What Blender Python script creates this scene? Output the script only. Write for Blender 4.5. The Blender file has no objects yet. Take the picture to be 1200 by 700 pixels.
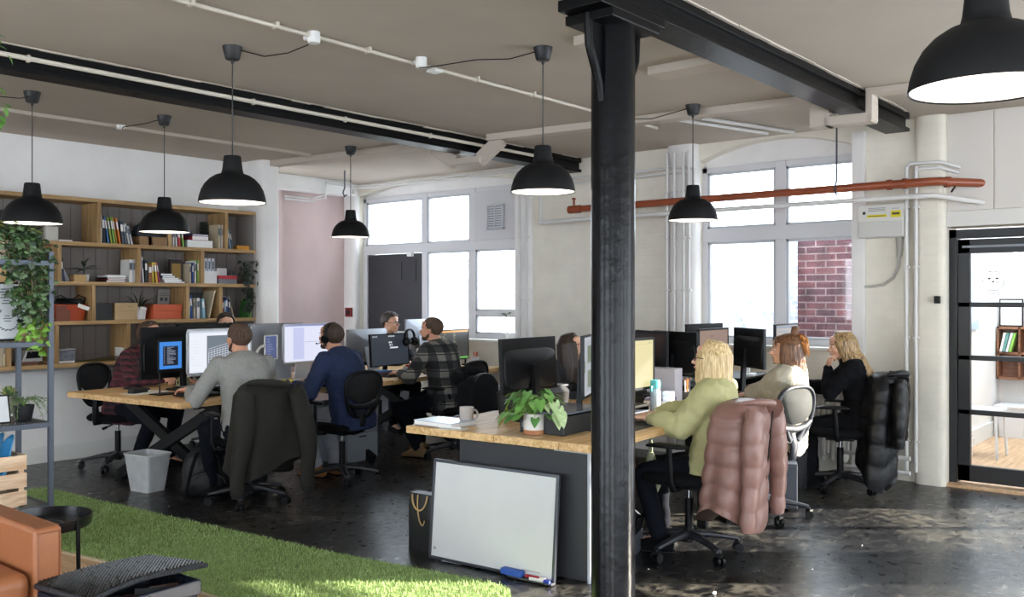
import bpy, bmesh, math, random
from math import sin, cos, pi, radians, sqrt, atan2
from mathutils import Vector, Matrix, Euler
SC = bpy.context.scene
COL = SC.collection
rnd = random.Random(7)
V = Vector

# ---------------------------------------------------------------- survey of the room
HEAD = radians(39.8); FOC = 1080.0; EYE = 1.52      # heading, focal length for a 1200 wide frame, eye height
FX, FY = cos(HEAD), sin(HEAD); RX, RY = sin(HEAD), -cos(HEAD)
def ray(u):
    s = (u-600)/FOC
    return FX+s*RX, FY+s*RY
def spot(u, v, z):
    D = (z-EYE)*FOC/(350.0-v); a = ray(u)
    return V((a[0]*D, a[1]*D, z))
def at_y(u, v, y):
    a = ray(u); D = y/a[1]
    return V((a[0]*D, y, EYE+(350-v)*D/FOC))
def at_x(u, v, x):
    a = ray(u); D = x/a[0]
    return V((x, a[1]*D, EYE+(350-v)*D/FOC))

# ---------------------------------------------------------------- materials
def lin(h):
    if isinstance(h, str):
        h = h.lstrip('#'); c = [int(h[i:i+2], 16)/255 for i in (0, 2, 4)]
    else: c = h
    return tuple(x/12.92 if x <= .04045 else ((x+.055)/1.055)**2.4 for x in c)+(1.0,)
MATS = {}
def mat(name, col, rough=.6, metal=0.0, var=0.0, vs=8.0, bump=0.0, bs=60.0, stretch=None, col2=None, emit=0.0, coat=0.0, spec=.5, detail=4.0):
    if name in MATS: return MATS[name]
    m = bpy.data.materials.new(name); m.use_nodes = True; MATS[name] = m
    nt = m.node_tree; b = nt.nodes['Principled BSDF']
    c = lin(col); b.inputs['Base Color'].default_value = c
    b.inputs['Roughness'].default_value = rough; b.inputs['Metallic'].default_value = metal
    b.inputs['Specular IOR Level'].default_value = spec
    if coat: b.inputs['Coat Weight'].default_value = coat
    if emit:
        b.inputs['Emission Color'].default_value = c; b.inputs['Emission Strength'].default_value = emit
    if var or bump or col2:
        tc = nt.nodes.new('ShaderNodeTexCoord'); mp = nt.nodes.new('ShaderNodeMapping')
        nt.links.new(tc.outputs['Object'], mp.inputs[0])
        if stretch: mp.inputs['Scale'].default_value = stretch
        if var or col2:
            n = nt.nodes.new('ShaderNodeTexNoise'); n.inputs['Scale'].default_value = vs; n.inputs['Detail'].default_value = detail
            nt.links.new(mp.outputs[0], n.inputs[0])
            r = nt.nodes.new('ShaderNodeMapRange'); r.inputs[1].default_value = .3; r.inputs[2].default_value = .7
            nt.links.new(n.outputs[0], r.inputs[0])
            mx = nt.nodes.new('ShaderNodeMix'); mx.data_type = 'RGBA'
            nt.links.new(r.outputs[0], mx.inputs[0])
            c2 = lin(col2) if col2 else tuple(min(1, x*(1+var)) for x in c[:3])+(1,)
            c1 = c if col2 else tuple(x*(1-var) for x in c[:3])+(1,)
            mx.inputs[6].default_value = c1; mx.inputs[7].default_value = c2
            nt.links.new(mx.outputs[2], b.inputs['Base Color'])
        if bump:
            n2 = nt.nodes.new('ShaderNodeTexNoise'); n2.inputs['Scale'].default_value = bs; n2.inputs['Detail'].default_value = 3
            nt.links.new(mp.outputs[0], n2.inputs[0])
            bp = nt.nodes.new('ShaderNodeBump'); bp.inputs['Strength'].default_value = bump; bp.inputs['Distance'].default_value = .01
            nt.links.new(n2.outputs[0], bp.inputs['Height']); nt.links.new(bp.outputs[0], b.inputs['Normal'])
    return m

def brickmat(name, c1, c2, mortar, scale=1.0, bump=.5, rough=.85, axis='YZ', soft=.012, var=.35, bw=.225, bh=.075):
    m = bpy.data.materials.new(name); m.use_nodes = True; nt = m.node_tree; b = nt.nodes['Principled BSDF']; L = nt.links.new
    tc = nt.nodes.new('ShaderNodeTexCoord'); sp = nt.nodes.new('ShaderNodeSeparateXYZ'); cb = nt.nodes.new('ShaderNodeCombineXYZ')
    L(tc.outputs['Object'], sp.inputs[0]); L(sp.outputs['XYZ'.index(axis[0])], cb.inputs[0]); L(sp.outputs['XYZ'.index(axis[1])], cb.inputs[1])
    br = nt.nodes.new('ShaderNodeTexBrick'); L(cb.outputs[0], br.inputs[0])
    br.inputs['Color1'].default_value = lin(c1); br.inputs['Color2'].default_value = lin(c2); br.inputs['Mortar'].default_value = lin(mortar)
    br.inputs['Scale'].default_value = scale; br.inputs['Brick Width'].default_value = bw; br.inputs['Row Height'].default_value = bh
    br.inputs['Mortar Size'].default_value = soft; br.inputs['Mortar Smooth'].default_value = .4
    n = nt.nodes.new('ShaderNodeTexNoise'); n.inputs['Scale'].default_value = 5; n.inputs['Detail'].default_value = 8
    L(tc.outputs['Object'], n.inputs[0])
    r = nt.nodes.new('ShaderNodeMapRange'); r.inputs[3].default_value = 1-var; r.inputs[4].default_value = 1+var*.4; r.inputs[1].default_value = .3; r.inputs[2].default_value = .7
    L(n.outputs[0], r.inputs[0])
    mx = nt.nodes.new('ShaderNodeMix'); mx.data_type = 'RGBA'; mx.blend_type = 'MULTIPLY'; mx.inputs[0].default_value = 1
    L(br.outputs[0], mx.inputs[6]); L(r.outputs[0], mx.inputs[7]); L(mx.outputs[2], b.inputs['Base Color'])
    b.inputs['Roughness'].default_value = rough
    n2 = nt.nodes.new('ShaderNodeTexNoise'); n2.inputs['Scale'].default_value = 40; L(tc.outputs['Object'], n2.inputs[0])
    ad = nt.nodes.new('ShaderNodeMath'); ad.operation = 'MULTIPLY_ADD'; L(br.outputs['Fac'], ad.inputs[0]); ad.inputs[1].default_value = -1; L(n2.outputs[0], ad.inputs[2])
    bp = nt.nodes.new('ShaderNodeBump'); bp.inputs['Strength'].default_value = bump; bp.inputs['Distance'].default_value = .01
    L(ad.outputs[0], bp.inputs['Height']); L(bp.outputs[0], b.inputs['Normal'])
    MATS[name] = m
    return m

def woodmat(name, dark, light, rough=.55, axis=0, scale=1.0, knots=True):
    m = bpy.data.materials.new(name); m.use_nodes = True; nt = m.node_tree; b = nt.nodes['Principled BSDF']; L = nt.links.new
    tc = nt.nodes.new('ShaderNodeTexCoord'); mp = nt.nodes.new('ShaderNodeMapping'); L(tc.outputs['Object'], mp.inputs[0])
    s = [14*scale]*3; s[axis] = 1.1*scale; mp.inputs['Scale'].default_value = s
    n = nt.nodes.new('ShaderNodeTexNoise'); n.inputs['Scale'].default_value = 2.2; n.inputs['Detail'].default_value = 6; n.inputs['Distortion'].default_value = 1.2
    L(mp.outputs[0], n.inputs[0])
    cr = nt.nodes.new('ShaderNodeValToRGB'); cr.color_ramp.elements[0].position = .33; cr.color_ramp.elements[1].position = .62
    cr.color_ramp.elements[0].color = lin(dark); cr.color_ramp.elements[1].color = lin(light); L(n.outputs[0], cr.inputs[0])
    L(cr.outputs[0], b.inputs['Base Color']); b.inputs['Roughness'].default_value = rough
    bp = nt.nodes.new('ShaderNodeBump'); bp.inputs['Strength'].default_value = .15; bp.inputs['Distance'].default_value = .005
    L(n.outputs[0], bp.inputs['Height']); L(bp.outputs[0], b.inputs['Normal'])
    MATS[name] = m
    return m

def glassmat(name, tint=(.97, .99, 1), refl=1.0):
    m = bpy.data.materials.new(name); m.use_nodes = True; nt = m.node_tree; nt.nodes.clear(); L = nt.links.new
    o = nt.nodes.new('ShaderNodeOutputMaterial'); t = nt.nodes.new('ShaderNodeBsdfTransparent'); g = nt.nodes.new('ShaderNodeBsdfGlossy')
    t.inputs[0].default_value = tuple(tint)+(1,); g.inputs['Roughness'].default_value = .03
    lw = nt.nodes.new('ShaderNodeLayerWeight'); pw = nt.nodes.new('ShaderNodeMath'); pw.operation = 'POWER'; pw.inputs[1].default_value = 5
    L(lw.outputs['Facing'], pw.inputs[0]); f = nt.nodes.new('ShaderNodeMath'); f.operation = 'MULTIPLY_ADD'; f.inputs[1].default_value = .8; f.inputs[2].default_value = .03
    L(pw.outputs[0], f.inputs[0])
    mx = nt.nodes.new('ShaderNodeMixShader'); L(f.outputs[0], mx.inputs[0]); L(t.outputs[0], mx.inputs[1]); L(g.outputs[0], mx.inputs[2]); L(mx.outputs[0], o.inputs[0])
    MATS[name] = m
    return m

# ---------------------------------------------------------------- mesh builder
class MB:
    def __init__(s): s.v = []; s.f = []; s.m = []; s.M = Matrix.Identity(4)
    def add(s, vs, fs, mi=0):
        o = len(s.v)
        s.v += [s.M @ V(p) for p in vs]
        s.f += [tuple(i+o for i in f) for f in fs]; s.m += [mi]*len(fs)
        return s
    def box(s, x0, x1, y0, y1, z0, z1, mi=0):
        return s.add([(x, y, z) for z in (z0, z1) for y in (y0, y1) for x in (x0, x1)],
                     [(0, 2, 3, 1), (4, 5, 7, 6), (0, 1, 5, 4), (2, 6, 7, 3), (0, 4, 6, 2), (1, 3, 7, 5)], mi)
    def ob(s, c, size, rot=(0, 0, 0), mi=0):
        keep = s.M; s.M = s.M @ Matrix.Translation(V(c)) @ Euler(rot).to_matrix().to_4x4()
        a, b, d = size[0]/2, size[1]/2, size[2]/2; s.box(-a, a, -b, b, -d, d, mi); s.M = keep
        return s
    def bar(s, p0, p1, w, h, mi=0, up=(0, 0, 1)):
        p0, p1 = V(p0), V(p1); d = (p1-p0).normalized(); sd = d.cross(V(up))
        if sd.length < 1e-4: sd = V((1, 0, 0))
        sd.normalize(); u = sd.cross(d).normalized(); vs = []
        for p in (p0, p1):
            for a, b in ((-1, -1), (1, -1), (1, 1), (-1, 1)): vs.append(p+sd*(a*w/2)+u*(b*h/2))
        return s.add(vs, [(0, 3, 2, 1), (4, 5, 6, 7), (0, 1, 5, 4), (1, 2, 6, 5), (2, 3, 7, 6), (3, 0, 4, 7)], mi)
    def tube(s, pts, r, n=10, mi=0, closed=False, flat=1.0, up=None, caps=True):
        pts = [V(p) for p in pts]; k = len(pts)
        rs = list(r) if isinstance(r, (list, tuple)) else [r]*k
        fl = list(flat) if isinstance(flat, (list, tuple)) else [flat]*k
        T = []
        for i in range(k):
            if closed: d = pts[(i+1) % k]-pts[i-1]
            else: d = pts[min(i+1, k-1)]-pts[max(i-1, 0)]
            T.append(d.normalized() if d.length > 1e-9 else V((0, 0, 1)))
        if up is not None: a = V(up)
        else: a = V((0, 0, 1)) if abs(T[0].z) < .9 else V((1, 0, 0))
        vs = []; prev = a
        for i in range(k):
            a = (V(up) if up is not None else prev); a = a-T[i]*a.dot(T[i])
            if a.length < 1e-5: a = T[i].orthogonal()
            a.normalize(); b = T[i].cross(a); prev = a
            for j in range(n):
                t = 2*pi*j/n
                vs.append(pts[i]+a*(cos(t)*rs[i]*fl[i])+b*(sin(t)*rs[i]))
        fs = []
        for i in range(k if closed else k-1):
            i2 = (i+1) % k
            for j in range(n):
                j2 = (j+1) % n; fs.append((i*n+j, i2*n+j, i2*n+j2, i*n+j2)[::-1])
        if not closed and caps:
            fs.append(tuple(range(n))[::-1][::-1]); fs.append(tuple((k-1)*n+j for j in range(n))[::-1])
        return s.add(vs, fs, mi)
    def cyl(s, p0, p1, r0, r1=None, n=16, mi=0): return s.tube([p0, p1], [r0, r0 if r1 is None else r1], n, mi)
    def lathe(s, prof, c=(0, 0, 0), n=28, mi=0, sx=1, sy=1, close=True):
        c = V(c); vs = []; k = len(prof)
        for r, z in prof:
            for j in range(n):
                t = 2*pi*j/n; vs.append(c+V((cos(t)*r*sx, sin(t)*r*sy, z)))
        fs = [(i*n+j, i*n+(j+1) % n, (i+1)*n+(j+1) % n, (i+1)*n+j) for i in range(k-1) for j in range(n)]
        if close:
            fs.append(tuple(range(n))[::-1]); fs.append(tuple((k-1)*n+j for j in range(n)))
        return s.add(vs, fs, mi)
    def ell(s, c, r, rot=None, n=16, k=10, mi=0):
        R = rot if rot is not None else Matrix.Identity(3)
        if not hasattr(r, '__len__'): r = (r, r, r)
        c = V(c); vs = [c+R @ V((0, 0, -r[2]))]
        for i in range(1, k):
            p = -pi/2+pi*i/k
            for j in range(n):
                t = 2*pi*j/n; vs.append(c+R @ V((r[0]*cos(p)*cos(t), r[1]*cos(p)*sin(t), r[2]*sin(p))))
        vs.append(c+R @ V((0, 0, r[2]))); e = len(vs)-1
        fs = [(0, 1+(j+1) % n, 1+j) for j in range(n)]
        for i in range(k-2):
            for j in range(n):
                a = 1+i*n; fs.append((a+j, a+(j+1) % n, a+n+(j+1) % n, a+n+j))
        a = 1+(k-2)*n; fs += [(a+j, a+(j+1) % n, e) for j in range(n)]
        return s.add(vs, fs, mi)
    def cap(s, p0, r0, p1, r1, n=14, mi=0):
        """a tapered limb with round ends"""
        p0, p1 = V(p0), V(p1); d = p1-p0; L = d.length
        if L < 1e-6: return s.ell(p0, r0, None, n, 8, mi)
        d.normalize(); pts = []; rs = []
        for a in (-80, -55, -30, 0): pts.append(p0+d*(r0*sin(radians(a)))); rs.append(r0*cos(radians(a)))
        for a in (0, 30, 55, 80): pts.append(p1+d*(r1*sin(radians(a)))); rs.append(r1*cos(radians(a)))
        a = d.orthogonal().normalized()
        return s.tube(pts, rs, n, mi, up=a)
    def rings(s, rs, n=24, mi=0, pw=2.0, caps=True):
        """rs: (centre, axis a, axis b, ra, rb)"""
        vs = []; k = len(rs)
        for c, a, b, ra, rb in rs:
            c, a, b = V(c), V(a), V(b)
            for j in range(n):
                t = 2*pi*j/n; x, y = cos(t), sin(t)
                x = math.copysign(abs(x)**(2/pw), x); y = math.copysign(abs(y)**(2/pw), y)
                vs.append(c+a*(x*ra)+b*(y*rb))
        fs = [(i*n+j, i*n+(j+1) % n, (i+1)*n+(j+1) % n, (i+1)*n+j) for i in range(k-1) for j in range(n)]
        if caps:
            fs.append(tuple(range(n))[::-1]); fs.append(tuple((k-1)*n+j for j in range(n)))
        return s.add(vs, fs, mi)
    def grid(s, fn, nu, nv, mi=0):
        vs = [fn(i/nu, j/nv) for j in range(nv+1) for i in range(nu+1)]
        fs = [(j*(nu+1)+i, j*(nu+1)+i+1, (j+1)*(nu+1)+i+1, (j+1)*(nu+1)+i) for j in range(nv) for i in range(nu)]
        return s.add(vs, fs, mi)
    def prism(s, poly, a, b, axis='z', mi=0):
        """polygon extruded from a to b along an axis"""
        def P(p, t): return {'z': (p[0], p[1], t), 'y': (p[0], t, p[1]), 'x': (t, p[0], p[1])}[axis]
        n = len(poly); vs = [P(p, a) for p in poly]+[P(p, b) for p in poly]
        fs = [tuple(range(n)), tuple(range(n, 2*n))[::-1]]+[(i, i+n, (i+1) % n+n, (i+1) % n) for i in range(n)]
        return s.add(vs, fs, mi)
    def quad(s, a, b, c, d, mi=0): return s.add([a, b, c, d], [(0, 1, 2, 3)], mi)

def link(o, parent=None):
    COL.objects.link(o)
    if parent is not None: o.parent = parent
    return o
def part(name, mb, mats, parent=None, smooth=40, bevel=0.0, label=None, fix=True, bseg=2, solid=0.0, sub=0):
    me = bpy.data.meshes.new(name); me.from_pydata(mb.v, [], mb.f)
    for m in (mats if isinstance(mats, (list, tuple)) else [mats]): me.materials.append(m)
    me.polygons.foreach_set('material_index', mb.m)
    if fix:
        bm = bmesh.new(); bm.from_mesh(me); bmesh.ops.recalc_face_normals(bm, faces=bm.faces); bm.to_mesh(me); bm.free()
    if smooth:
        me.shade_smooth()
        if smooth < 180: me.set_sharp_from_angle(angle=radians(smooth))
    o = bpy.data.objects.new(name, me); link(o, parent)
    if solid:
        d = o.modifiers.new('Solid', 'SOLIDIFY'); d.thickness = solid; d.offset = 0
    if bevel:
        b = o.modifiers.new('Bevel', 'BEVEL'); b.width = bevel; b.segments = bseg; b.limit_method = 'ANGLE'; b.angle_limit = radians(40); b.harden_normals = False
    if sub:
        b = o.modifiers.new('Sub', 'SUBSURF'); b.levels = sub; b.render_levels = sub
    if label: o['label'] = label
    return o
def tag(o, label, cat, group=None, kind=None):
    o['label'] = label; o['category'] = cat
    if group: o['group'] = group
    if kind: o['kind'] = kind
    return o
def thing(name, label, cat, loc=(0, 0, 0), rz=0.0, group=None):
    o = bpy.data.objects.new(name, None); o.empty_display_size = .05; link(o)
    o.location = loc; o.rotation_euler = (0, 0, rz)
    return tag(o, label, cat, group)
def solo(name, mb, mats, label, cat, loc=(0, 0, 0), rz=0.0, group=None, **k):
    o = part(name, mb, mats, None, **k); o.location = loc; o.rotation_euler = (0, 0, rz)
    return tag(o, label, cat, group)
def struct(name, mb, mats, **k):
    o = part(name, mb, mats, None, **k); o['kind'] = 'structure'
    return o
def copy_tree(o, parent=None):
    c = o.copy(); COL.objects.link(c); c.parent = parent
    for ch in [x for x in o.children]: copy_tree(ch, c)
    return c
def dup(o, loc, rz, label=None, group=None):
    c = copy_tree(o); c.location = loc; c.rotation_euler = (0, 0, rz)
    if label: c['label'] = label
    if group: c['group'] = group
    return c
def remesh(o, vox, smooth=4, disp=0.0, dscale=.12, seed=0):
    """fuse overlapping volumes into one continuous skin"""
    r = o.modifiers.new('R', 'REMESH'); r.mode = 'VOXEL'; r.voxel_size = vox; r.use_smooth_shade = True
    if smooth:
        s = o.modifiers.new('S', 'SMOOTH'); s.factor = .5; s.iterations = smooth
    if disp:
        t = bpy.data.textures.new('fold', 'CLOUDS'); t.noise_scale = dscale; t.noise_depth = 2
        d = o.modifiers.new('D', 'DISPLACE'); d.texture = t; d.strength = disp; d.mid_level = .5; d.texture_coords = 'LOCAL'
    dg = bpy.context.evaluated_depsgraph_get(); dg.update()
    me = bpy.data.meshes.new_from_object(o.evaluated_get(dg)); old = o.data
    o.modifiers.clear(); o.data = me
    me.shade_smooth()
    return o
def bez(p0, p1, p2, p3, n=12):
    p0, p1, p2, p3 = map(V, (p0, p1, p2, p3)); out = []
    for i in range(n+1):
        t = i/n; a = 1-t; out.append(p0*a**3+p1*(3*a*a*t)+p2*(3*a*t*t)+p3*t**3)
    return out

# shared materials
mat('black_satin', '#141518', .42, var=.15, vs=20, bump=.1, bs=90)
mat('black_plastic', '#0c0d0f', .45, spec=.22)
mat('dark_plastic', '#16181b', .4, spec=.3)
mat('charcoal_metal', '#3c424c', .42, metal=.35)
mat('black_metal', '#111215', .38, metal=.4)
mat('chrome', '#b9bcc2', .22, metal=1)
mat('aluminium', '#a7abb2', .32, metal=.75)
mat('white_plastic', '#dcdcda', .4)
mat('grey_plastic', '#7e828a', .5)
mat('paper', '#e4e3df', .75)
mat('black_fabric', '#0d0e11', .95, bump=.3, bs=300, spec=.15)
mat('screen_off', '#101216', .18)
woodmat('pine', '#b08a58', '#d6b483', .6)
woodmat('pine_z', '#b08a58', '#cfab78', .6, axis=2)
woodmat('bench_wood', '#b58d55', '#ddb987', .5)
woodmat('crate_wood', '#c9a27c', '#ecd2b4', .55)
woodmat('floor_wood', '#ad8a66', '#cfae8a', .45)
glassmat('window_glass')
mat('clay', '#b9805a', .8)
mat('soil', '#2a211a', .95, var=.3, vs=60)
# ================================================================ THE ROOM
H = 3.01
def floor_material():
    m = bpy.data.materials.new('worn_black_floor'); m.use_nodes = True; nt = m.node_tree; b = nt.nodes['Principled BSDF']; L = nt.links.new
    tc = nt.nodes.new('ShaderNodeTexCoord')
    def noise(scale, det, dist=0, st=None, rz=0):
        mp = nt.nodes.new('ShaderNodeMapping'); L(tc.outputs['Object'], mp.inputs[0])
        if st: mp.inputs['Scale'].default_value = st
        mp.inputs['Rotation'].default_value = (0, 0, rz)
        n = nt.nodes.new('ShaderNodeTexNoise'); n.inputs['Scale'].default_value = scale; n.inputs['Detail'].default_value = det; n.inputs['Distortion'].default_value = dist
        L(mp.outputs[0], n.inputs[0]); return n.outputs[0]
    def rng(x, a, b_, c=0, d=1):
        r = nt.nodes.new('ShaderNodeMapRange'); r.inputs[1].default_value = a; r.inputs[2].default_value = b_; r.inputs[3].default_value = c; r.inputs[4].default_value = d; L(x, r.inputs[0]); return r.outputs[0]
    big = rng(noise(.85, 5, .6), .47, .66); fine = rng(noise(9, 9, 1.2), .42, .66); scr = rng(noise(3.2, 12, 2.5, (1, 4, 1), .5), .55, .68)
    def mix(f, a, c, ac=None):
        x = nt.nodes.new('ShaderNodeMix'); x.data_type = 'RGBA'
        if isinstance(f, float): x.inputs[0].default_value = f
        else: L(f, x.inputs[0])
        for i, q in ((6, a), (7, c)):
            if isinstance(q, tuple): x.inputs[i].default_value = q
            else: L(q, x.inputs[i])
        return x.outputs[2]
    mul = nt.nodes.new('ShaderNodeMath'); mul.operation = 'MULTIPLY'; L(big, mul.inputs[0]); L(fine, mul.inputs[1])
    c = mix(fine, lin('#0f1013'), lin('#202124'))
    c = mix(mul.outputs[0], c, lin('#625f56'))
    m2 = nt.nodes.new('ShaderNodeMath'); m2.operation = 'MULTIPLY'; L(scr, m2.inputs[0]); m2.inputs[1].default_value = .45
    c = mix(m2.outputs[0], c, lin('#55544f'))
    L(c, b.inputs['Base Color'])
    L(rng(noise(14, 6, .3), .3, .7, .24, .40), b.inputs['Roughness'])
    bp = nt.nodes.new('ShaderNodeBump'); bp.inputs['Strength'].default_value = .12; bp.inputs['Distance'].default_value = .01
    L(noise(5, 5, 1.0, (1, 2.2, 1), .6), bp.inputs['Height']); L(bp.outputs[0], b.inputs['Normal'])
    return m
m = MB().box(-3.5, 8.0, -4, 9.5, -.1, 0)
struct('floor', m, floor_material(), smooth=0)
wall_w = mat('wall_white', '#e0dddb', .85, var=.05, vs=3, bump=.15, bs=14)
wall_p = mat('wall_pinkish', '#c2aca9', .85, var=.06, vs=2.5, bump=.15, bs=20)
wall_b = brickmat('painted_brick', '#e0dacd', '#ddd7ca', '#ddd7ca', bump=.14, axis='YZ', soft=.006, var=.07)
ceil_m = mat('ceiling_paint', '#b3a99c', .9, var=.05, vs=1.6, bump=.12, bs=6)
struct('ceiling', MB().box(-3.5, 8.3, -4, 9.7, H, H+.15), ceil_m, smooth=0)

# ---- left wall, then the step back into the far corner
m = MB().box(-3.5, 5.9, 8.8, 9.0, 0, H); struct('wall_left', m, wall_w, smooth=0)
m = MB().box(-3.5, 5.86, 8.775, 8.8, 0, .135).box(-3.5, 5.86, 8.785, 8.8, .135, .15)
struct('baseboard_left', m, mat('skirting_white', '#d6d5d2', .5), smooth=0)
m = MB(); m.rings([((5.98, 8.62, z), (1, 0, 0), (0, 1, 0), .125, .26) for z in (0, H)], n=32, pw=6)
struct('wall_left_pilaster', m, wall_w)
m = MB().box(5.9, 8.3, 9.5, 9.7, 0, H).box(5.9, 6.9, 9.42, 9.5, 0, H)
struct('wall_left_recess', m, wall_p, smooth=0)
m = MB().box(5.9, 7.75, 9.12, 9.34, 2.84, H); m.box(5.9, 7.8, 9.10, 9.12, 2.83, 2.86)
struct('ceiling_boxing', m, wall_w, smooth=0, bevel=.006)

# ---- window wall
XB = 8.0
def arch_fill(m, y0, y1, zs, crown, n=18):
    """wall between an arch soffit and the ceiling"""
    for i in range(n):
        a, b = y0+(y1-y0)*i/n, y0+(y1-y0)*(i+1)/n
        za = zs+(crown-zs)*(1-((2*(a-y0)/(y1-y0)-1))**2); zb = zs+(crown-zs)*(1-((2*(b-y0)/(y1-y0)-1))**2)
        m.add([(XB, a, za), (XB, b, zb), (XB, b, H), (XB, a, H), (XB+.3, a, za), (XB+.3, b, zb), (XB+.3, b, H), (XB+.3, a, H)],
              [(0, 1, 2, 3)[::-1], (4, 5, 6, 7), (0, 1, 5, 4)] + ([(0, 4, 7, 3)] if i == 0 else []) + ([(1, 2, 6, 5)] if i == n-1 else []))
W1 = (6.55, 9.30); W2 = (2.80, 4.33)
m = MB(); T = XB+.3
m.box(XB, T, 9.30, 9.5, 0, H)
m.box(XB, T, 6.55, 8.2, 0, 1.02)
m.box(XB, T, 4.33, 6.55, 0, H)
m.box(XB, T, 2.80, 4.33, 0, 1.06)
m.box(XB, T, 2.08, 2.80, 0, H)
m.box(XB, T, .95, 2.08, 2.10, H)
m.box(XB, T, .80, .95, 0, H)
m.box(XB, T, .10, .80, 2.28, H).box(XB, T, -1.32, .10, 2.78, H).box(XB, T, -1.32, .80, 0, .12)  # unseen opening, its head stepped to keep sun off the far bench
m.box(XB, T, -1.95, -1.32, 0, H)
m.box(XB, T, -4, -1.95, 2.92, H).box(XB, T, -4, -1.95, 0, .12)
arch_fill(m, 6.55, 9.30, 2.86, 2.99); arch_fill(m, 2.80, 4.33, 2.84, 2.99)
struct('wall_back', m, wall_b, smooth=0)
# plaster infill above each window head
m = MB().box(8.14, 8.25, 6.55, 9.30, 2.83, H-.005); struct('wall_back_infill_far', m, wall_w, smooth=0)
m = MB().box(8.14, 8.25, 2.80, 4.33, 2.79, H-.005); struct('wall_back_infill_near', m, wall_w, smooth=0)
# rounded brick pier edges
m = MB()
m.rings([((7.99, 2.19, z), (1, 0, 0), (0, 1, 0), .07, .12) for z in (0, H)], n=24, pw=3.2)
struct('wall_back_pier_door', m, wall_b)
m = MB(); m.rings([((7.99, 4.47, z), (1, 0, 0), (0, 1, 0), .10, .16) for z in (0, H)], n=24, pw=3.0)
struct('wall_back_pier_middle', m, wall_w)
m = MB(); m.rings([((7.99, 6.48, z), (1, 0, 0), (0, 1, 0), .05, .12) for z in (0, H)], n=24, pw=3.0)
m.rings([((7.99, 9.42, z), (1, 0, 0), (0, 1, 0), .06, .13) for z in (0, H)], n=24, pw=3.0)
struct('wall_back_pier_far', m, wall_w)
m = MB().box(7.955, 8.0, 2.72, 2.83, 0, 2.95); struct('trim_1', m, wall_w, smooth=0, bevel=.006)
m = MB().box(7.975, 8.0, .80, 2.07, 2.10, 2.22); struct('trim_2', m, mat('trim_white', '#d3d0cb', .5), smooth=0)
m = MB()
for a, b in ((.8, 1.38), (1.385, 1.72), (1.725, 2.07)): m.box(7.985, 8.0, a+.003, b-.003, 2.225, 3.0)
struct('wall_back_panelling', m, mat('panel_white', '#d2ccc6', .6), smooth=0)
m = MB().box(7.90, 8.14, 6.56, 8.19, 1.02, 1.05); struct('trim_3', m, MATS['trim_white'], smooth=0, bevel=.004)
m = MB().box(7.92, 8.14, 2.81, 4.32, 1.06, 1.09); struct('trim_4', m, MATS['trim_white'], smooth=0, bevel=.004)
m = MB().box(7.985, 8.0, 4.6, 6.4, 0, .12); struct('baseboard_back', m, MATS['skirting_white'], smooth=0)

# ---- window frames and glass
fr = mat('frame_white', '#c9c8cb', .45)
WX0, WX1 = 8.10, 8.17
def win(name, y0, y1, z0, z1, vbars, hbars, gl, blank=None, w=.055):
    m = MB()
    m.box(WX0, WX1, y0, y0+w, z0, z1).box(WX0, WX1, y1-w, y1, z0, z1).box(WX0, WX1, y0, y1, z0, z0+w).box(WX0, WX1, y0, y1, z1-w, z1)
    for y, a, b, ww in vbars: m.box(WX0-.005, WX1, y-ww/2, y+ww/2, a, b)
    for z, a, b, ww in hbars: m.box(WX0-.008, WX1, a, b, z-ww/2, z+ww/2)
    f = struct(name, m, fr, smooth=0, bevel=.004)
    for a, b, c, d in gl:
        g = part('glass', MB().box(8.125, 8.131, a, b, c, d), MATS['window_glass'], f, smooth=0)
        m = MB()   # each light has its own thin casement
        for p in ((a, a+.022, c, d), (b-.022, b, c, d), (a, b, c, c+.022), (a, b, d-.022, d)): m.box(8.108, 8.15, *p)
        part('casement', m, mat('casement_grey', '#b6b8be', .45), f, smooth=0)
    return f
win('window_1', 6.55, 9.30, 1.05, 2.83, [(8.16, 1.05, 2.83, .09), (7.36, 1.05, 2.83, .10)], [(2.15, 6.55, 9.30, .11), (1.35, 6.6, 7.31, .05)],
    [(8.205, 9.24, 2.205, 2.775), (7.41, 8.115, 2.205, 2.775), (7.41, 8.115, 1.105, 2.095), (6.605, 7.31, 1.375, 2.095), (6.605, 7.31, 1.105, 1.325)])
win('window_2', 2.80, 4.33, 1.09, 2.79, [(3.53, 1.09, 2.79, .10)], [(2.13, 2.80, 4.33, .13)],
    [(3.58, 4.275, 2.195, 2.735), (2.855, 3.48, 2.195, 2.735), (3.58, 4.275, 1.145, 2.065), (2.855, 3.48, 1.145, 2.065)])
for k, (a, b) in enumerate(((-1.32, .80), (-4, -1.95))):
    m = MB()
    for y in (a+.03, (a+b)/2, b-.03): m.box(8.12, 8.18, y-.03, y+.03, .12, 2.75)
    for z in (.15, 2.2, 2.76): m.box(8.12, 8.18, a, b, z-.03, z+.03)
    struct('window_%d' % (k+3), m, fr, smooth=0)
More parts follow.
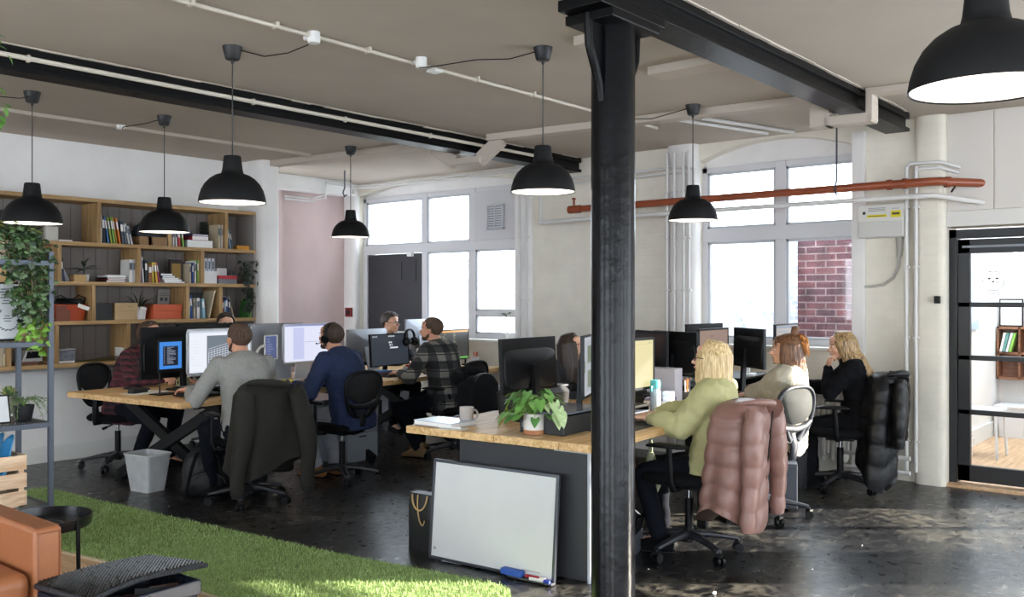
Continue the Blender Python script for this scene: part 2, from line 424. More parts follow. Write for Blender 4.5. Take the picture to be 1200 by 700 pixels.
# blank vent panel in the far window
v = struct('window_5', MB().box(8.08, 8.14, 6.60, 7.31, 2.205, 2.775), mat('vent_panel_white', '#c4c3c6', .5), smooth=0, bevel=.003)
m = MB()
for i in range(9): m.box(8.05, 8.062, 6.86, 7.08, 2.34+.028*i, 2.356+.028*i)
m.box(8.045, 8.08, 6.84, 6.86, 2.32, 2.60).box(8.045, 8.08, 7.08, 7.10, 2.32, 2.60).box(8.045, 8.08, 6.84, 7.10, 2.32, 2.335).box(8.045, 8.08, 6.84, 7.10, 2.59, 2.605).box(8.045, 8.08, 6.96, 6.975, 2.32, 2.6)
g = solo('air_vent', m, mat('vent_grey', '#bfc0c5', .5), 'small square slatted air vent on the blank panel of the far window', 'vent', smooth=0)
part('duct', MB().box(8.066, 8.078, 6.86, 7.08, 2.335, 2.59), mat('vent_dark', '#7d7f86', .8), g, smooth=0)
# black door in the far window
d = struct('door_2', MB().box(8.11, 8.17, 8.22, 9.22, 0.0, 2.09), mat('black_door', '#2b2b30', .55, var=.1, vs=4), smooth=0, bevel=.004)
m = MB()
for p in ((8.32, 8.34, 1.75, 2.0), (8.58, 8.60, 1.75, 2.0), (8.32, 8.6, 1.74, 1.755), (8.32, 8.6, 1.995, 2.01)): m.box(8.10, 8.112, *p)
part('moulding', m, MATS['black_door'], d, smooth=0)
part('door_closer', MB().box(8.06, 8.11, 8.36, 8.44, 2.05, 2.10), MATS['white_plastic'], d, smooth=0, bevel=.004)
struct('trim_5', MB().box(8.09, 8.18, 9.22, 9.29, 0, 2.1), MATS['frame_white'] if 'frame_white' in MATS else fr, smooth=0)

# ---- glazed door and the room beyond it
bk = mat('door_black', '#17181b', .45)
m = MB()
m.box(8.08, 8.2, 2.02, 2.08, 0.0, 2.08).box(8.08, 8.2, .95, 2.08, 2.01, 2.08).box(8.08, 8.2, .95, .99, 0, 2.08)
struct('door_frame', m, bk, smooth=0, bevel=.004)['kind'] = 'structure'
m = MB()
m.box(8.10, 8.15, 1.925, 2.015, .04, 2.0).box(8.10, 8.15, .99, 1.07, .04, 2.0).box(8.10, 8.15, .99, 2.015, 1.885, 2.0).box(8.10, 8.15, .99, 2.015, .04, .17)
for z in (.60, 1.04, 1.47): m.box(8.10, 8.15, .99, 2.015, z-.02, z+.02)
d = struct('door_1', m, bk, smooth=0, bevel=.003)
part('glass', MB().box(8.12, 8.126, 1.07, 1.925, .17, 1.885), MATS['window_glass'], d, smooth=0)
part('door_closer', MB().box(8.085, 8.10, 1.45, 1.98, 1.93, 1.948), MATS['grey_plastic'], d, smooth=0)
# line drawing sticker on the glass
m = MB(); k = mat('sticker_black', '#303236', .7)
def cat_pt(a, r): return (8.117, 1.76+cos(a)*r, 1.66+sin(a)*r)
m.tube([cat_pt(i*pi/8, .075+.008*(i % 2)) for i in range(17)], .0022, 4)
for s_ in (-1, 1):
    m.tube([(8.117, 1.76+s_*.02, 1.73), (8.117, 1.76+s_*.045, 1.78), (8.117, 1.76+s_*.065, 1.71)], .0022, 4)
    m.ell((8.117, 1.76+s_*.028, 1.68), (.001, .012, .008), n=8, k=6)
    for q in (-1, 0, 1): m.tube([(8.117, 1.76+s_*.02, 1.645+q*.006), (8.117, 1.76+s_*.09, 1.645+q*.018)], .0016, 4)
m.ell((8.117, 1.76, 1.655), (.001, .01, .007), n=8, k=6)
for i in range(5): m.tube([(8.117, 1.80-.02*i, 1.57), (8.117, 1.79-.02*i, 1.545+.008*(i % 2))], .002, 4)
part('sticker', m, k, d, smooth=0)
struct('floor_threshold', MB().box(7.97, 8.35, .8, 2.09, -.02, .022), MATS['floor_wood'], smooth=0, bevel=.004)
wm = woodmat('boards', '#9d7a58', '#c9a680', .4, axis=0)
struct('floor_room_beyond', MB().box(8.35, 11.7, -.0, 2.6, -.05, .0), wm, smooth=0)
m = MB().box(8.3, 11.8, 2.45, 2.6, 0, 2.9); m.box(11.6, 11.75, .8, 2.5, 0, 2.9); m.box(8.3, 11.7, .78, .93, 0, 2.9)  # last box: unseen side wall, added to stop sun through the door
struct('wall_room_beyond', m, mat('wall_bright', '#d9d7d4', .8, bump=.2, bs=8), smooth=0)
m = MB().box(8.3, 11.6, 2.43, 2.45, 0, .16).box(11.58, 11.6, .9, 2.45, 0, .16)
struct('baseboard_room_beyond', m, MATS['skirting_white'], smooth=0)

# ---- the two iron beams
def ibeam(name, y0, y1, x0, x1, lbl):
    m = MB(); zt, zb = H, 2.86
    m.box(x0, x1, y0, y1, zt-.05, zt+.0); m.box(x0, x1, y0+.03, y1-.03, zb+.02, zt-.04); m.box(x0, x1, y0, y1, zb, zb+.028)
    o = part(name, m, mat('iron_black', '#060607', .4, var=.25, vs=10, bump=.2, bs=30, spec=.16), None, smooth=0, bevel=.003)
    return tag(o, lbl, 'beam')
ibeam('ceiling_beam', 5.69, 5.87, -3.5, 7.98, 'long black iron ceiling beam with a white conduit along its side')
ibeam('ceiling_beam', 2.28, 2.47, -3.5, 7.72, 'black iron ceiling beam resting on the round column')
# wavy plaster joint beside the beams
for nm, y0, y1, x1, g in (('trim_6', 5.67, 5.69, 7.9, 3), ('trim_7', 2.255, 2.28, 7.6, 5)):
    r = random.Random(g); m = MB(); x = -1.0
    while x < x1:
        w = r.uniform(.12, .3); m.box(x, min(x+w, x1), y0+r.uniform(0, .008), y1, H-r.uniform(.004, .012), H); x += w
    struct(nm, m, ceil_m, smooth=0)

# ---- round column with bracketed cap
m = MB(); c = (3.59, 2.38, 0)
m.lathe([(.15, 0), (.15, .04), (.115, .06), (.102, .10), (.102, 2.70), (.104, 2.86)], c, n=48)
col = solo('column', m, mat('column_black', '#08090c', .24, var=.3, vs=5, bump=.22, bs=14, spec=.22), 'round black cast iron column standing in front of the workbench', 'column', smooth=50)
m = MB(); m.box(3.59-.27, 3.59+.27, 2.38-.12, 2.38+.12, 2.81, 2.862); m.box(3.59-.20, 3.59+.20, 2.38-.13, 2.38+.13, 2.765, 2.81)
part('cap_plate', m, MATS['iron_black'], col, smooth=0, bevel=.006)
for (dx, dy) in ((1, 0), (-1, 0)):
    m = MB(); pts = [(3.59+dx*.10, 2.38+dy*.10, 2.42), (3.59+dx*.115, 2.38+dy*.115, 2.50), (3.59+dx*.15, 2.38+dy*.15, 2.58), (3.59+dx*.19, 2.38+dy*.19, 2.66), (3.59+dx*.20, 2.38+dy*.20, 2.80)]
    m.tube(pts, [.018, .02, .022, .022, .022], 8, flat=1)
    w = V((dy, dx, 0)).normalized()*.012
    for k_ in (1,):
        ps = [V((3.59+dx*.09, 2.38+dy*.09, 2.44)), V((3.59+dx*.15, 2.38+dy*.15, 2.58)), V((3.59+dx*.19, 2.38+dy*.19, 2.66)), V((3.59+dx*.195, 2.38+dy*.195, 2.80)), V((3.59+dx*.09, 2.38+dy*.09, 2.80))]
        vs = [p-w for p in ps]+[p+w for p in ps]; n = 5
        m.add(vs, [tuple(range(n)), tuple(range(n, 2*n))[::-1]]+[(i, i+n, (i+1) % n+n, (i+1) % n) for i in range(n)])
    part('bracket', m, MATS['iron_black'], col, smooth=40)

# ---- ceiling boxing that runs beside the windows and dips under the beams
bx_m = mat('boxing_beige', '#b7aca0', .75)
m = MB(); p = lambda t: 6.03+(6.60-6.03)*(7.67-t)/(7.67-2.27)
def seg(y0, y1, z0, z1, w=.13):
    a, b = p(y0), p(y1)
    m.add([(a, y0, z0), (b, y1, z0), (b+w, y1, z0), (a+w, y0, z0), (a, y0, z1), (b, y1, z1), (b+w, y1, z1), (a+w, y0, z1)],
          [(0, 1, 2, 3), (4, 5, 6, 7), (0, 1, 5, 4), (1, 2, 6, 5), (2, 3, 7, 6), (3, 0, 4, 7)])
seg(6.10, 8.8, H-.06, H); seg(2.62, 5.52, H-.06, H); seg(.5, 2.22, H-.05, H)
seg(2.205, 2.25, H-.23, H); seg(2.21, 2.54, H-.24, H-.175); seg(2.50, 2.64, H-.24, H-.0)
for (a, z0, b, z1) in ((5.40, H-.05, 5.64, H-.22), (6.16, H-.05, 5.92, H-.22)):
    m.bar((p(a)+.065, a, z0), (p(b)+.065, b, z1), .13, .06, up=(1, 0, 0))
seg(5.60, 5.95, H-.25, H-.19)
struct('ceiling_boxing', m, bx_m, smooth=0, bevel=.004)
m = MB().box(5.10, 5.30, 2.50, 3.12, H-.055, H); struct('ceiling_batten', m, bx_m, smooth=0, bevel=.004)
m = MB().box(4.24, 4.44, 2.50, 3.08, H-.055, H); struct('ceiling_batten', m, bx_m, smooth=0, bevel=.004)
m = MB().box(-3.5, 5.95, 7.64, 7.71, H-.03, H); struct('ceiling_moulding', m, ceil_m, smooth=0, bevel=.003)
# unseen sides of the room
m = MB()
for a, b in ((-3.5, -2.6), (-1.0, -.4), (1.2, 1.8), (3.4, 4.0), (5.6, 6.2), (7.6, 8.0)): m.box(a, b, -4.2, -4, 0, H)
m.box(-3.5, 8, -4.2, -4, 0, .8); m.box(-3.5, 8, -4.2, -4, 2.7, H)
struct('wall_right', m, wall_w, smooth=0)
m = MB()
for a, b in ((-4.2, -3.4), (-.6, .6), (3.2, 4.4), (7.2, 9.0)): m.box(-3.7, -3.5, a, b, 0, H)
m.box(-3.7, -3.5, -4.2, 9.0, 0, .7); m.box(-3.7, -3.5, -4.2, 9.0, 2.75, H)
struct('wall_front', m, wall_w, smooth=0)

# ---- outside
rb = brickmat('red_brick', '#6a3f40', '#4b3036', '#86716f', bump=.8, axis='YZ', soft=.01, var=.5, bw=.24, bh=.082)
wb = brickmat('whitewashed_brick', '#dfe2ec', '#b4b9cf', '#f0f0f4', bump=.5, axis='XZ', soft=.010, var=.35, bw=.17, bh=.06)
o = solo('brick_wall', MB().box(10.63, 10.9, 2.62, 4.42, 0, 2.24), rb, 'worn red brick yard wall seen through the right hand window', 'wall', smooth=0)
o['label'] = 'worn red brick yard wall outside the window by the door'
o = solo('brick_wall', MB().box(9.0, 10.9, 4.42, 4.65, 0, 2.24), wb, 'whitewashed brick yard wall outside, meeting the red brick wall', 'wall', smooth=0)
struct('ground_outside', MB().box(8.3, 60, 2.6, 60, -.3, -.05), mat('yard', '#a8a6a2', .9), smooth=0)
def pale_building(x, y0, y1, h, lbl, rows, cols, x2=None):
    t = thing('building', lbl, 'building', (x, y0, 0))
    part('facade', MB().box(0, 6, 0, y1-y0, -.1, h), mat('render_pale', '#dcd8d2', .9), t, smooth=0)
    for r in range(rows):
        for c_ in range(cols):
            w = (y1-y0)/cols; a = w*(c_+.3)
            part('window', MB().box(-.03, .02, a, a+w*.4, 1.2+r*1.5, 2.2+r*1.5), mat('far_window', '#8b8f96', .3), t, smooth=0)
pale_building(24.0, 20.5, 27.5, 2.9, 'pale low building far outside the far window', 1, 7)
pale_building(22.0, 10.3, 12.2, 2.6, 'pale low building far outside beside the whitewashed wall', 1, 3)

t = thing('building', 'tall brick building across the yard, out of the picture, added to shade the windows', 'building', (20, -12.4, 0))  # unseen block added to keep direct sun off the windows
part('facade', MB().box(0, 4, 0, 8.6, -.1, 11), rb, t, smooth=0)
for i in range(3):
    for j in range(3): part('window', MB().box(-.03, .02, 1.2+i*2.6, 2.4+i*2.6, 1.2+j*3, 3+j*3), mat('far_window', '#8b8f96', .3), t, smooth=0)
# ================================================================ LAMPS, CONDUITS, PIPES
shade_m = mat('lamp_black', '#0e0f11', .6, spec=.25, bump=.12, bs=400)
inner_m = mat('lamp_white', '#f4f2ee', .5)
bulb_m = mat('bulb', '#fff4e2', .5, emit=26)
def lamp(x, y, label, zb, R=.195, first=[None]):
    k = R/.195
    if first[0] is None:
        t = thing('pendant_lamp', label, 'lamp', (x, y, 0), 0, 'black pendant lamps hanging from the ceiling')
        first[0] = t
        m = MB()
        out = [(.195, 0), (.194, .012), (.190, .035), (.178, .075), (.158, .112), (.130, .142), (.098, .163), (.070, .172), (.064, .176), (.058, .20), (.053, .245), (.050, .272), (.046, .278), (.010, .280)]
        inn = [(.010, .262), (.040, .262), (.052, .17), (.092, .156), (.124, .136), (.151, .107), (.171, .072), (.184, .034), (.189, .004)]
        m.lathe([(r, z) for r, z in out], n=48, close=False); k0 = len(m.f)
        m.lathe([out[-1], inn[0]], n=48, mi=0, close=False)
        m.lathe(inn, n=48, mi=1, close=False); m.lathe([inn[-1], out[0]], n=48, mi=0, close=False)
        part('lamp_shade', m, [shade_m, inner_m], t, smooth=50)
        m = MB(); m.ell((0, 0, .09), (.035, .035, .045)); m.cyl((0, 0, .12), (0, 0, .2), .02); part('bulb', m, bulb_m, t)
        m = MB(); z1 = H-.002
        m.lathe([(.058, -.0), (.056, -.012), (.042, -.072), (.036, -.078), (.008, -.079)], (0, 0, 0), 32)
        m.cyl((0, 0, -.078), (0, 0, -.10), .008)
        part('canopy', m, mat('canopy_black', '#191a1d', .5), t, smooth=40)
        part('cord', MB().cyl((0, 0, 0), (0, 0, 1), .0038, n=8), mat('cord_grey', '#3d3b3a', .7), t)
    else:
        t = copy_tree(first[0])
        for q in [q for q in t.children if q.name.startswith('flex')]: bpy.data.objects.remove(q)
        t.location = (x, y, 0); t['label'] = label
    for c in t.children:
        n = c.name.split('.')[0]
        if n in ('lamp_shade', 'bulb'): c.location = (0, 0, zb); c.scale = (k, k, k)
        if n == 'canopy': c.location = (0, 0, H)
        if n == 'cord': c.location = (0, 0, zb+.275*k); c.scale = (1, 1, H-.08-zb-.275*k)
    return t
def supply(t, pts):
    """thin black flex looping from the canopy to its junction box"""
    o = V(t.location)
    m = MB(); m.tube([V(p)-o for p in pts], .0035, 6)
    part('flex', m, MATS['black_plastic'], t)
CL = H-.012
l = lamp(2.89, 6.91, 'pendant lamp hanging above the ivy and the metal rack', 2.06, .205)
supply(l, [(2.89, 6.86, CL-.02), (2.80, 6.9, CL-.05), (2.62, 7.0, CL-.045), (2.4, 7.1, CL)])
l = lamp(3.96, 6.99, 'pendant lamp in front of the middle of the bookshelf, over the man in maroon', 2.06, .200)
supply(l, [(3.93, 6.98, CL-.02), (3.86, 7.08, CL-.05), (3.84, 7.25, CL-.05), (3.85, 7.45, CL-.04), (3.93, 7.62, CL-.03)])
l = lamp(3.13, 4.76, 'pendant lamp hanging in front of the shelf end, largest on the left bench side', 2.085)
l['label'] = 'pendant lamp hanging over the man in the grey sweater'
supply(l, [(3.16, 4.72, CL-.01), (3.24, 4.6, CL-.05), (3.26, 4.4, CL-.06), (3.25, 4.2, CL-.05)])
l = lamp(5.93, 7.0, 'small distant pendant lamp hanging before the pink wall and black door', 2.12, .187)
l = lamp(4.32, 3.36, 'pendant lamp hanging just beside the black column, over the near workbench', 2.15, .193)
supply(l, [(4.27, 3.37, CL-.02), (4.18, 3.5, CL-.06), (4.08, 3.68, CL-.055), (4.03, 3.9, CL-.06), (4.02, 4.1, CL-.05)])
l = lamp(6.34, 3.47, 'pendant lamp hanging before the brick-view window and orange pipe', 2.12, .19)
supply(l, [(6.30, 3.5, CL-.02), (6.2, 3.75, CL-.08), (6.15, 3.9, CL-.07), (6.0, 4.1, CL-.02)])
l = lamp(2.71, .605, 'large looking pendant lamp cut off by the top corner of the photo', 2.08)
l['label'] = 'pendant lamp near the glazed door side, cut off at its top'

cm = mat('conduit_cream', '#c9c1b4', .5)
# ceiling conduit with saddles and junction boxes
c = thing('ceiling_conduit', 'cream round conduit running along the ceiling with two junction boxes', 'conduit')
part('pipe', MB().cyl((-2, 4.20, H-.022), (6.9, 4.12, H-.022), .012, n=12), cm, c)
for x in (1.2, 2.5, 3.0, 3.65, 4.6, 5.2, 6.0): part('saddle', MB().ob((x, 4.20-.0090*(x+2), H-.018), (.02, .05, .036)), cm, c, smooth=0, bevel=.004)
for x, y in ((3.25, 4.20), (4.02, 4.13)):
    m = MB(); m.lathe([(.036, 0), (.036, -.05), (.032, -.062), (.0, -.062)], (x, y-.05, H), 20); m.cyl((x, y-.05, H-.02), (x, y+.03, H-.02), .014)
    part('junction_box', m, MATS['white_plastic'], c)
part('sensor', MB().box(4.16, 4.24, 4.10, 4.18, H-.05, H-.03), MATS['white_plastic'], c, smooth=0, bevel=.008)
c = thing('beam_conduit', 'cream conduit clipped along the side of the long black ceiling beam', 'conduit')
part('pipe', MB().cyl((-2, 5.668, H-.075), (7.4, 5.668, H-.075), .0155, n=12), cm, c)
for x in (1.5, 2.35, 3.9, 4.75, 5.7, 6.5): part('saddle', MB().ob((x, 5.672, H-.075), (.02, .03, .045)), cm, c, smooth=0, bevel=.004)
m = MB(); m.lathe([(.045, 0), (.045, -.02), (.03, -.035), (0, -.036)], (3.93, 7.66, H), 20); solo('junction_box', m, MATS['white_plastic'], 'round white ceiling junction box behind the lamp over the man in maroon', 'junction box')
m = MB()
m.tube([(5.0, 3.72, H-.02), (6.6, 3.6, H-.02), (7.6, 3.42, H-.02)], .014, 10); m.tube([(5.6, 3.85, H-.02), (6.6, 3.72, H-.02), (7.4, 3.55, H-.02)], .014, 10)
m = MB(); m.cyl((6.70, 3.80, H-.02), (7.75, 3.50, H-.02), .015); m.cyl((6.75, 3.62, H-.02), (7.85, 3.30, H-.02), .015)
solo('twin_conduit', m, mat('conduit_white', '#cfcdcb', .45), 'pair of short white conduits on the ceiling before the brick-view window', 'conduit')
wp = MATS['conduit_white']
# orange pipe and white pipe under it
om = mat('orange_pipe', '#8c4426', .4, var=.12, vs=8, coat=.2)
PX = 7.72
t = thing('orange_pipe', 'long orange red iron pipe running along the window wall', 'pipe')
m = MB(); m.tube([(PX, 5.55, 2.44), (PX, 2.35, 2.445)], .034, 16)
m.tube([(PX, 2.35, 2.445), (PX+.0, 2.12, 2.445), (PX+.03, 2.05, 2.445), (PX+.08, 2.00, 2.44), (PX+.30, 1.80, 2.435)], .034, 16)
part('pipe', m, om, t)
for y in (2.42, 2.30): part('coupling', MB().cyl((PX, y, 2.445), (PX, y+.035, 2.445), .043, n=16), om, t)
m = MB(); m.cyl((PX+.06, 2.03, 2.44), (PX+.085, 2.0, 2.44), .043, n=16); part('coupling', m, om, t)
m = MB(); m.cyl((PX, 5.52, 2.44), (PX, 5.66, 2.44), .042, n=16); m.cyl((PX, 5.60, 2.47), (PX, 5.60, 2.54), .012); m.ell((PX, 5.60, 2.55), (.03, .02, .012)); part('end_valve', m, om, t)
t = thing('white_pipe', 'thin white pipe running just below the orange pipe', 'pipe')
m = MB(); m.tube([(PX-.02, 6.02, 2.33), (PX-.02, 2.20, 2.335), (PX, 2.10, 2.335), (PX+.28, 1.80, 2.28)], .021, 12)
m.tube([(PX-.02, 6.02, 2.33), (PX-.02, 6.02, 2.95)], .018, 12); part('pipe', m, wp, t)
part('elbow', MB().ell((PX-.02, 6.02, 2.33), .028), wp, t)
m = MB(); m.tube([(PX+.09, 1.98, 2.46), (PX+.10, 1.97, 2.40), (PX+.08, 1.99, 2.36)], .008, 8); part('bracket', m, MATS['black_metal'], t)
m = MB()
m.cyl((PX, 2.87, 2.50), (PX, 2.87, H-.01), .008, n=8); m.tube([(PX, 2.87, 2.52), (PX-.03, 2.87, 2.48), (PX-.042, 2.87, 2.44), (PX-.02, 2.87, 2.40), (PX+.02, 2.87, 2.40)], .008, 8)
m.v = [V((p.x, p.y, p.z)) for p in m.v]
solo('pipe_hanger', m, mat('steel_dark', '#4c5058', .4, metal=.6), 'steel rod with a hook holding the orange pipe', 'hook')
m = MB(); m.cyl((6.9, 8.25, H-.02), (6.9, 8.25, H-.22), .008, n=8); m.tube([(6.9, 8.25, H-.22), (6.9, 8.28, H-.27), (6.9, 8.25, H-.32), (6.9, 8.21, H-.30)], .008, 8)
solo('ceiling_hook', m, MATS['steel_dark'], 'steel hook hanging from the ceiling before the pink wall', 'hook')
# vertical conduits
def riser(name, label, ys, z0, z1, x=7.965, r=.012, clips=()):
    t = thing(name, label, 'pipe')
    for y in ys: part('pipe', MB().cyl((x, y, z0), (x, y, z1), r, n=12), wp, t)
    for z in clips:
        for y in ys: part('clip', MB().ob((x+.004, y, z), (r*2.2, r*3.4, .022)), wp, t, smooth=0, bevel=.004)
        
riser('conduit_riser', 'pair of white pipes running down the wall beside the glazed door', (2.36, 2.285), .10, 2.60, 7.90, .016, (.35, 1.2, 1.78, 2.27))
m = MB(); m.tube([(7.90, 2.36, 2.60), (7.90, 2.33, 2.63), (7.90, 2.1, 2.62), (8.0, 1.97, 2.57)], .014, 10); m.tube([(7.90, 2.285, 2.56), (7.90, 2.25, 2.58), (7.90, 2.1, 2.575), (8.0, 1.98, 2.53)], .014, 10)
solo('conduit_bend', m, wp, 'twin white pipe bends above the orange pipe beside the door wall', 'pipe')
riser('conduit_riser', 'bundle of white pipes up the pier beside the brick-view window', (4.58, 4.50, 4.40, 4.34), .1, 2.93, 7.85, .014, (1.6, 2.1, 2.55))
riser('conduit_riser', 'two thin white conduits on the wall just past the black column', (5.16, 5.35), 1.0, 2.50, 7.975, .011, (1.4,))
riser('conduit_riser', 'white pipes up the wall beside the far window', (6.50, 6.40), .1, 2.9, 7.93, .015, (1.5, 2.2))
m = MB(); m.tube([(7.9, 6.35, 2.79), (7.9, 4.55, 2.79), (7.88, 4.36, 2.78), (7.88, 4.30, 2.76), (7.88, 4.30, 2.60)], .015, 10); m.tube([(7.9, 6.35, 2.74), (7.9, 4.60, 2.74), (7.88, 4.40, 2.73), (7.88, 4.36, 2.70), (7.88, 4.36, 2.5)], .013, 10)
m.ell((7.95, 5.15, 2.67), (.02, .045, .045)); m.cyl((7.96, 5.15, 2.65), (7.96, 5.15, 2.45), .010)
m.cyl((7.975, 5.35, 2.50), (7.975, 4.80, 2.50), .010); solo('wall_conduit', m, wp, 'white conduits running along the top of the wall to a round box', 'pipe')
m = MB()
for dz in (0, .035): m.tube([(6.9, 9.38, 2.78-dz), (7.28, 9.38, 2.78-dz), (7.30, 9.09, 2.80-dz), (7.30, 9.09, 2.965-dz*.8), (7.80, 9.09, 2.965-dz*.8), (7.90, 8.9, 2.965-dz*.8), (7.93, 7.4, 2.97-dz), (7.93, 6.1, 2.97-dz)], .011, 8)
solo('wall_conduit', m, wp, 'pair of cream conduits stepping up the corner above the pink wall', 'pipe')
# consumer unit
t = thing('fuse_box', 'white electrical fuse box with yellow warning stickers on the wall', 'fuse box', (8.0, 2.565, 2.165))
part('casing', MB().box(-.11, 0, -.19, .19, -.135, .145), mat('unit_white', '#cbc9c3', .45), t, smooth=0, bevel=.008)
part('cover', MB().box(-.118, -.108, -.18, .18, -.13, 0.0), mat('unit_cover', '#bcbab5', .35), t, smooth=0, bevel=.004)
m = MB(); m.box(-.1125, -.109, -.05, .11, .035, .058); m.box(-.1125, -.109, -.165, -.085, .03, .085)
m.box(-.114, -.1125, -.155, -.095, .05, .07, 1); m.box(-.114, -.1125, -.04, .10, .043, .048, 1); m.ell((-.1115, .135, .075), (.002, .014, .014), mi=2, n=12, k=6)
for i in range(3): m.box(-.1125, -.1115, -.04, .10, .085+.012*i, .091+.012*i, 3)
m.box(-.1125, -.1115, -.155, -.09, .10, .105, 3)
part('warning_label', m, [mat('label_yellow', '#d6c61c', .6), mat('label_black', '#4c4a20', .6), mat('label_dark', '#2b2b2c', .6), mat('label_grey', '#8f8f90', .7)], t, smooth=0)
m = MB(); m.tube([(-.03, -.13, -.13), (-.03, -.13, -.25), (-.03, -.125, -.30)], [.03, .024, .018], 10); m.tube([(-.03, -.125, -.30), (-.03, -.12, -.38), (-.03, -.08, -.47), (-.03, .0, -.53), (-.03, .10, -.545), (-.03, .22, -.545), (-.03, .235, -.60)], .012, 10)
part('cable', m, mat('cable_grey', '#aaa79f', .5), t)
t = solo('wall_switch', MB().box(7.86, 7.91, 2.10, 2.14, 1.48, 1.54), MATS['black_plastic'], 'tiny black box on the white pier beside the glazed door', 'switch', smooth=0, bevel=.004)
t.location = (.01, 0, 0)
# fire alarm call point
t = solo('fire_alarm', MB().box(7.90, 7.94, 9.33, 9.44, 1.28, 1.40), mat('alarm_red', '#7c1d20', .4), 'dark red fire alarm call point on the pier beside the black door', 'alarm', smooth=0, bevel=.006)
part('glass', MB().box(7.893, 7.902, 9.345, 9.40, 1.31, 1.37), mat('alarm_dark', '#2a1416', .3), t, smooth=0)
# lost emergency light on the far wall, partly behind the lamp
m = MB(); m.ob((7.6, 6.05, 2.74), (.08, .10, .17), (0, 0, .3)); solo('wall_speaker', m, MATS['black_plastic'], 'black wall speaker under the ceiling behind the middle lamp', 'speaker', smooth=0, bevel=.012)

# ---- radiator under the near window
t = thing('radiator', 'white column radiator under the window behind the woman in black', 'radiator')
for i in range(14):
    y = 2.86+i*.085; m = MB()
    for x in (7.83, 7.93): m.tube([(x, y, .16), (x, y, .72)], .022, 8, flat=.8)
    m.ell((7.88, y, .74), (.075, .024, .04), n=10, k=6); m.ell((7.88, y, .15), (.075, .024, .04), n=10, k=6)
    part('column_section', m, mat('radiator_white', '#cfccc5', .4), t)
for z in (.10, .22): part('pipe', MB().cyl((7.8, 2.3, z), (7.8, 2.86, z), .018), wp, t)

# ================================================================ BUILT-IN BOOKSHELF
def shx(u, y=8.47): return at_y(u, 300, y).x
Z4, Z3, Z2, Z1, Z0 = .93, 1.315, 1.675, 2.04, 2.45      # board tops, bottom to top
t = thing('bookshelf', 'long pine built-in bookshelf with four tiers along the white wall', 'bookshelf')
BX0, BX1 = .8, 5.845
woodmat('shelf_wood', '#8c6d46', '#b08f62', .65); woodmat('shelf_wood_z', '#846640', '#a5855a', .65, axis=2)
for z in (Z4, Z3, Z2, Z1, Z0): part('shelf_board', MB().box(BX0, BX1, 8.45, 8.79, z-.036, z), MATS['shelf_wood'], t, smooth=0, bevel=.003)
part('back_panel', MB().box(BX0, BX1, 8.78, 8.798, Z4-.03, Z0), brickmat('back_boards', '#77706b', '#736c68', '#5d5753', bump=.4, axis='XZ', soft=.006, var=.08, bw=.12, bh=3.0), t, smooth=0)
for z, z2, us in ((Z4, Z3, (10, 66, 150)), (Z3, Z2, (39, 109, 219, 258)), (Z2, Z1, (69, 162, 236.5)), (Z1, Z0, (115.5, 264.5))):
    for u in us:
        x = shx(u); part('divider', MB().box(x-.018, x+.018, 8.452, 8.78, z, z2-.036), MATS['shelf_wood_z'], t, smooth=0, bevel=.002)
part('side_panel', MB().box(BX1-.02, BX1+.005, 8.46, 8.78, Z4, Z0), mat('side_grey', '#8c8682', .7), t, smooth=0)
part('shadow_strip', MB().box(BX0, BX1, 8.5, 8.79, Z4-.06, Z4-.037), mat('shadow_grey', '#8a8884', .7), t, smooth=0)  # grey strip standing in for the shadow line beneath the bottom board

# ---- books and boxes
TIER = {4: Z4, 3: Z3, 2: Z2, 1: Z1}
bookmats = {}
def cmat(c, rough=.6):
    if c not in bookmats: bookmats[c] = mat('cover_'+c.lstrip('#'), c, rough, var=.06, vs=12)
    return bookmats[c]
COLN = {'#d8d6d2': 'white', '#1d2230': 'navy black', '#3f74a8': 'blue', '#8f9c3c': 'olive green', '#c9a23a': 'yellow', '#d07a2a': 'orange', '#3a4450': 'slate', '#5a6470': 'grey', '#7a2733': 'dark red', '#b0323c': 'red', '#7fae4a': 'green', '#6d4a8a': 'purple', '#2a2c30': 'black', '#a8844e': 'tan', '#c3b59a': 'beige', '#c24f7a': 'pink', '#33508f': 'blue', '#8fb8cf': 'pale blue', '#20324e': 'navy', '#3f7d3a': 'green', '#c7c9d4': 'pale grey', '#d9c04a': 'yellow', '#8c5a34': 'brown'}
def book(tier, u, w, h, c, lean=0.0, d=.17, place='', yf=8.50, group='books standing on the bookshelf', title=True):
    """one upright book: pages, covers and a band on the spine"""
    x = shx(u, yf)
    m = MB(); t_ = min(.003, w*.15)
    m.box(-w/2, w/2, 0, .004, 0, h); m.box(-w/2, -w/2+t_, 0, d, 0, h); m.box(w/2-t_, w/2, 0, d, 0, h)
    m.box(-w/2+t_, w/2-t_, .004, d-.004, .004, h-.004, 1)
    if title: m.box(-w/2*.7, w/2*.7, -.0008, 0, h*.55, h*.85, 1 if c not in ('#d8d6d2', '#c7c9d4', '#c3b59a') else 2)
    z = TIER[tier]+(abs(sin(lean))*w/2)
    o = solo('book', m, [cmat(c), MATS['paper'], cmat('#5a6470')], '', 'book', (x, yf, z), 0, group, smooth=0)
    o.rotation_euler = (0, lean, 0)
    o['label'] = '%s book standing %s' % (COLN[c], place)
    return o
def run(tier, place, items, **k):
    for it in items: book(tier, *it, place=place, **k)
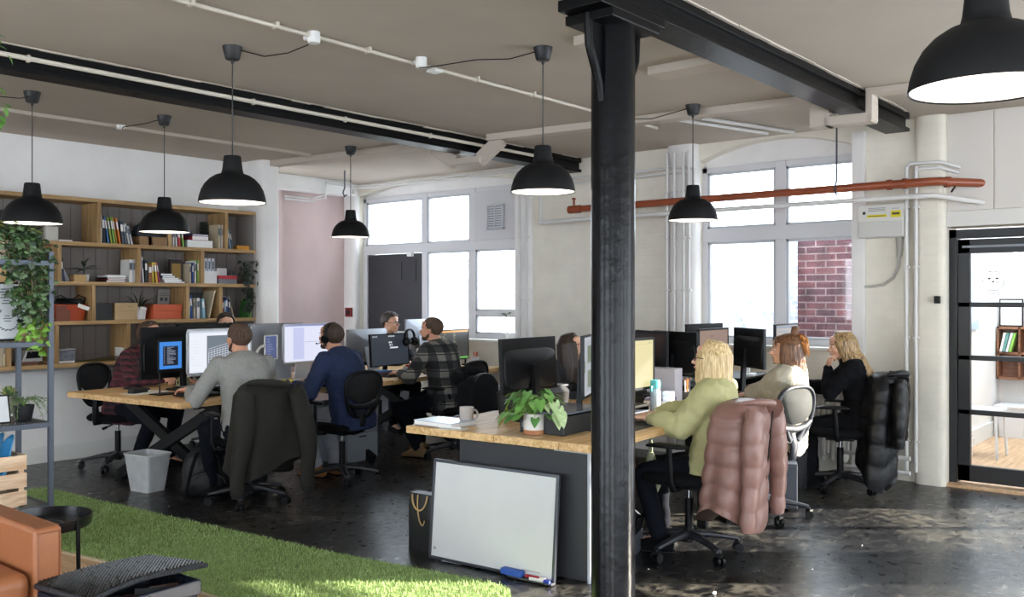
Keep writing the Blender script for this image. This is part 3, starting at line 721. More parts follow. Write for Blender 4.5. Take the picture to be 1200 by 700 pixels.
# top tier, between the dividers
T_ = '%s on the top tier'
B = [(118, .03, .26, '#d8d6d2', 0, 'first in the top tier row, against the divider'), (123, .026, .26, '#1d2230', -.08, 'second in the top tier row beside the white book'),
     (127.5, .02, .255, '#3f74a8', -.16, 'leaning in the top tier row behind two others'), (131, .02, .25, '#8f9c3c', -.16, 'leaning beside the blue book on the top tier'),
     (134.5, .02, .255, '#7fae4a', -.16, 'leaning between olive and yellow books on the top tier'), (137, .012, .25, '#c9a23a', -.17, 'thin, leaning beside the orange book on the top tier'),
     (141, .02, .25, '#d07a2a', -.17, 'leaning in the middle of the top tier row'), (144.5, .03, .22, '#3a4450', -.1, 'after the orange book on the top tier'),
     (148, .018, .22, '#5a6470', -.14, 'leaning among the last books of the top tier row'), (151.5, .016, .20, '#d8d6d2', -.2, 'leaning, second to last in the top tier row'), (155, .018, .18, '#c7c9d4', -.25, 'leaning last in the top tier row beside the lamp')]
for u, w, h, c, l, p in B: book(1, u, w, h, c, l, place=p)
B = [(203.5, .016, .17, '#d8d6d2', 0, 'beneath the lamp on the top tier, first of a short row'), (207, .018, .17, '#d8d6d2', -.05, 'beside the red book on the top tier'), (210.5, .03, .17, '#b0323c', -.08, 'upright on the top tier next to the stacked books'),
     (215, .018, .16, '#7fae4a', -.1, 'upright on the top tier between the red book and the stack'), (257, .03, .25, '#c3b59a', 0, 'tall, on the top tier before the last divider'), (260.5, .03, .25, '#d8d6d2', .03, 'tall, against the last divider of the top tier'),
     (268.5, .014, .22, '#20324e', -.1, 'first beyond the last divider on the top tier'), (270.5, .014, .2, '#8fb8cf', -.16, 'leaning beyond the last divider on the top tier'), (273, .016, .19, '#5a6470', -.2, 'leaning near the orange box on the top tier')]
for u, w, h, c, l, p in B: book(1, u, w, h, c, l, place=p)
B = [(153.5, .04, .22, '#d8d6d2', 0, 'wide, before the middle divider of the second tier'), (158, .035, .22, '#c7c9d4', 0, 'wide, against the middle divider of the second tier'),
     (165.5, .014, .25, '#6d4a8a', -.03, 'first after the middle divider of the second tier'), (168, .02, .25, '#d8d6d2', -.06, 'beside the purple book on the second tier'), (172, .03, .22, '#2a2c30', -.04, 'beside the white book on the second tier'),
     (176, .04, .18, '#8c5a34', 0, 'in the middle of the second tier row'), (179.5, .016, .2, '#d9c04a', -.02, 'thin, beside the brown book on the second tier'), (184, .025, .2, '#c9a23a', -.12, 'leaning on the second tier beside the pink book'),
     (187, .012, .2, '#c24f7a', -.15, 'leaning last of its row on the second tier'),
     (223, .02, .2, '#c3b59a', 0, 'beside the gold frame on the second tier'), (226, .016, .21, '#33508f', 0, 'among the books before the third divider of the second tier'), (229, .02, .23, '#d8d6d2', 0, 'beside the green book on the second tier'),
     (232, .016, .24, '#7fae4a', 0, 'last but one before the third divider on the second tier'), (234.2, .014, .22, '#c7c9d4', 0, 'against the third divider on the second tier'),
     (73, .03, .21, '#20324e', -.05, 'first on the second tier beside the leaning papers')]
for u, w, h, c, l, p in B: book(2, u, w, h, c, l, place=p)
B = [(222, .02, .21, '#8fb8cf', 0, 'first of the third tier row beside the divider'), (225, .022, .24, '#33508f', -.06, 'second of the third tier row'), (228, .014, .2, '#c3b59a', -.03, 'thin, on the third tier beside the blue book'),
     (232.5, .035, .21, '#d8d6d2', 0, 'thick, in the middle of the third tier row'), (239.5, .03, .2, '#8fb8cf', -.08, 'leaning before the black folder on the third tier'),
     (261.5, .016, .19, '#7a2733', 0, 'first beyond the last divider of the third tier'), (264, .016, .18, '#8fb8cf', 0, 'second beyond the last divider of the third tier'), (266.5, .022, .22, '#33508f', -.05, 'third beyond the last divider of the third tier'), (269.5, .022, .2, '#20324e', -.06, 'above the bearded man, beside the blue book'), (274, .012, .23, '#c3b59a', -.25, 'leaning above the bearded man on the third tier'),
     (291.5, .016, .18, '#3f7d3a', .12, 'leaning at the very end of the third tier'), (293.5, .016, .2, '#7fae4a', .05, 'upright at the very end of the third tier')]
for u, w, h, c, l, p in B: book(3, u, w, h, c, l, place=p)
B = [(5.5, .035, .2, '#c3b59a', .05, 'on the bottom tier behind the metal rack'), (146.0, .02, .12, '#d8d6d2', 0, 'upright behind the man in maroon')]
for u, w, h, c, l, p in B: book(4, u, w, h, c, l, place=p)
def block(name, tier, u, w, h, c, label, cat, d=.2, dz=0.0, yf=8.5, lid=False, rz=0, group=None, bevel=.003):
    x = shx(u, yf); m = MB().box(-w/2, w/2, 0, d, 0, h)
    o = solo(name, m, c if not isinstance(c, str) else cmat(c), label, cat, (x, yf, TIER[tier]+dz), rz, group, smooth=0, bevel=bevel)
    if lid: part('lid', MB().box(-w/2-.004, w/2+.004, -.004, d+.004, h*.55, h+.002), c if not isinstance(c, str) else cmat(c), o, smooth=0, bevel=bevel)
    return o
def flatbook(tier, u, w, h, c, label, dz, d=.2, rz=0.0, grp='books and papers lying flat on the bookshelf'):
    x = shx(u, 8.5); m = MB(); m.box(-w/2, w/2, 0, d, 0, .003).box(-w/2, w/2, 0, d, h-.003, h).box(-w/2, -w/2+.004, 0, d, 0, h).box(-w/2+.004, w/2-.003, .004, d-.004, .003, h-.003, 1)
    return solo('book', m, [cmat(c), MATS['paper']], label, 'book', (x, 8.5, TIER[tier]+dz), rz, grp, smooth=0)
# top tier things
block('storage_box', 1, 61, .11, .13, '#b9b4ab', 'grey white box on the top tier under the lamp by the ivy', 'box')
block('book', 1, 77, .12, .016, '#d8d6d2', 'white book lying flat on the top tier beside the grey white box', 'book', d=.16)
block('cardboard_box', 1, 171, .13, .085, mat('card', '#8a6a4a', .8, var=.1), 'brown cardboard box on the top tier, nearer the row of books', 'box', d=.22)
block('cardboard_box', 1, 185, .20, .085, mat('card', '#8a6a4a', .8), 'wider brown cardboard box on the top tier, nearer the stacked books', 'box', d=.22)
m = MB(); m.tube([(-.12, 0, 0), (-.11, .0, .07), (-.07, 0, .10), (.0, 0, .10), (.12, 0, .09)], .045, 10, flat=.5); m.box(-.1, .15, -.03, .1, -.01, .05)
solo('bag', m, cmat('#1d2430'), 'dark bag resting on the cardboard boxes of the top tier', 'bag', (shx(180), 8.6, Z1+.10), smooth=50)
block('wooden_block', 1, 199.5, .03, .17, MATS['pine_z'], 'upright pine block on the top tier beside the cardboard box', 'block', d=.03)
flatbook(1, 235, .29, .075, '#c7c9d4', 'thick white boxed book lying flat at the bottom of the top tier stack', 0.0)
flatbook(1, 235, .19, .045, '#b0323c', 'red book lying flat on the thick white boxed book', .076, d=.17)
flatbook(1, 235, .18, .016, '#33508f', 'thin blue book lying on top of the red one', .122, d=.16)
block('tissue_box', 1, 285, .15, .045, '#c98a2c', 'small orange box at the end of the top tier', 'box', d=.12)
# dark narrow dry plant
def tuft(name, label, tier, u, h, r, n, colr, yf=8.6, dz=0):
    m = MB(); rr = random.Random(int(u)); x = shx(u, yf)
    for i in range(n):
        a = rr.uniform(0, 2*pi); z = rr.uniform(.0, h); q = r*rr.uniform(.4, 1)
        c0 = V((cos(a)*q, sin(a)*q, z)); s_ = .018
        m.add([c0, c0+V((s_, 0, s_)), c0+V((0, s_*.4, s_*2)), c0+V((-s_, 0, s_))], [(0, 1, 2, 3)])
    m.cyl((0, 0, 0), (0, 0, h), .004, n=6)
    return solo(name, m, mat('leaf_'+colr.strip('#'), colr, .6, var=.3, vs=20), label, 'plant', (x, yf, TIER[tier]+dz), smooth=0)
tuft('potted_plant', 'narrow dark upright plant on the top tier behind the stacked books', 1, 239, .26, .035, 130, '#1d231c', dz=.0, yf=8.72)
# second tier
m = MB(); m.ob((0, .08, .09), (.004, .15, .19), (0, -.32, 0)); m.ob((.02, .08, .085), (.003, .15, .17), (0, -.42, 0)); solo('papers', m, cmat('#c7c9d4'), 'leaning white papers at the start of the second tier', 'papers', (shx(76), 8.5, Z2), smooth=0)
block('wooden_box', 2, 94, .115, .065, mat('boxwood', '#b3905f', .6), 'small plain wooden box beside the rubber plant', 'box', d=.1)
def pot(m, r0, r1, h, n=28, mi=0, lip=True):
    m.lathe([(r0*.9, 0), (r0, .004), (r1, h-.004), (r1, h), (r1-.006, h), (r1-.008, h-.015), (.0, h-.016)], n=n, mi=mi, close=False); m.lathe([(0, 0), (r0*.9, 0)], n=n, mi=mi, close=False)
def leafshape(m, base, d, up, L, W, mi=0, bend=.3, n=5, fold=.15):
    """simple curved leaf"""
    d = V(d).normalized(); up = V(up); sd = d.cross(up)
    if sd.length < 1e-4: sd = d.orthogonal()
    sd.normalize(); nn = sd.cross(d).normalized(); vs = []; b = V(base)
    for i in range(n+1):
        t_ = i/n; w = W*sin(pi*min(1, (t_*.92+.06)))**.8*(1-.25*t_); p = b+d*(L*t_)-nn*(bend*L*t_*t_)
        vs += [p-sd*w/2+nn*w*fold, p, p+sd*w/2+nn*w*fold]
    fs = []
    for i in range(n): a = i*3; fs += [(a, a+1, a+4, a+3), (a+1, a+2, a+5, a+4)]
    m.add(vs, fs, mi)
t = thing('potted_plant', 'small rubber plant in a white pot on the second tier', 'plant', (shx(106.5), 8.6, Z2))
m = MB(); pot(m, .036, .044, .07); part('pot', m, mat('pot_white', '#d3d1ce', .5), t)
m = MB(); m.cyl((0, 0, .05), (.0, 0, .16), .006, n=8)
for dx, dz, L, z in ((-.9, .42, .15, .10), (.9, .35, .15, .11), (-.3, .9, .07, .14), (.15, .9, .09, .15), (.5, .1, .08, .12), (-.55, 0, .09, .11), (.8, .55, .12, .12)): leafshape(m, (0, 0, z), (dx, -.2, dz), (0, 0, 1), L, .045)
part('foliage', m, mat('leaf_dark', '#22301f', .4, var=.2, vs=20), t, smooth=60)
for i, (w, h, c) in enumerate(((.19, .018, '#2a2c30'), (.17, .014, '#b0323c'), (.2, .014, '#1d2230'), (.19, .022, '#d8d6d2'))):
    flatbook(2, 136+i*.7-(1 if i == 3 else 0), w, h, c, '%s book lying flat, %s in the small stack on the second tier' % (COLN[c], ('bottom', 'second', 'third', 'topmost')[i]), sum((.018, .014, .014, .022)[:i]))
for i, (w, h, u) in enumerate(((.22, .016, 205), (.2, .02, 203), (.18, .016, 200), (.14, .02, 198), (.13, .022, 195.5))):
    flatbook(2, u, w, h, ('#c7c9d4', '#d8d6d2', '#c7c9d4', '#5a6470', '#5a6470')[i], '%s pale magazine of the flat stack beside the gold frame' % ('bottom', 'second', 'third', 'fourth', 'topmost')[i], sum((.016, .02, .016, .02, .022)[:i]), grp='magazines stacked on the second tier')
m = MB(); m.box(-.065, .065, 0, .03, 0, .24, 0); m.box(-.05, .05, -.004, 0, .03, .20, 1); solo('picture_frame', m, [cmat('#2a2320'), mat('gold_foil', '#8d6f36', .4, metal=.3)], 'dark framed gold picture standing on the second tier', 'picture', (shx(214.5), 8.6, Z2), smooth=0)
for i in range(4):
    m = MB(); m.box(-.016, .016, 0, .2, 0, .13); m.box(-.010, .010, -.002, 0, .02, .10, 1)
    solo('folder', m, [cmat('#c7c9d4'), cmat('#5a6470')], 'grey striped folder standing on white boxes, number %s of four' % ('one', 'two', 'three', 'four')[i], 'folder', (shx(240+i*4.3), 8.52, Z2+.13), 0, 'striped folders on the white box', smooth=0, bevel=.002)
for k_, o in enumerate([x for x in bpy.data.objects if x.name.startswith('folder')]): o['label'] = 'grey striped folder on the white box, ' + ('nearest the divider', 'second from the divider', 'third from the divider', 'farthest from the divider')[k_]
block('storage_box', 2, 246, .165, .128, mat('box_white', '#d2d0d0', .6), 'large white box holding up the striped folders', 'box')
block('storage_box', 2, 260, .12, .08, mat('box_white', '#d2d0d0', .6), 'white box resting over the end of the grey and red box', 'box', dz=.085, d=.12, yf=8.6)
o = block('gift_box', 2, 267, .22, .082, mat('box_grey', '#6a6c72', .6), 'red lidded grey box at the end of the second tier', 'box', d=.15)
part('lid', MB().box(-.113, .113, -.004, .154, .05, .084), mat('box_red', '#a81f2e', .5), o, smooth=0, bevel=.003)
# hanging dark plant at the shelf end
t = thing('hanging_plant', 'dark trailing plant hanging at the far end of the bookshelf', 'plant', (shx(287.5), 8.46, 0))
m = MB(); rr = random.Random(3)
for i in range(170):
    z = rr.uniform(1.38, 1.93); w = .075 if z > 1.75 else .05; x = rr.gauss(0, w*.6)+(.02 if z < 1.7 else 0); y = rr.uniform(-.06, .02)
    leafshape(m, (x, y, z), (rr.uniform(-1, 1), rr.uniform(-.8, .2), rr.uniform(-.8, .3)), (0, -.5, 1), .045, .035, bend=.5, n=3)
part('foliage', m, mat('leaf_trailing', '#1e2b1e', .6, var=.3, vs=20), t, smooth=60)  # dark green leaf colour, varied at random
m = MB()
for i in range(4): m.tube([(rr.uniform(-.02, .02), -.02, 1.93-.05*i), (rr.uniform(-.03, .03), -.03, 1.7), (.02, -.02, 1.4+.05*i)], .003, 5)
part('stem', m, MATS['leaf_trailing'], t)
# third tier
t = thing('orange_basket', 'orange plastic basket full of black cables on the third tier', 'basket', (shx(86.5), 8.5, Z3))
m = MB(); m.rings([((0, .10, 0), (1, 0, 0), (0, 1, 0), .13, .08), ((0, .10, .13), (1, 0, 0), (0, 1, 0), .155, .095), ((0, .10, .15), (1, 0, 0), (0, 1, 0), .16, .10)], pw=5); part('tub', m, mat('tub_orange', '#a2401c', .45), t, smooth=50)
m = MB(); m.box(-.155, -.06, -.02, -.005, .0, .14); m.box(-.06, -.03, -.02, -.005, 0, .1); part('brown_card', m, mat('card_brown', '#6a3a2a', .7), t, smooth=0)
m = MB(); rr = random.Random(9)
for i in range(10): m.tube([(rr.uniform(-.13, .13), rr.uniform(.03, .15), .15+rr.uniform(0, .05)) for _ in range(6)], .011, 6)
for s_ in (-1, 1): m.tube([(s_*.14, .08, .14), (s_*.15, .06, .21), (s_*.08, .05, .235), (s_*.03, .05, .20)], .005, 6)
part('cable', m, MATS['black_plastic'], t)
part('price_tag', MB().ob((.10, -.008, .125), (.11, .003, .035), (0, .35, 0)), MATS['paper'], t, smooth=0)
block('storage_box', 3, 121.5, .165, .16, mat('box_black', '#1d1c1e', .6), 'matt black square box on the third tier', 'box', d=.2)
block('storage_box', 3, 148, .22, .16, mat('box_tan', '#a98e68', .7), 'tan card box with a lid beside the spiky plant', 'box', d=.22, lid=True)
t = thing('potted_plant', 'spiky spider plant in a white pot between tan and orange boxes', 'plant', (shx(169.5), 8.58, Z3))
m = MB(); pot(m, .058, .072, .125); m.lathe([(.0725, .125), (.074, .125), (.074, .095), (.068, .09)], n=28, close=False); part('pot', m, MATS['pot_white'], t)
m = MB(); rr = random.Random(4)
for i in range(46):
    a = rr.uniform(0, 2*pi); L = rr.uniform(.13, .24); e = rr.uniform(.25, 1.2); leafshape(m, (cos(a)*.02, sin(a)*.02, .12), (cos(a)*cos(e), sin(a)*cos(e), sin(e)), (0, 0, 1), L, .014, bend=.45, n=5)
part('foliage', m, mat('leaf_spiky', '#2f4326', .5, var=.3, vs=20), t, smooth=60)
block('storage_box', 3, 196.5, .30, .145, mat('box_orange', '#b4502c', .6), 'orange lidded box on the third tier', 'box', d=.22, lid=True)
m = MB(); m.ob((0, 0, .15), (.13, .005, .30), (.12, 0, 0)); m.box(-.04, -.01, -.012, -.008, .18, .215, 1); m.box(.01, .04, -.012, -.008, .18, .215, 1)
for i in range(3): m.box(-.05, .05, -.024+.007*i, -.02+.007*i, .235+.02*i, .24+.02*i, 1)
solo('leaflet', m, [cmat('#8b8580'), cmat('#3a3a3c')], 'printed leaflet propped up behind the orange lidded box', 'leaflet', (shx(208), 8.74, Z3), smooth=0)
m = MB().box(-.09, .09, 0, .012, 0, .27); o = solo('folder', m, cmat('#2a2c30'), 'large black folder behind the leaning white board', 'folder', (shx(246), 8.70, Z3), smooth=0)
m = MB().box(-.006, .006, 0, .2, 0, .29); o = solo('board', m, cmat('#c3b59a'), 'thin pale board leaning against the last divider but one', 'board', (shx(247), 8.5, Z3+.004), smooth=0); o.rotation_euler = (0, .24, 0)
# bottom tier
m = MB(); m.box(-.085, .085, 0, .22, 0, .012)
o = thing('storage_box', 'clear plastic box of papers on the bottom tier', 'box', (shx(79.5), 8.5, Z4))
part('papers', MB().box(-.08, .08, .01, .2, .004, .02), MATS['paper'], o, smooth=0)
part('tub', MB().box(-.085, .085, 0, .21, .02, .115), mat('tub_clear', '#71747e', .25, var=.35, vs=26), o, smooth=0, bevel=.006)
part('lid', MB().ob((0, .10, .122), (.17, .21, .008), (0, -.06, 0)), mat('lid_pale', '#b9b9bb', .4), o, smooth=0)
m = MB(); m.ob((0, .08, .006), (.14, .15, .008)); m.ob((.18, .08, .012), (.2, .14, .006), (.05, -.07, .2)); m.ob((.26, .07, .028), (.14, .12, .004), (0, -.1, .1))
solo('leaf_tray', m, mat('dry_olive', '#5c512c', .7), 'flat olive brown wrapping lying on the bottom tier', 'paper', (shx(100), 8.5, Z4), smooth=0)
t = thing('desk_phone', 'white angled device with a black screen on the bottom tier', 'device', (shx(39.5), 8.5, Z4+.03))
part('casing', MB().prism([(-.09, 0), (.09, 0), (.09, .03), (.06, .10), (-.05, .10)], 0, .12, 'y'), mat('device_grey', '#9a9896', .4), t, smooth=0, bevel=.004)
part('display', MB().prism([(-.055, .03), (.07, .03), (.055, .09), (-.04, .09)], -.003, 0, 'y'), MATS['screen_off'], t, smooth=0)
block('storage_box', 4, 30, .2, .03, mat('card_brown2', '#5a3b2a', .7), 'flat brown box under the white device on the bottom tier', 'box', d=.2)
block('magazine', 4, 62, .012, .11, '#c3b59a', 'thin magazine leaning beside the divider of the bottom tier', 'magazine').rotation_euler = (0, .3, 0)
block('storage_box', 2, 1, .09, .11, mat('boxwood', '#b3905f', .6), 'small wooden box on the second tier behind the rack', 'box')
block('black_case', 1, 17, .35, .25, mat('box_black2', '#1a1819', .7), 'black case on the top tier behind the first lamp', 'case')

# ---- what shows through the glazed door
t = thing('wall_shelf', 'wooden box shelf on the wall of the room behind the glass door', 'shelf', (11.42, 0, 0))
for z in (1.06, 1.32): pass
m = MB(); x0, x1, ya, yb = -.02, .17, 1.4, 2.435
dk = woodmat('walnut', '#5a3826', '#8a5a3c', .5, axis=1)
for z in (.62, .90, 1.18): part('board', MB().box(x0, x1, ya, yb, z, z+.025), dk, t, smooth=0)
for y in (ya, 2.2, yb-.02): part('side', MB().box(x0, x1, y, y+.02, .62, 1.205), dk, t, smooth=0)
part('back', MB().box(x1-.01, x1, ya, yb, .62, 1.2), dk, t, smooth=0)
for i, (y, c, l) in enumerate(((2.39, '#d8d6d2', .2), (2.36, '#5f8f86', .2), (2.33, '#c7c9d4', .25), (2.30, '#7fae4a', .25))):
    o = solo('book', MB().box(-.09, .05, -.012, .012, 0, .21), cmat(c), 'thin %s book leaning on the wooden shelf behind the glass door' % ('white', 'teal', 'grey', 'green')[i], 'book', (11.46, y, .93), 0, smooth=0); o.rotation_euler = (l, 0, 0)
t = thing('picture_frame', 'black framed white poster standing on the shelf behind the glass door', 'picture', (11.5, 2.31, 1.206))
part('frame', MB().box(0, .02, -.12, .12, 0, .31), MATS['black_plastic'], t, smooth=0); part('print', MB().box(-.003, 0, -.105, .105, .015, .295), MATS['paper'], t, smooth=0)
t = thing('storage_box', 'clear white plastic storage box on the floor behind the glass door', 'box', (11.35, 2.25, 0))
m = MB(); m.rings([((0, 0, z), (1, 0, 0), (0, 1, 0), a, b) for z, a, b in ((0, .15, .13), (.32, .18, .16))], n=32, pw=8); part('tub', m, mat('tub_white', '#d0d0d2', .3), t, smooth=30)
part('lid', MB().box(-.19, .19, -.17, .17, .32, .35), MATS['tub_white'], t, smooth=0, bevel=.005)
t = thing('chair', 'white slatted chair seen through the glass door', 'chair', (9.75, 2.235, 0))
wm_ = mat('chair_white', '#d6d6d8', .4)
part('seat', MB().box(-.2, .2, -.2, .2, .43, .46), wm_, t, smooth=0, bevel=.004)
for a in (-.18, .18):
    for b in (-.18, .18): part('leg', MB().cyl((a*1.1, b*1.1, 0), (a, b, .43), .014), wm_, t)
for i in range(6): part('back_slat', MB().bar((-.18+.07*i, .19, .46), (-.18+.07*i, .23, .92), .02, .012), wm_, t, smooth=0)
part('back_rail', MB().box(-.2, .2, .215, .245, .9, .95), wm_, t, smooth=0, bevel=.004)
t = thing('waste_basket', 'white wire basket on the floor behind the glass door', 'basket', (9.1, 2.27, 0))
for z in (.02, .1, .18, .26): part('hoop', MB().tube([(cos(a)*(.11+z*.12), sin(a)*(.11+z*.12), z) for a in [2*pi*i/24 for i in range(24)]], .004, 6, closed=True), wm_, t)
m = MB()
for i in range(16): a = 2*pi*i/16; m.cyl((cos(a)*.112, sin(a)*.112, .02), (cos(a)*.142, sin(a)*.142, .26), .003, n=6)
part('wires', m, wm_, t)
t = thing('picture_frame', 'tall pale blue panel on the side wall behind the glass door', 'picture', (10.3, 2.42, 1.2))
part('frame', MB().box(-.25, .25, 0, .02, 0, .75), mat('pale_blue', '#9fb0cc', .5), t, smooth=0)
for i, (x, y, z) in enumerate(((9.6, 2.0, 2.05), (10.4, 2.05, 2.0), (9.4, 1.72, 2.0), (10.0, 1.6, 1.88), (10.9, 1.9, 1.95), (9.0, 1.66, 1.95))):
    t = thing('string_light', 'small warm hanging bulb in the room behind the glass door', 'bulb', (x, y, z), 0, 'small warm bulbs hanging behind the glass door')
    part('bulb', MB().ell((0, 0, 0), (.02, .02, .028), n=12, k=8), mat('warm_bulb', '#ffd9a0', .4, emit=9), t); part('cord', MB().cyl((0, 0, .02), (0, 0, .6), .002, n=6), MATS['white_plastic'], t)
# plant hanging at the upper corner near the camera
t = thing('hanging_plant', 'leafy sprigs hanging in at the very top left corner', 'plant', (1.93, 4.93, 2.55))
m = MB(); rr = random.Random(31)
for i in range(34): leafshape(m, (rr.uniform(-.10, .03), rr.uniform(-.06, .10), rr.uniform(-.16, .3)), (rr.uniform(-1, 1), rr.uniform(-1, 1), rr.uniform(-.8, .4)), (0, -.3, 1), .05, .04, bend=.4, n=4)
part('foliage', m, mat('leaf_corner', '#5c8a3e', .5, var=.3, vs=30), t, smooth=60)
part('cord', MB().cyl((-.03, .0, .0), (-.03, .0, .45), .003, n=6), MATS['cord_grey'], t)
# ================================================================ BENCHES
LEG = mat('leg_black', '#101113', .6, spec=.3)
def bench(name, label, x, y, rot, L, W, cx_at, z=.76, th=.045, n=6, start=0.0):
    """plank topped workbench; local x runs along its length, local y across it, origin at its near corner"""
    t = thing(name, label, 'workbench', (x, y, 0), radians(rot))
    m = MB(); r = random.Random(int(x*10)); w = W/n
    for i in range(n):
        m.box(start+r.uniform(-.006, .006), L, i*w+.0012, (i+1)*w-.0012, z-th, z-r.uniform(0, .002))
    part('tabletop', m, MATS['bench_wood'], t, smooth=0, bevel=.004)
    for cx in cx_at:   # crossed timber trestles
        for s_ in (0, 1):
            m = MB(); a, b = (W-.08, .08) if s_ else (.08, W-.08)
            m.bar((cx+s_*.03, a, z-th-.02), (cx+s_*.03, b, .03), .09, .045, up=(1, 0, 0)); part('leg', m, LEG, t, smooth=0, bevel=.004)
        part('rail', MB().box(cx-.03, cx+.05, .06, W-.06, z-th-.05, z-th-.002), LEG, t, smooth=0)
    return t
LB = bench('workbench', 'long plank workbench with crossed black legs where the men sit', 3.595, 6.125, 5.5, 2.30, 1.48, (.42, 2.1))
LB2 = bench('workbench', 'plank workbench continuing towards the far window', 5.895, 6.345, 8.5, 1.98, 1.48, (1.1,))
LB2['label'] = 'plank workbench where the man in plaid sits, nearest the far window'
RB = bench('workbench', 'near plank workbench with black end panels and the whiteboard leaning on it', 3.935, 2.725, 4.4, 3.90, 1.30, (), n=6)
# dark end panels and modesty panel under the near bench
R4 = radians(4.4)
dp = mat('panel_charcoal', '#2b2c30', .55, var=.08, vs=3)
part('end_panel', MB().box(.10, .13, .10, .97, 0.01, .70), dp, RB, smooth=0, bevel=.002)
m = MB().box(.10, .14, .085, .10, 0, .70).box(.08, .13, .085, .30, .694, .702); part('edge_strip', m, mat('strip_pale', '#a9adb5', .4), RB, smooth=0)
m = MB().box(.09, .15, .93, 1.05, .70, .706); part('edge_strip', m, MATS['strip_pale'], RB, smooth=0)
part('side_panel', MB().box(.13, 1.55, .95, .97, 0.01, .70), dp, RB, smooth=0)
for x in (1.6, 2.6, 3.8):
    for y in (.10, 1.2): part('leg', MB().box(x-.03, x+.03, y-.03, y+.03, 0, .715), LEG, RB, smooth=0)
part('rail', MB().box(.2, 3.85, .60, .64, .64, .715), LEG, RB, smooth=0)
def rb(x, y, z=.76):   # a point on the near bench, in bench axes
    return V((3.935+x*cos(R4)-y*sin(R4), 2.725+x*sin(R4)+y*cos(R4), z))
# whiteboard
t = thing('whiteboard', 'framed whiteboard leaning on the end of the near workbench, pens on its tray', 'whiteboard', (3.90, 2.965, 0), R4)
tl = radians(5); m = MB(); keep = Matrix.Rotation(tl, 4, 'Y')
WBW, WBH = .85, .545
m.M = keep; m.box(-.006, .006, 0, WBW, .02, .02+WBH); part('board', m, mat('board_white', '#c9cacb', .25, var=.03, vs=4), t, smooth=0)
m = MB(); m.M = keep
for b in ((0, .018, .018, .036), (WBW-.018, WBW, .0, .0)): pass
m.box(-.012, .010, -.012, .006, .01, .03+WBH); m.box(-.012, .010, WBW-.006, WBW+.012, .01, .03+WBH); m.box(-.012, .010, -.012, WBW+.012, .016+WBH, .034+WBH); m.box(-.012, .010, -.012, WBW+.012, .006, .022)
part('frame', m, mat('frame_grey', '#4a4d54', .35, metal=.5), t, smooth=0, bevel=.003)
m = MB(); m.M = keep; m.box(-.05, -.008, -.02, .27, .002, .014); part('pen_tray', m, MATS['frame_grey'], t, smooth=0, bevel=.002)
m = MB(); m.M = keep; m.box(-.0075, -.006, WBW-.04, WBW-.02, .06, .075); m.box(-.0075, -.006, .08, .2, .045, .049, 0); part('printed_mark', m, cmat('#8f9298'), t, smooth=0)
def rod(name, label, cat, p0, p1, r, cols, grp=None):
    m = MB(); p0, p1 = V(p0), V(p1); d = (p1-p0); m.cyl((0, 0, 0), d*.72, r, n=10); m.cyl(d*.72, d, r*1.12, n=10, mi=1)
    return solo(name, m, [cmat(c) for c in cols], label, cat, p0, 0, grp)
base = V((3.86, 2.965, 0))
rod('marker_pen', 'red whiteboard marker on the tray', 'pen', base+V((0, .155, .027)), base+V((.012, .03, .027)), .009, ('#a3202c', '#d8d6d2'))
rod('marker_pen', 'blue and white whiteboard marker at the end of the tray', 'pen', base+V((-.022, .11, .026)), base+V((-.01, -.015, .026)), .009, ('#d8d6d2', '#2c3f9c'))
solo('board_eraser', MB().ob((0, 0, 0), (.045, .14, .035)), cmat('#2d55a8'), 'blue board eraser on the tray of the whiteboard', 'eraser', base+V((-.01, .24, .033)), .03, smooth=0, bevel=.008)
# paper bag beside the bench end
t = thing('gift_bag', 'black paper carrier bag with rope handles beside the bench end', 'bag', (3.98, 4.0, 0), R4)
m = MB(); m.rings([((0, 0, .0), (1, 0, 0), (0, 1, 0), .055, .10), ((0, 0, .26), (1, 0, 0), (0, 1, 0), .055, .10), ((.0, 0, .335), (1, 0, 0), (0, 1, 0), .04, .10)], pw=9, n=28, caps=False)
m.rings([((0, 0, .335), (1, 0, 0), (0, 1, 0), .038, .098), ((0, 0, .1), (1, 0, 0), (0, 1, 0), .045, .095)], pw=9, n=28)
part('bag_body', m, mat('bag_black', '#1b1c1f', .35, bump=.2, bs=10), t, smooth=30)
m = MB(); m.tube(bez((-.056, .06, .33), (-.075, .05, .22), (-.07, -.05, .2), (-.056, -.06, .33)), .005, 8); m.tube(bez((-.05, .02, .33), (-.07, .02, .2), (-.065, -.03, .1), (-.06, -.04, .18)), .004, 8)
part('rope_handle', m, mat('rope', '#b99b6b', .8), t)

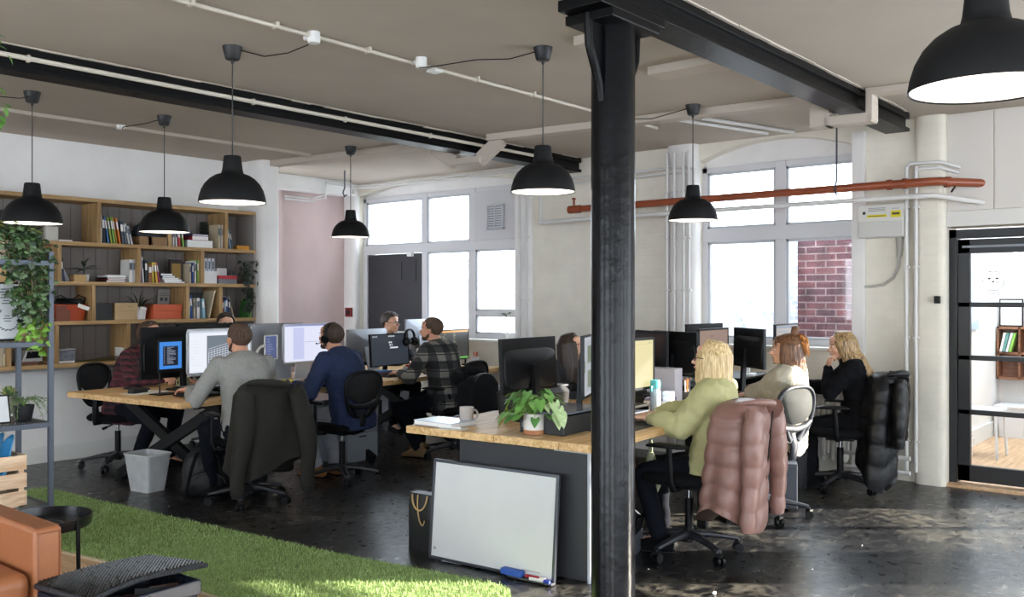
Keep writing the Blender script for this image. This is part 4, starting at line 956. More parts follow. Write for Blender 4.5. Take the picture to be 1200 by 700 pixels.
# ================================================================ TURF
m = MB(); P = [(3.26, 7.55), (3.30, 6.9), (3.40, 5.6), (3.52, 4.3), (3.69, 3.20), (3.66, 3.06), (3.58, 2.99), (3.0, 2.72), (2.66, 2.6), (2.62, 4.0), (2.56, 5.2), (2.50, 5.6), (2.42, 7.5)]
m.prism(P, 0.0, .014)
struct('floor_turf_backing', m, mat('turf_base', '#7d955a', .95, var=.25, vs=25, bump=.6, bs=300), smooth=0)
m = MB(); rr = random.Random(5)
def inside(x, y):
    c = False; n = len(P)
    for i in range(n):
        (x1, y1), (x2, y2) = P[i], P[i-1]
        if (y1 > y) != (y2 > y) and x < (x2-x1)*(y-y1)/(y2-y1)+x1: c = not c
    return c
vs = []; fs = []; mi = []
for i in range(62000):
    x, y = rr.uniform(2.4, 3.72), rr.uniform(2.6, 7.56)
    if not inside(x, y): continue
    a = rr.uniform(0, 2*pi); h = rr.uniform(.012, .026); w = .0022 if y < 5 else .003; b = rr.uniform(0, .014); c = rr.uniform(0, 2*pi); o = len(vs)
    vs += [(x-cos(a)*w, y-sin(a)*w, .012), (x+cos(a)*w, y+sin(a)*w, .012), (x+cos(c)*b, y+sin(c)*b, .012+h)]; fs.append((o, o+1, o+2)); mi.append(rr.choice((0, 0, 1, 2)))
m.v = [V(p) for p in vs]; m.f = fs; m.m = mi
o = part('grass_blades', m, [mat('blade_a', '#8ba562', .7), mat('blade_b', '#a6bb7f', .7), mat('blade_c', '#748f52', .7)], None, smooth=0, fix=False)
tag(o, 'green artificial turf strip laid across the black floor', 'grass', kind='stuff')
wf = woodmat('lounge_floor', '#a98a69', '#c9aa86', .5, axis=1, scale=1)
struct('floor_lounge', MB().prism([(2.60, 2.6), (2.60, 4.0), (2.54, 5.2), (2.48, 5.6), (2.42, 7.4), (-3, 7.4), (-3, 2.6)], 0, .010), wf, smooth=0)
struct('trim_8', MB().prism([(2.625, 2.6), (2.625, 4.0), (2.565, 5.2), (2.505, 5.6), (2.48, 5.6), (2.54, 5.2), (2.60, 4.0), (2.60, 2.6)], 0, .018), mat('strip_edge', '#c7b79b', .5), smooth=0)

# ================================================================ OFFICE CHAIRS
ch_m = mat('chair_black', '#0e0f12', .5, bump=.08, bs=200, spec=.2); ch_g = mat('chair_grey', '#2c3038', .42); mesh_m = mat('chair_mesh', '#101115', .9, bump=.5, bs=500); mesh_lt = mat('chair_mesh_grey', '#3a3d3c', .9, bump=.5, bs=500)
CH = {}
def make_chair(style, label, loc, rz):
    fm = {'black': ch_m, 'grey': ch_g}[style]; ml = mesh_m if style == 'black' else mesh_lt
    t = thing('office_chair', label, 'office chair', loc, rz, 'office chairs at the workbenches')
    for k in range(5):
        a = 2*pi*k/5+.35; c, s_ = cos(a), sin(a)
        m = MB(); m.rings([((c*q, s_*q, z), (-s_, c, 0), (0, 0, 1), w, h) for q, z, w, h in ((.02, .115, .03, .028), (.12, .112, .024, .02), (.24, .092, .019, .015), (.30, .080, .017, .013))], n=12, pw=3)
        leg = part('leg', m, ch_g if style == 'grey' else mat('chair_base', '#25272c', .4), t, smooth=50)
        m = MB(); cx, cy = c*.30, s_*.30
        for q in (-.017, .017): m.tube([(cx-s_*q-s_*.009*(1 if q > 0 else -1), cy+c*q+c*.009*(1 if q > 0 else -1), .028), (cx-s_*q+s_*.009*(1 if q > 0 else -1), cy+c*q-c*.009*(1 if q > 0 else -1), .028)], .028, 16)
        m.cyl((cx, cy, .03), (cx, cy, .075), .009, n=8); m.box(cx-.018, cx+.018, cy-.018, cy+.018, .05, .064)
        part('caster', m, MATS['black_plastic'], leg, smooth=50)
    m = MB(); m.cyl((0, 0, .07), (0, 0, .14), .036, n=20); m.cyl((0, 0, .14), (0, 0, .33), .026, n=20); m.cyl((0, 0, .33), (0, 0, .41), .014, mi=1); part('gas_lift', m, [MATS['black_plastic'], MATS['chrome']], t, smooth=50)
    m = MB(); m.box(-.09, .09, -.11, .10, .395, .425); m.cyl((.08, .03, .40), (.20, .05, .385), .007, n=8); m.cyl((.20, .05, .385), (.245, .055, .38), .013, n=8); part('tilt_plate', m, MATS['black_plastic'], t, smooth=40)
    m = MB(); m.rings([((0, .02+dy, z), (1, 0, 0), (0, 1, 0), a, b) for z, a, b, dy in ((.425, .18, .18, 0), (.435, .225, .215, 0), (.455, .24, .23, 0), (.475, .238, .228, 0), (.492, .215, .205, -.002), (.498, .15, .15, 0))], n=40, pw=3.6)
    part('seat', m, MATS['black_fabric'], t, smooth=60)
    # back: curved loop frame with a mesh panel and a lower slot
    def bp(x, z): return V((x, -.225-.16*(z-.55)*.7+ .55*x*x-.03*sin((z-.5)*6), z))
    def loop(w0, w1, z0, z1, pw=3.0, n=36):
        out = []
        for i in range(n):
            a = 2*pi*i/n; x, z = cos(a), sin(a); x = math.copysign(abs(x)**(2/pw), x); z = math.copysign(abs(z)**(2/pw), z)
            zz = (z0+z1)/2+(z1-z0)/2*z; w = w0+(w1-w0)*(zz-z0)/(z1-z0); out.append((x*w, zz))
        return out
    m = MB(); o = loop(.15, .225, .545, .925, 2.7); m.tube([bp(*p) for p in o], .017, 10, closed=True, flat=.8); part('back_frame', m, fm, t, smooth=60)
    m = MB(); q = loop(.155, .22, .67, .92, 2.6, 36); vs = [bp(*p) for p in q]+[bp(0, .80)]; m.add(vs, [(i, (i+1) % 36, 36) for i in range(36)])
    part('back_mesh', m, ml, t, smooth=80, solid=.006)
    m = MB(); pts = [bp(-.18, .68), bp(-.11, .645), bp(0, .635), bp(.11, .645), bp(.18, .68)]; m.tube(pts, [.018, .022, .024, .022, .018], 10)
    for s_ in (-1, 1): m.tube([bp(s_*.10, .645), bp(s_*.075, .60), bp(s_*.04, .56)], [.02, .022, .024], 10)
    part('back_support', m, fm, t, smooth=60)
    m = MB(); m.tube([(0, -.23, .60), (0, -.25, .52), (0, -.235, .44), (0, -.15, .41), (0, -.05, .41)], [.03, .036, .036, .034, .03], 12, flat=.5, up=(0, .3, 1)); part('spine', m, fm, t, smooth=60)
    for s_ in (-1, 1):
        m = MB(); m.tube([(s_*.20, -.02, .42), (s_*.265, -.01, .42), (s_*.285, .0, .47), (s_*.28, .01, .66)], [.02, .022, .024, .02], 10, flat=.6)
        ar = part('armrest', m, fm, t, smooth=60)
        m = MB(); m.rings([((s_*.275, -.10, .672), (1, 0, 0), (0, 0, 1), .022, .008), ((s_*.28, -.06, .675), (1, 0, 0), (0, 0, 1), .038, .014), ((s_*.275, .08, .675), (1, 0, 0), (0, 0, 1), .04, .014), ((s_*.265, .15, .668), (1, 0, 0), (0, 0, 1), .025, .008)], n=16, pw=3)
        part('arm_pad', m, MATS['black_plastic'], ar, smooth=60)
    return t
def deg_heading(h): return radians(h-90)
def chair(style, x, y, heading, label):
    if style not in CH: CH[style] = make_chair(style, label, (x, y, 0), deg_heading(heading)); return CH[style]
    return dup(CH[style], (x, y, 0), deg_heading(heading), label)
c_navy = chair('black', 5.00, 6.01, 92, 'black office chair under the man in the navy jumper')
c_grey = chair('black', 4.03, 5.90, 76, 'black office chair under the man in grey, an olive coat on its back')
c_plaid = chair('black', 6.46, 6.12, 96, 'black office chair under the man in the plaid shirt')
c_maroon = chair('black', 4.11, 8.05, 292, 'black office chair under the man in maroon, against the bookshelf')
c_blonde = chair('black', 4.905, 2.71, 97, 'black office chair under the blonde woman, a pink padded coat on it')
c_dark = chair('black', 7.34, 2.70, 104, 'black office chair by the radiator, a black padded coat on its back')
c_gin = chair('grey', 6.08, 2.77, 77, 'grey framed office chair with pale mesh under the auburn haired woman')
c_emp = chair('black', 5.44, 4.50, 285, 'black office chair across the near bench with a dark coat thrown over it')
c_girl = chair('black', 6.05, 4.62, 280, 'black office chair under the dark haired woman behind the screens')
c_beard = chair('black', 5.30, 8.28, 265, 'black office chair under the bearded man at the bookshelf side')
c_glas = chair('black', 7.33, 8.13, 262, 'black office chair under the man in glasses beside the black door')

# ================================================================ MONITORS
def screen_ui(m, w, h, kind, z0):
    """flat picture on the screen, built just in front of the panel; slot 0 is the background"""
    y = -.0006
    def q(x0, x1, a, b, mi, d=0): m.add([(x0*w-w/2, y-d, z0+a*h), (x1*w-w/2, y-d, z0+a*h), (x1*w-w/2, y-d, z0+b*h), (x0*w-w/2, y-d, z0+b*h)], [(0, 1, 2, 3)], mi)
    q(0, 1, 0, 1, 0); r = random.Random(kind)
    if kind == 'cad':
        q(0, 1, .95, 1, 1, .0003); q(.28, .97, .10, .88, 2, .0003)
        for i in range(14): m.add([(w*(.30+.045*i)-w/2, y-.0008, z0+h*.12), (w*(.306+.045*i)-w/2, y-.0008, z0+h*.12), (w*(.316+.045*i)-w/2, y-.0008, z0+h*(.5+.02*i)), (w*(.31+.045*i)-w/2, y-.0008, z0+h*(.5+.02*i))], [(0, 1, 2, 3)], 0)
        for i in range(9): m.add([(w*.30-w/2, y-.001, z0+h*(.16+.05*i)), (w*.95-w/2, y-.001, z0+h*(.32+.06*i)), (w*.95-w/2, y-.001, z0+h*(.326+.06*i)), (w*.30-w/2, y-.001, z0+h*(.168+.05*i))], [(0, 1, 2, 3)], 0)
        for i in range(9): q(.02, r.uniform(.08, .2), .2+.07*i, .205+.07*i, 1, .0004)
        q(0, .9, .0, .03, 2, .0005)
    if kind == 'mail':
        q(0, 1, .96, 1, 2, .0003); q(.18, .40, .06, .92, 1, .0003); q(.42, 1, .52, .53, 2, .0003)
    if kind == 'desk':
        for i in range(5): q(.47+.035*i, .495+.035*i, .93, .97, 1, .0003)
        for a in ((.05, .08), (.10, .13), (.15, .17)): q(a[0], a[1], .93, .97, 1, .0003)
        for a, b, c, d in ((.47, .51, .72, .77), (.52, .56, .72, .77), (.49, .53, .63, .68), (.55, .57, .63, .68), (.50, .72, .54, .59)): q(a, b, c, d, 1, .0003)
    if kind == 'code':
        q(0, 1, .93, 1, 1, .0003); q(0, 1, 0, .06, 2, .0003)
        for i in range(24):
            z = .88-.033*i; a = .12+.02*r.randint(0, 3); q(a, a+r.uniform(.03, .12), z, z+.012, 3, .0004); q(.48, .48+r.uniform(.01, .10), z, z+.010, 3, .0004)
            q(.02, .02+r.uniform(.02, .08), z, z+.008, 3, .0004)
    if kind == 'term':
        q(.16, .84, .12, .84, 1, .0003)
        for i in range(14):
            z = .79-.046*i; q(.20, .24, z, z+.014, 2, .0006); q(.34, .34+r.uniform(.1, .42), z, z+.016, 2, .0006)
    if kind == 'yellow':
        q(.07, .28, .5, .82, 1, .0003); q(0, .3, .0, .46, 2, .0003); q(.3, 1, .92, .925, 1, .0003); q(.88, .95, .94, .955, 1, .0003)
    if kind == 'doc':
        q(.4, .46, .83, .87, 1, .0003)
        for i in range(8): q(.22, r.uniform(.5, .8), .72-.06*i, .73-.06*i, 1, .0003)
    if kind == 'page':
        q(.15, .85, .05, .95, 1, .0003); q(.3, .7, .55, .85, 2, .0006); q(.3, .7, .12, .42, 2, .0006); q(.02, .12, .4, .6, 2, .0003)
    if kind == 'list':
        q(0, 1, .93, .97, 1, .0003); q(.06, .5, .82, .84, 1, .0003)
        for i in range(7): q(.06, r.uniform(.3, .9), .7-.08*i, .71-.08*i, 2, .0003)
    if kind == 'phone':
        for i in range(7): q(.12, r.uniform(.3, .9), .84-.11*i, .88-.11*i, 1, .0003)
UI = {
 'cad': [('#e9edf6', .8), ('#c3c9d6', .6), ('#717b86', .3)], 'mail': [('#dfe2f4', .85), ('#c4c8ea', .75), ('#8d93c6', .6)], 'desk': [('#2c333d', .25), ('#d5dae0', 1.0)],
 'code': [('#3c3b39', .35), ('#e0a24a', 1.1), ('#6fb45a', .8), ('#b6b58c', .7)], 'term': [('#3f86da', 1.2), ('#121624', .1), ('#9aa3b8', .7)],
 'yellow': [('#e6dba6', .55), ('#b5b08c', .3), ('#e0d292', .5)], 'doc': [('#9a8478', .7), ('#6c5a52', .4)], 'page': [('#b9bcc2', .8), ('#a9aeb4', .7), ('#77806c', .5)],
 'list': [('#a9a29c', .8), ('#6c8aa8', .7), ('#8b8580', .5)], 'phone': [('#525c86', .7), ('#8088a8', .6)]}
def ui_mats(kind):
    out = []
    for i, (c, e) in enumerate(UI[kind]):
        q = mat('ui_%s_%d' % (kind, i), c, .3, emit=.62, spec=.3); q.node_tree.nodes['Principled BSDF'].inputs['Base Color'].default_value = (.01, .01, .012, 1); out.append(q)
    return out
def monitor(label, x, y, yaw, w, h, zb, ui=None, body='black_plastic', style='flat', base_z=.76, bez=.012, group='computer monitors on the workbenches', roll=0, tilt=0):
    """yaw: direction the screen faces"""
    t = thing('monitor', label, 'monitor', (x, y, 0), radians(yaw+90), group)
    M_ = MATS[body]; k = Matrix.Translation(V((0, 0, zb+h/2))) @ Matrix.Rotation(radians(tilt), 4, 'X') @ Matrix.Translation(V((0, 0, -h/2)))
    m = MB(); m.M = k
    if style == 'mac': m.rings([((0, .006, h/2), (1, 0, 0), (0, 0, 1), w/2, h/2), ((0, .020, h/2), (1, 0, 0), (0, 0, 1), w/2, h/2), ((0, .045, h/2), (1, 0, 0), (0, 0, 1), w*.22, h*.25), ((0, .05, h/2), (1, 0, 0), (0, 0, 1), w*.1, h*.12)], n=40, pw=14)
    else:
        m.box(-w/2, w/2, 0.001, .02, 0, h); m.rings([((0, .02, h*.42), (1, 0, 0), (0, 0, 1), w*.485, h*.38), ((0, .030, h*.41), (1, 0, 0), (0, 0, 1), w*.47, h*.34), ((0, .042, h*.40), (1, 0, 0), (0, 0, 1), w*.14, h*.16)], n=32, pw=6)
    hs = part('housing', m, M_, t, smooth=30, bevel=.002)
    m = MB(); m.M = k
    b = bez; m.box(-w/2, w/2, -.004, .002, 0, b).box(-w/2, w/2, -.004, .002, h-b, h).box(-w/2, -w/2+b, -.004, .002, b, h-b).box(w/2-b, w/2, -.004, .002, b, h-b)
    part('bezel', m, M_, t, smooth=0)
    m = MB(); m.M = k @ Matrix.Translation(V((0, 0, b))); w2, h2 = w-2*b, h-2*b
    if ui: screen_ui(m, w2, h2, ui, 0); part('screen', m, ui_mats(ui), t, smooth=0, fix=False)
    else: m.box(-w2/2, w2/2, -.001, .001, 0, h2); part('screen', m, MATS['screen_off'], t, smooth=0)
    m = MB()
    if style == 'mac':
        m.bar((0, .05, zb+h*.45), (0, .10, base_z+.02), .18, .012, up=(0, 1, 0)); m.box(-.10, .10, -.05, .13, base_z, base_z+.012)
    else:
        m.bar((0, .05, zb+h*.5), (0, .07, base_z+.01), .045, .03, up=(0, 1, 0)); m.rings([((0, .05, base_z), (1, 0, 0), (0, 1, 0), .13, .10), ((0, .05, base_z+.012), (1, 0, 0), (0, 1, 0), .125, .095)], n=32, pw=3)
    part('stand', m, M_, t, smooth=30)
    return t
mat('mac_silver', '#8f9299', .35, metal=.5); mat('mac_bezel', '#c9ccd2', .35, metal=.4)
# --- left bench
monitor('big black monitor seen from behind, in front of the man in maroon', 4.16, 7.12, 95.5, .72, .425, .86)
monitor('silver framed monitor with a technical drawing, facing the man in grey', 4.375, 6.83, 275.5, .65, .385, .885, 'cad', 'mac_bezel', 'mac', bez=.016)
monitor('black monitor behind the technical drawing screen, its top edge showing', 4.62, 7.42, 96, .66, .36, .935)
monitor('silver monitor back with a phone on a white arm before it', 5.22, 7.22, 95.5, .66, .42, .87, None, 'mac_silver', 'mac')
monitor('bright white monitor facing the man in the navy jumper', 5.37, 6.93, 275.5, .62, .36, .93, 'mail', 'mac_bezel', 'mac')
monitor('grey monitor back between the headset man and the dark desktop screen', 6.45, 7.36, 98, .62, .34, .86, None, 'mac_silver', 'mac')
monitor('monitor with a dark desktop and white icons, headphones hung on its corner', 6.47, 7.02, 278.5, .62, .33, .83, 'desk', tilt=-4)
monitor('silver monitor back by the far window behind the man in plaid', 7.58, 7.72, 100, .58, .34, .94, None, 'mac_silver', 'mac')
monitor('code editor monitor with orange top bar beside the man in plaid', 7.40, 7.0, 281, .62, .34, .84, 'code')
# --- near bench
monitor('wide black monitor seen from behind, at the near end of the near bench', 4.50, 3.62, 94.4, .60, .335, .94, tilt=3)
monitor('monitor seen almost edge on beside the column, pale pages on it', 4.60, 3.22, 295, .40, .37, .93, 'page', 'dark_plastic')
monitor('monitor with a pale yellow page, just right of the column', 4.98, 3.16, 272, .58, .335, .93, 'yellow', 'dark_plastic', bez=.016)
monitor('black monitor edge on, back to back with another on the near bench', 5.92, 3.60, 150, .50, .30, .98)
monitor('black monitor edge on, with a thick curved back, before the cream pipes', 5.93, 3.38, 338, .50, .32, .96)
monitor('monitor with a tan page behind the blonde woman', 6.47, 3.36, 274, .56, .325, .965, 'doc', 'dark_plastic', bez=.014)
monitor('black monitor back rising behind the tan page monitor', 6.98, 3.72, 90, .62, .36, .95)
monitor('dark monitor edge on between the blonde and the auburn haired woman', 6.98, 3.30, 322, .52, .32, .96, None, 'dark_plastic')
monitor('monitor with a pale list behind the auburn haired woman', 7.52, 3.22, 274, .56, .325, .98, 'list', 'dark_plastic')
# ================================================================ PEOPLE
def limb_ik(a, b, l1, l2, pole):
    """elbow or knee between a and b"""
    a, b, pole = V(a), V(b), V(pole); d = b-a; L = min(d.length, (l1+l2)*.995); d = d.normalized(); b = a+d*L
    x = (l1*l1-l2*l2+L*L)/(2*L); h = sqrt(max(0, l1*l1-x*x)); p = pole-d*pole.dot(d); p.normalize()
    return a+d*x+p*h, b
def hair_mat(name, dark, light, rough=.45):
    m = bpy.data.materials.new(name); m.use_nodes = True; nt = m.node_tree; b = nt.nodes['Principled BSDF']; L = nt.links.new
    tc = nt.nodes.new('ShaderNodeTexCoord'); mp = nt.nodes.new('ShaderNodeMapping'); mp.inputs['Scale'].default_value = (60, 60, 5); L(tc.outputs['Object'], mp.inputs[0])
    n = nt.nodes.new('ShaderNodeTexNoise'); n.inputs['Scale'].default_value = 2; n.inputs['Detail'].default_value = 5; L(mp.outputs[0], n.inputs[0])
    cr = nt.nodes.new('ShaderNodeValToRGB'); cr.color_ramp.elements[0].position = .35; cr.color_ramp.elements[1].position = .65
    cr.color_ramp.elements[0].color = lin(dark); cr.color_ramp.elements[1].color = lin(light); L(n.outputs[0], cr.inputs[0]); L(cr.outputs[0], b.inputs['Base Color'])
    bp = nt.nodes.new('ShaderNodeBump'); bp.inputs['Strength'].default_value = .5; bp.inputs['Distance'].default_value = .006; L(n.outputs[0], bp.inputs['Height']); L(bp.outputs[0], b.inputs['Normal'])
    b.inputs['Roughness'].default_value = rough; MATS[name] = m
    return m
def plaid_mat(name, base, stripes, scale, rough=.9):
    """checks woven from two crossed square waves in the garment's own space"""
    m = bpy.data.materials.new(name); m.use_nodes = True; nt = m.node_tree; b = nt.nodes['Principled BSDF']; L = nt.links.new
    tc = nt.nodes.new('ShaderNodeTexCoord'); sp = nt.nodes.new('ShaderNodeSeparateXYZ'); L(tc.outputs['Object'], sp.inputs[0])
    def sq(out, per, duty, off=0.0):
        a = nt.nodes.new('ShaderNodeMath'); a.operation = 'MULTIPLY_ADD'; a.inputs[1].default_value = 1/per; a.inputs[2].default_value = 50+off; L(out, a.inputs[0])
        f = nt.nodes.new('ShaderNodeMath'); f.operation = 'FRACT'; L(a.outputs[0], f.inputs[0])
        g = nt.nodes.new('ShaderNodeMath'); g.operation = 'LESS_THAN'; g.inputs[1].default_value = duty; L(f.outputs[0], g.inputs[0]); return g.outputs[0]
    cur = None
    def mix(fac, a, c):
        x = nt.nodes.new('ShaderNodeMix'); x.data_type = 'RGBA'; L(fac, x.inputs[0])
        for i, q in ((6, a), (7, c)):
            if isinstance(q, tuple): x.inputs[i].default_value = q
            else: L(q, x.inputs[i])
        return x.outputs[2]
    hs = sq(sp.outputs[2], scale, .5); xs = sq(sp.outputs[0], scale*.9, .5, .2)
    row_a = mix(xs, lin(base), lin(stripes[0])); row_b = mix(xs, lin(stripes[0]), lin(stripes[1])); c = mix(hs, row_a, row_b)
    thin = sq(sp.outputs[2], scale*.5, .12, .3); c = mix(thin, c, lin(base))
    L(c, b.inputs['Base Color']); b.inputs['Roughness'].default_value = rough; MATS[name] = m
    return m
SK = {'fair': mat('skin_fair', '#d3a48a', .5, var=.06, vs=14), 'rosy': mat('skin_rosy', '#c99479', .5, var=.06, vs=14), 'tan': mat('skin_tan', '#b8866a', .5, var=.06, vs=14)}
eye_w = mat('eye_white', '#d9d3cc', .3); eye_d = mat('eye_dark', '#2a201b', .3); lip_m = mat('lip', '#a8605a', .5)

def person(P):
    """P: pos (x, y), heading, and the pose; builds one continuous body mesh with its clothes and hair as children"""
    s = P.get('scale', 1.0); fem = P.get('fem', False)
    M = Matrix.Translation(V((P['pos'][0], P['pos'][1], 0))) @ Matrix.Rotation(deg_heading(P['heading']), 4, 'Z'); Mi = M.inverted()
    W = lambda p: Mi @ V(p)
    hipz = P.get('hipz', .55); pel = V((0, 0, hipz)); l1, l2 = radians(P.get('lean', 5)), radians(P.get('lean2', P.get('lean', 5)+8)); tw = radians(P.get('twist', 0)); side = P.get('side', 0.0)
    d1 = V((side*.5, sin(l1), cos(l1))).normalized(); d2 = V((side, sin(l2), cos(l2))).normalized()
    ch = pel+d1*.27*s; nk = ch+d2*.245*s
    ax = V((cos(tw), sin(tw), 0)); sw = (.150 if fem else .178)*s
    sh = {k: nk-d2*.045*s+ax*(k*sw)+V((0, P.get('shrug', 0), 0)) for k in (-1, 1)}
    # head frame
    hy, hp, hr = P.get('head', (0, 0, 0)); hy, hp, hr = radians(hy), radians(hp), radians(hr)
    HR = Matrix.Rotation(hy, 3, 'Z') @ Matrix.Rotation(-hp, 3, 'X') @ Matrix.Rotation(hr, 3, 'Y')
    nf = P.get('neckfwd', .03)
    hc = nk+d2*.075*s+HR @ V((0, .02+nf, .06*s))
    hs = P.get('hs', 1.0)*(.96 if fem else 1.0)
    h = lambda x, y, z: hc+HR @ V((x*hs, y*hs, z*hs))
    body = MB()
    # --- head and face
    def e(c, r): body.ell(h(*c), tuple(q*hs for q in r), HR, 20, 14)
    e((0, -.014, .036), (.074, .094, .080)); e((0, .030, -.022), (.061, .062, .082)); e((0, .052, -.078), (.032 if fem else .037, .034, .028)); e((0, .022, -.060), (.054 if fem else .058, .055, .036))
    e((0, .078, .030), (.048, .017, .013)); e((0, .062, .058), (.052, .034, .035))
    for k in (-1, 1):
        e((k*.036, .062, -.022), (.022, .026, .024)); e((k*.076, -.002, -.004), (.009, .019, .031)); e((k*.079, -.006, .012), (.008, .015, .016)); e((k*.009, .098, -.030), (.008, .010, .008))
    body.cap(h(0, .088, .016), .0085*hs, h(0, .112, -.024), .0115*hs, 10); body.cap(h(0, .086, -.056), .012*hs, h(0, .084, -.05), .013*hs, 10)
    e((0, .091, -.050), (.021, .010, .0055)); e((0, .089, -.060), (.018, .011, .006)); e((0, .080, -.084), (.018, .016, .014))
    nr = (.047 if fem else .056)
    body.cap(h(0, -.012, -.05), nr, nk+V((0, -.01, .0)), nr*1.12, 18); body.cap(nk+V((0, -.01, 0)), nr*1.1, ch+d2*.12, .08, 16)
    # --- trunk
    kf = .9 if fem else 1.0; br = P.get('bulk', 1.0)
    def trunk(mb, g, t0=-.11, top=True):
        R = []
        for t, a, b in ((t0, .150, .115), (-.04, .172, .128), (.08, .165, .122), (.20, .150, .112), (.30, .155, .114), (.38, .165, .118), (.45, .165, .108), (.50, .150, .092), (.535, .10, .07), (.56, .055, .05)):
            p = pel+d1*(t*s) if t < .27 else ch+d2*((t-.27)*s)
            fr = Euler((0, 0, tw*max(0, min(1, t/.4)))).to_matrix(); dd = d1 if t < .27 else d2
            a_ = fr @ V((1, 0, 0)); b_ = dd.cross(a_).normalized()*1.0
            hipk = 1.08 if (fem and t < .1) else kf
            R.append((p, a_, b_, a*hipk*br*s+g, b*kf*br*s+g))
        mb.rings(R, n=32, pw=2.35)
        for k in (-1, 1): mb.cap(ch+d2*.16*s+ax*(k*.06), .07*kf*s+g, sh[k]-V((0, 0, .006)), .050*kf*br*s+g, 16)
        if fem:
            for k in (-1, 1): mb.ell(ch+d2*.07*s+V((k*.065, .085, 0)), (.055+g, .05+g, .055+g))
    trunk(body, 0)
    # --- arms and hands
    U, Fo = .30*s*(.96 if fem else 1), .26*s*(.96 if fem else 1); elb = {}; wr = {}; hd = {}
    for k, key in ((1, 'rh'), (-1, 'lh')):
        spec = P[key]; tgt = h(*spec['rel']) if 'rel' in spec else W(spec['at']); pole = V(spec.get('pole', (k*.5, -.4, -.8)))
        q, w = limb_ik(sh[k], tgt, U, Fo, pole); elb[k], wr[k] = q, w
        body.cap(sh[k], .047*kf*s, q, .036*kf*s, 14); body.cap(q, .037*kf*s, w, .0255*kf*s, 14)
        fd = (w-q).normalized(); d = V(spec['dir']) if 'dir' in spec else fd; d.normalize()
        up = V(spec.get('up', (0, 0, 1))); n_ = (up-d*up.dot(d)).normalized(); sd = d.cross(n_)*(k); sd.normalize()   # sd: away from the thumb
        hk = s*(.92 if fem else 1.0); curl = spec.get('curl', .35); Rm = Matrix((sd, d, n_)).transposed()
        body.cap(w, .025*hk, w+d*.03*hk, .026*hk, 12); body.ell(w+d*.055*hk, (.040*hk, .050*hk, .0165*hk), Rm, 16, 10)
        for i, (o, L) in enumerate(((-.030, .072), (-.010, .082), (.011, .077), (.030, .060))):
            b0 = w+d*(.088-abs(o)*.25)*hk+sd*o*hk+n_*.002; c = 0.0; p = b0; dirf = d+sd*(o*1.6); dirf.normalize(); rr_ = .0096*hk if i < 3 else .0085*hk
            prev = w+d*.05*hk+sd*o*.8*hk; body.cap(prev, .012*hk, b0, rr_*1.08, 8)
            for j, fl in enumerate((.46, .30, .24)):
                c += curl*(1.0, 1.1, .8)[j]*(1+.12*i); v = dirf*cos(c)-n_*sin(c); q2 = p+v*(L*fl*hk); body.cap(p, rr_*(1-.07*j), q2, rr_*(.93-.07*j), 8); p = q2
        tb = w+d*.022*hk-sd*.028*hk-n_*.004; t1 = tb+(d*.62-sd*.68-n_*.25).normalized()*.038*hk; t2 = t1+(d*.86-sd*.30-n_*.35).normalized()*.030*hk; t3 = t2+(d*.92-sd*.05-n_*.35).normalized()*.022*hk
        body.cap(w+d*.02*hk-sd*.012*hk, .016*hk, tb, .0145*hk, 8); body.cap(tb, .0145*hk, t1, .0115*hk, 8); body.cap(t1, .0115*hk, t2, .0102*hk, 8); body.cap(t2, .0102*hk, t3, .0088*hk, 8)
    # --- legs
    T, S_ = .43*s, .42*s; hip = {}; kn = {}; an = {}; fdv = {}
    for k, key in ((1, 'rf'), (-1, 'lf')):
        hip[k] = pel+V((k*.088*s, .0, -.005)); f = P.get(key, (k*.13, .40)); f = V((f[0], f[1], .085)) if len(f) == 2 else W((f[0], f[1], .085))
        kn[k], an[k] = limb_ik(hip[k], f, T, S_, V((k*.12, .8, .75))); yaw = radians(P.get('toe', 8))*k; fdv[k] = V((sin(yaw), cos(yaw), 0))
        body.cap(hip[k], .078*s*br, kn[k], .050*s, 14); body.cap(kn[k], .050*s, an[k]+V((0, 0, .0)), .034*s, 14); body.cap(an[k], .036*s, an[k]+fdv[k]*.12*s+V((0, 0, -.045)), .026*s, 12)
    root = part('person', body, SK[P.get('skin', 'fair')], None, fix=False)
    remesh(root, P.get('vox', .0062), 2)
    root.matrix_world = M; root['label'] = P['label']; root['category'] = 'person'
    # --- face details
    for k in (-1, 1):
        m = MB(); m.ell(h(k*.0305, .0815, .004), (.0125*hs, .010*hs, .0075*hs), HR, 12, 8); m.ell(h(k*.0305, .0895, .004), (.0055*hs, .0035*hs, .0055*hs), HR, 10, 6, 1); part('eye', m, [eye_w, eye_d], root)
        m = MB(); m.tube([h(k*.014, .093, .0245), h(k*.028, .0945, .029), h(k*.044, .086, .026)], [.0022*hs, .003*hs, .0018*hs], 6, flat=1.3); part('eyebrow', m, MATS[P['hairmat']], root)
    m = MB(); m.tube([h(-.020, .0965, -.055), h(-.008, .1015, -.0535), h(.008, .1015, -.0535), h(.020, .0965, -.055)], [.002, .0045*hs, .0045*hs, .002], 8); part('lips', m, lip_m, root)
    # --- top
    top = MB(); g = P.get('cloth', .012); hem = P.get('hem', -.13)
    trunk(top, g, hem)
    for k in (-1, 1):
        spec = P['rh' if k == 1 else 'lh']; cuff = spec.get('cuff', .96); e2 = elb[k]+(wr[k]-elb[k])*cuff; gg = g+P.get('sleeve', .006)
        top.cap(sh[k], .050*kf*s+gg, elb[k], .040*kf*s+gg, 16)
        top.cap(elb[k], .041*kf*s+gg, elb[k]+(e2-elb[k])*.7, .034*kf*s+gg*.9, 16); top.cap(elb[k]+(e2-elb[k])*.6, .035*kf*s+gg*.8, e2, .028*kf*s+gg*.45, 16)
    cn = nk+d2*.018
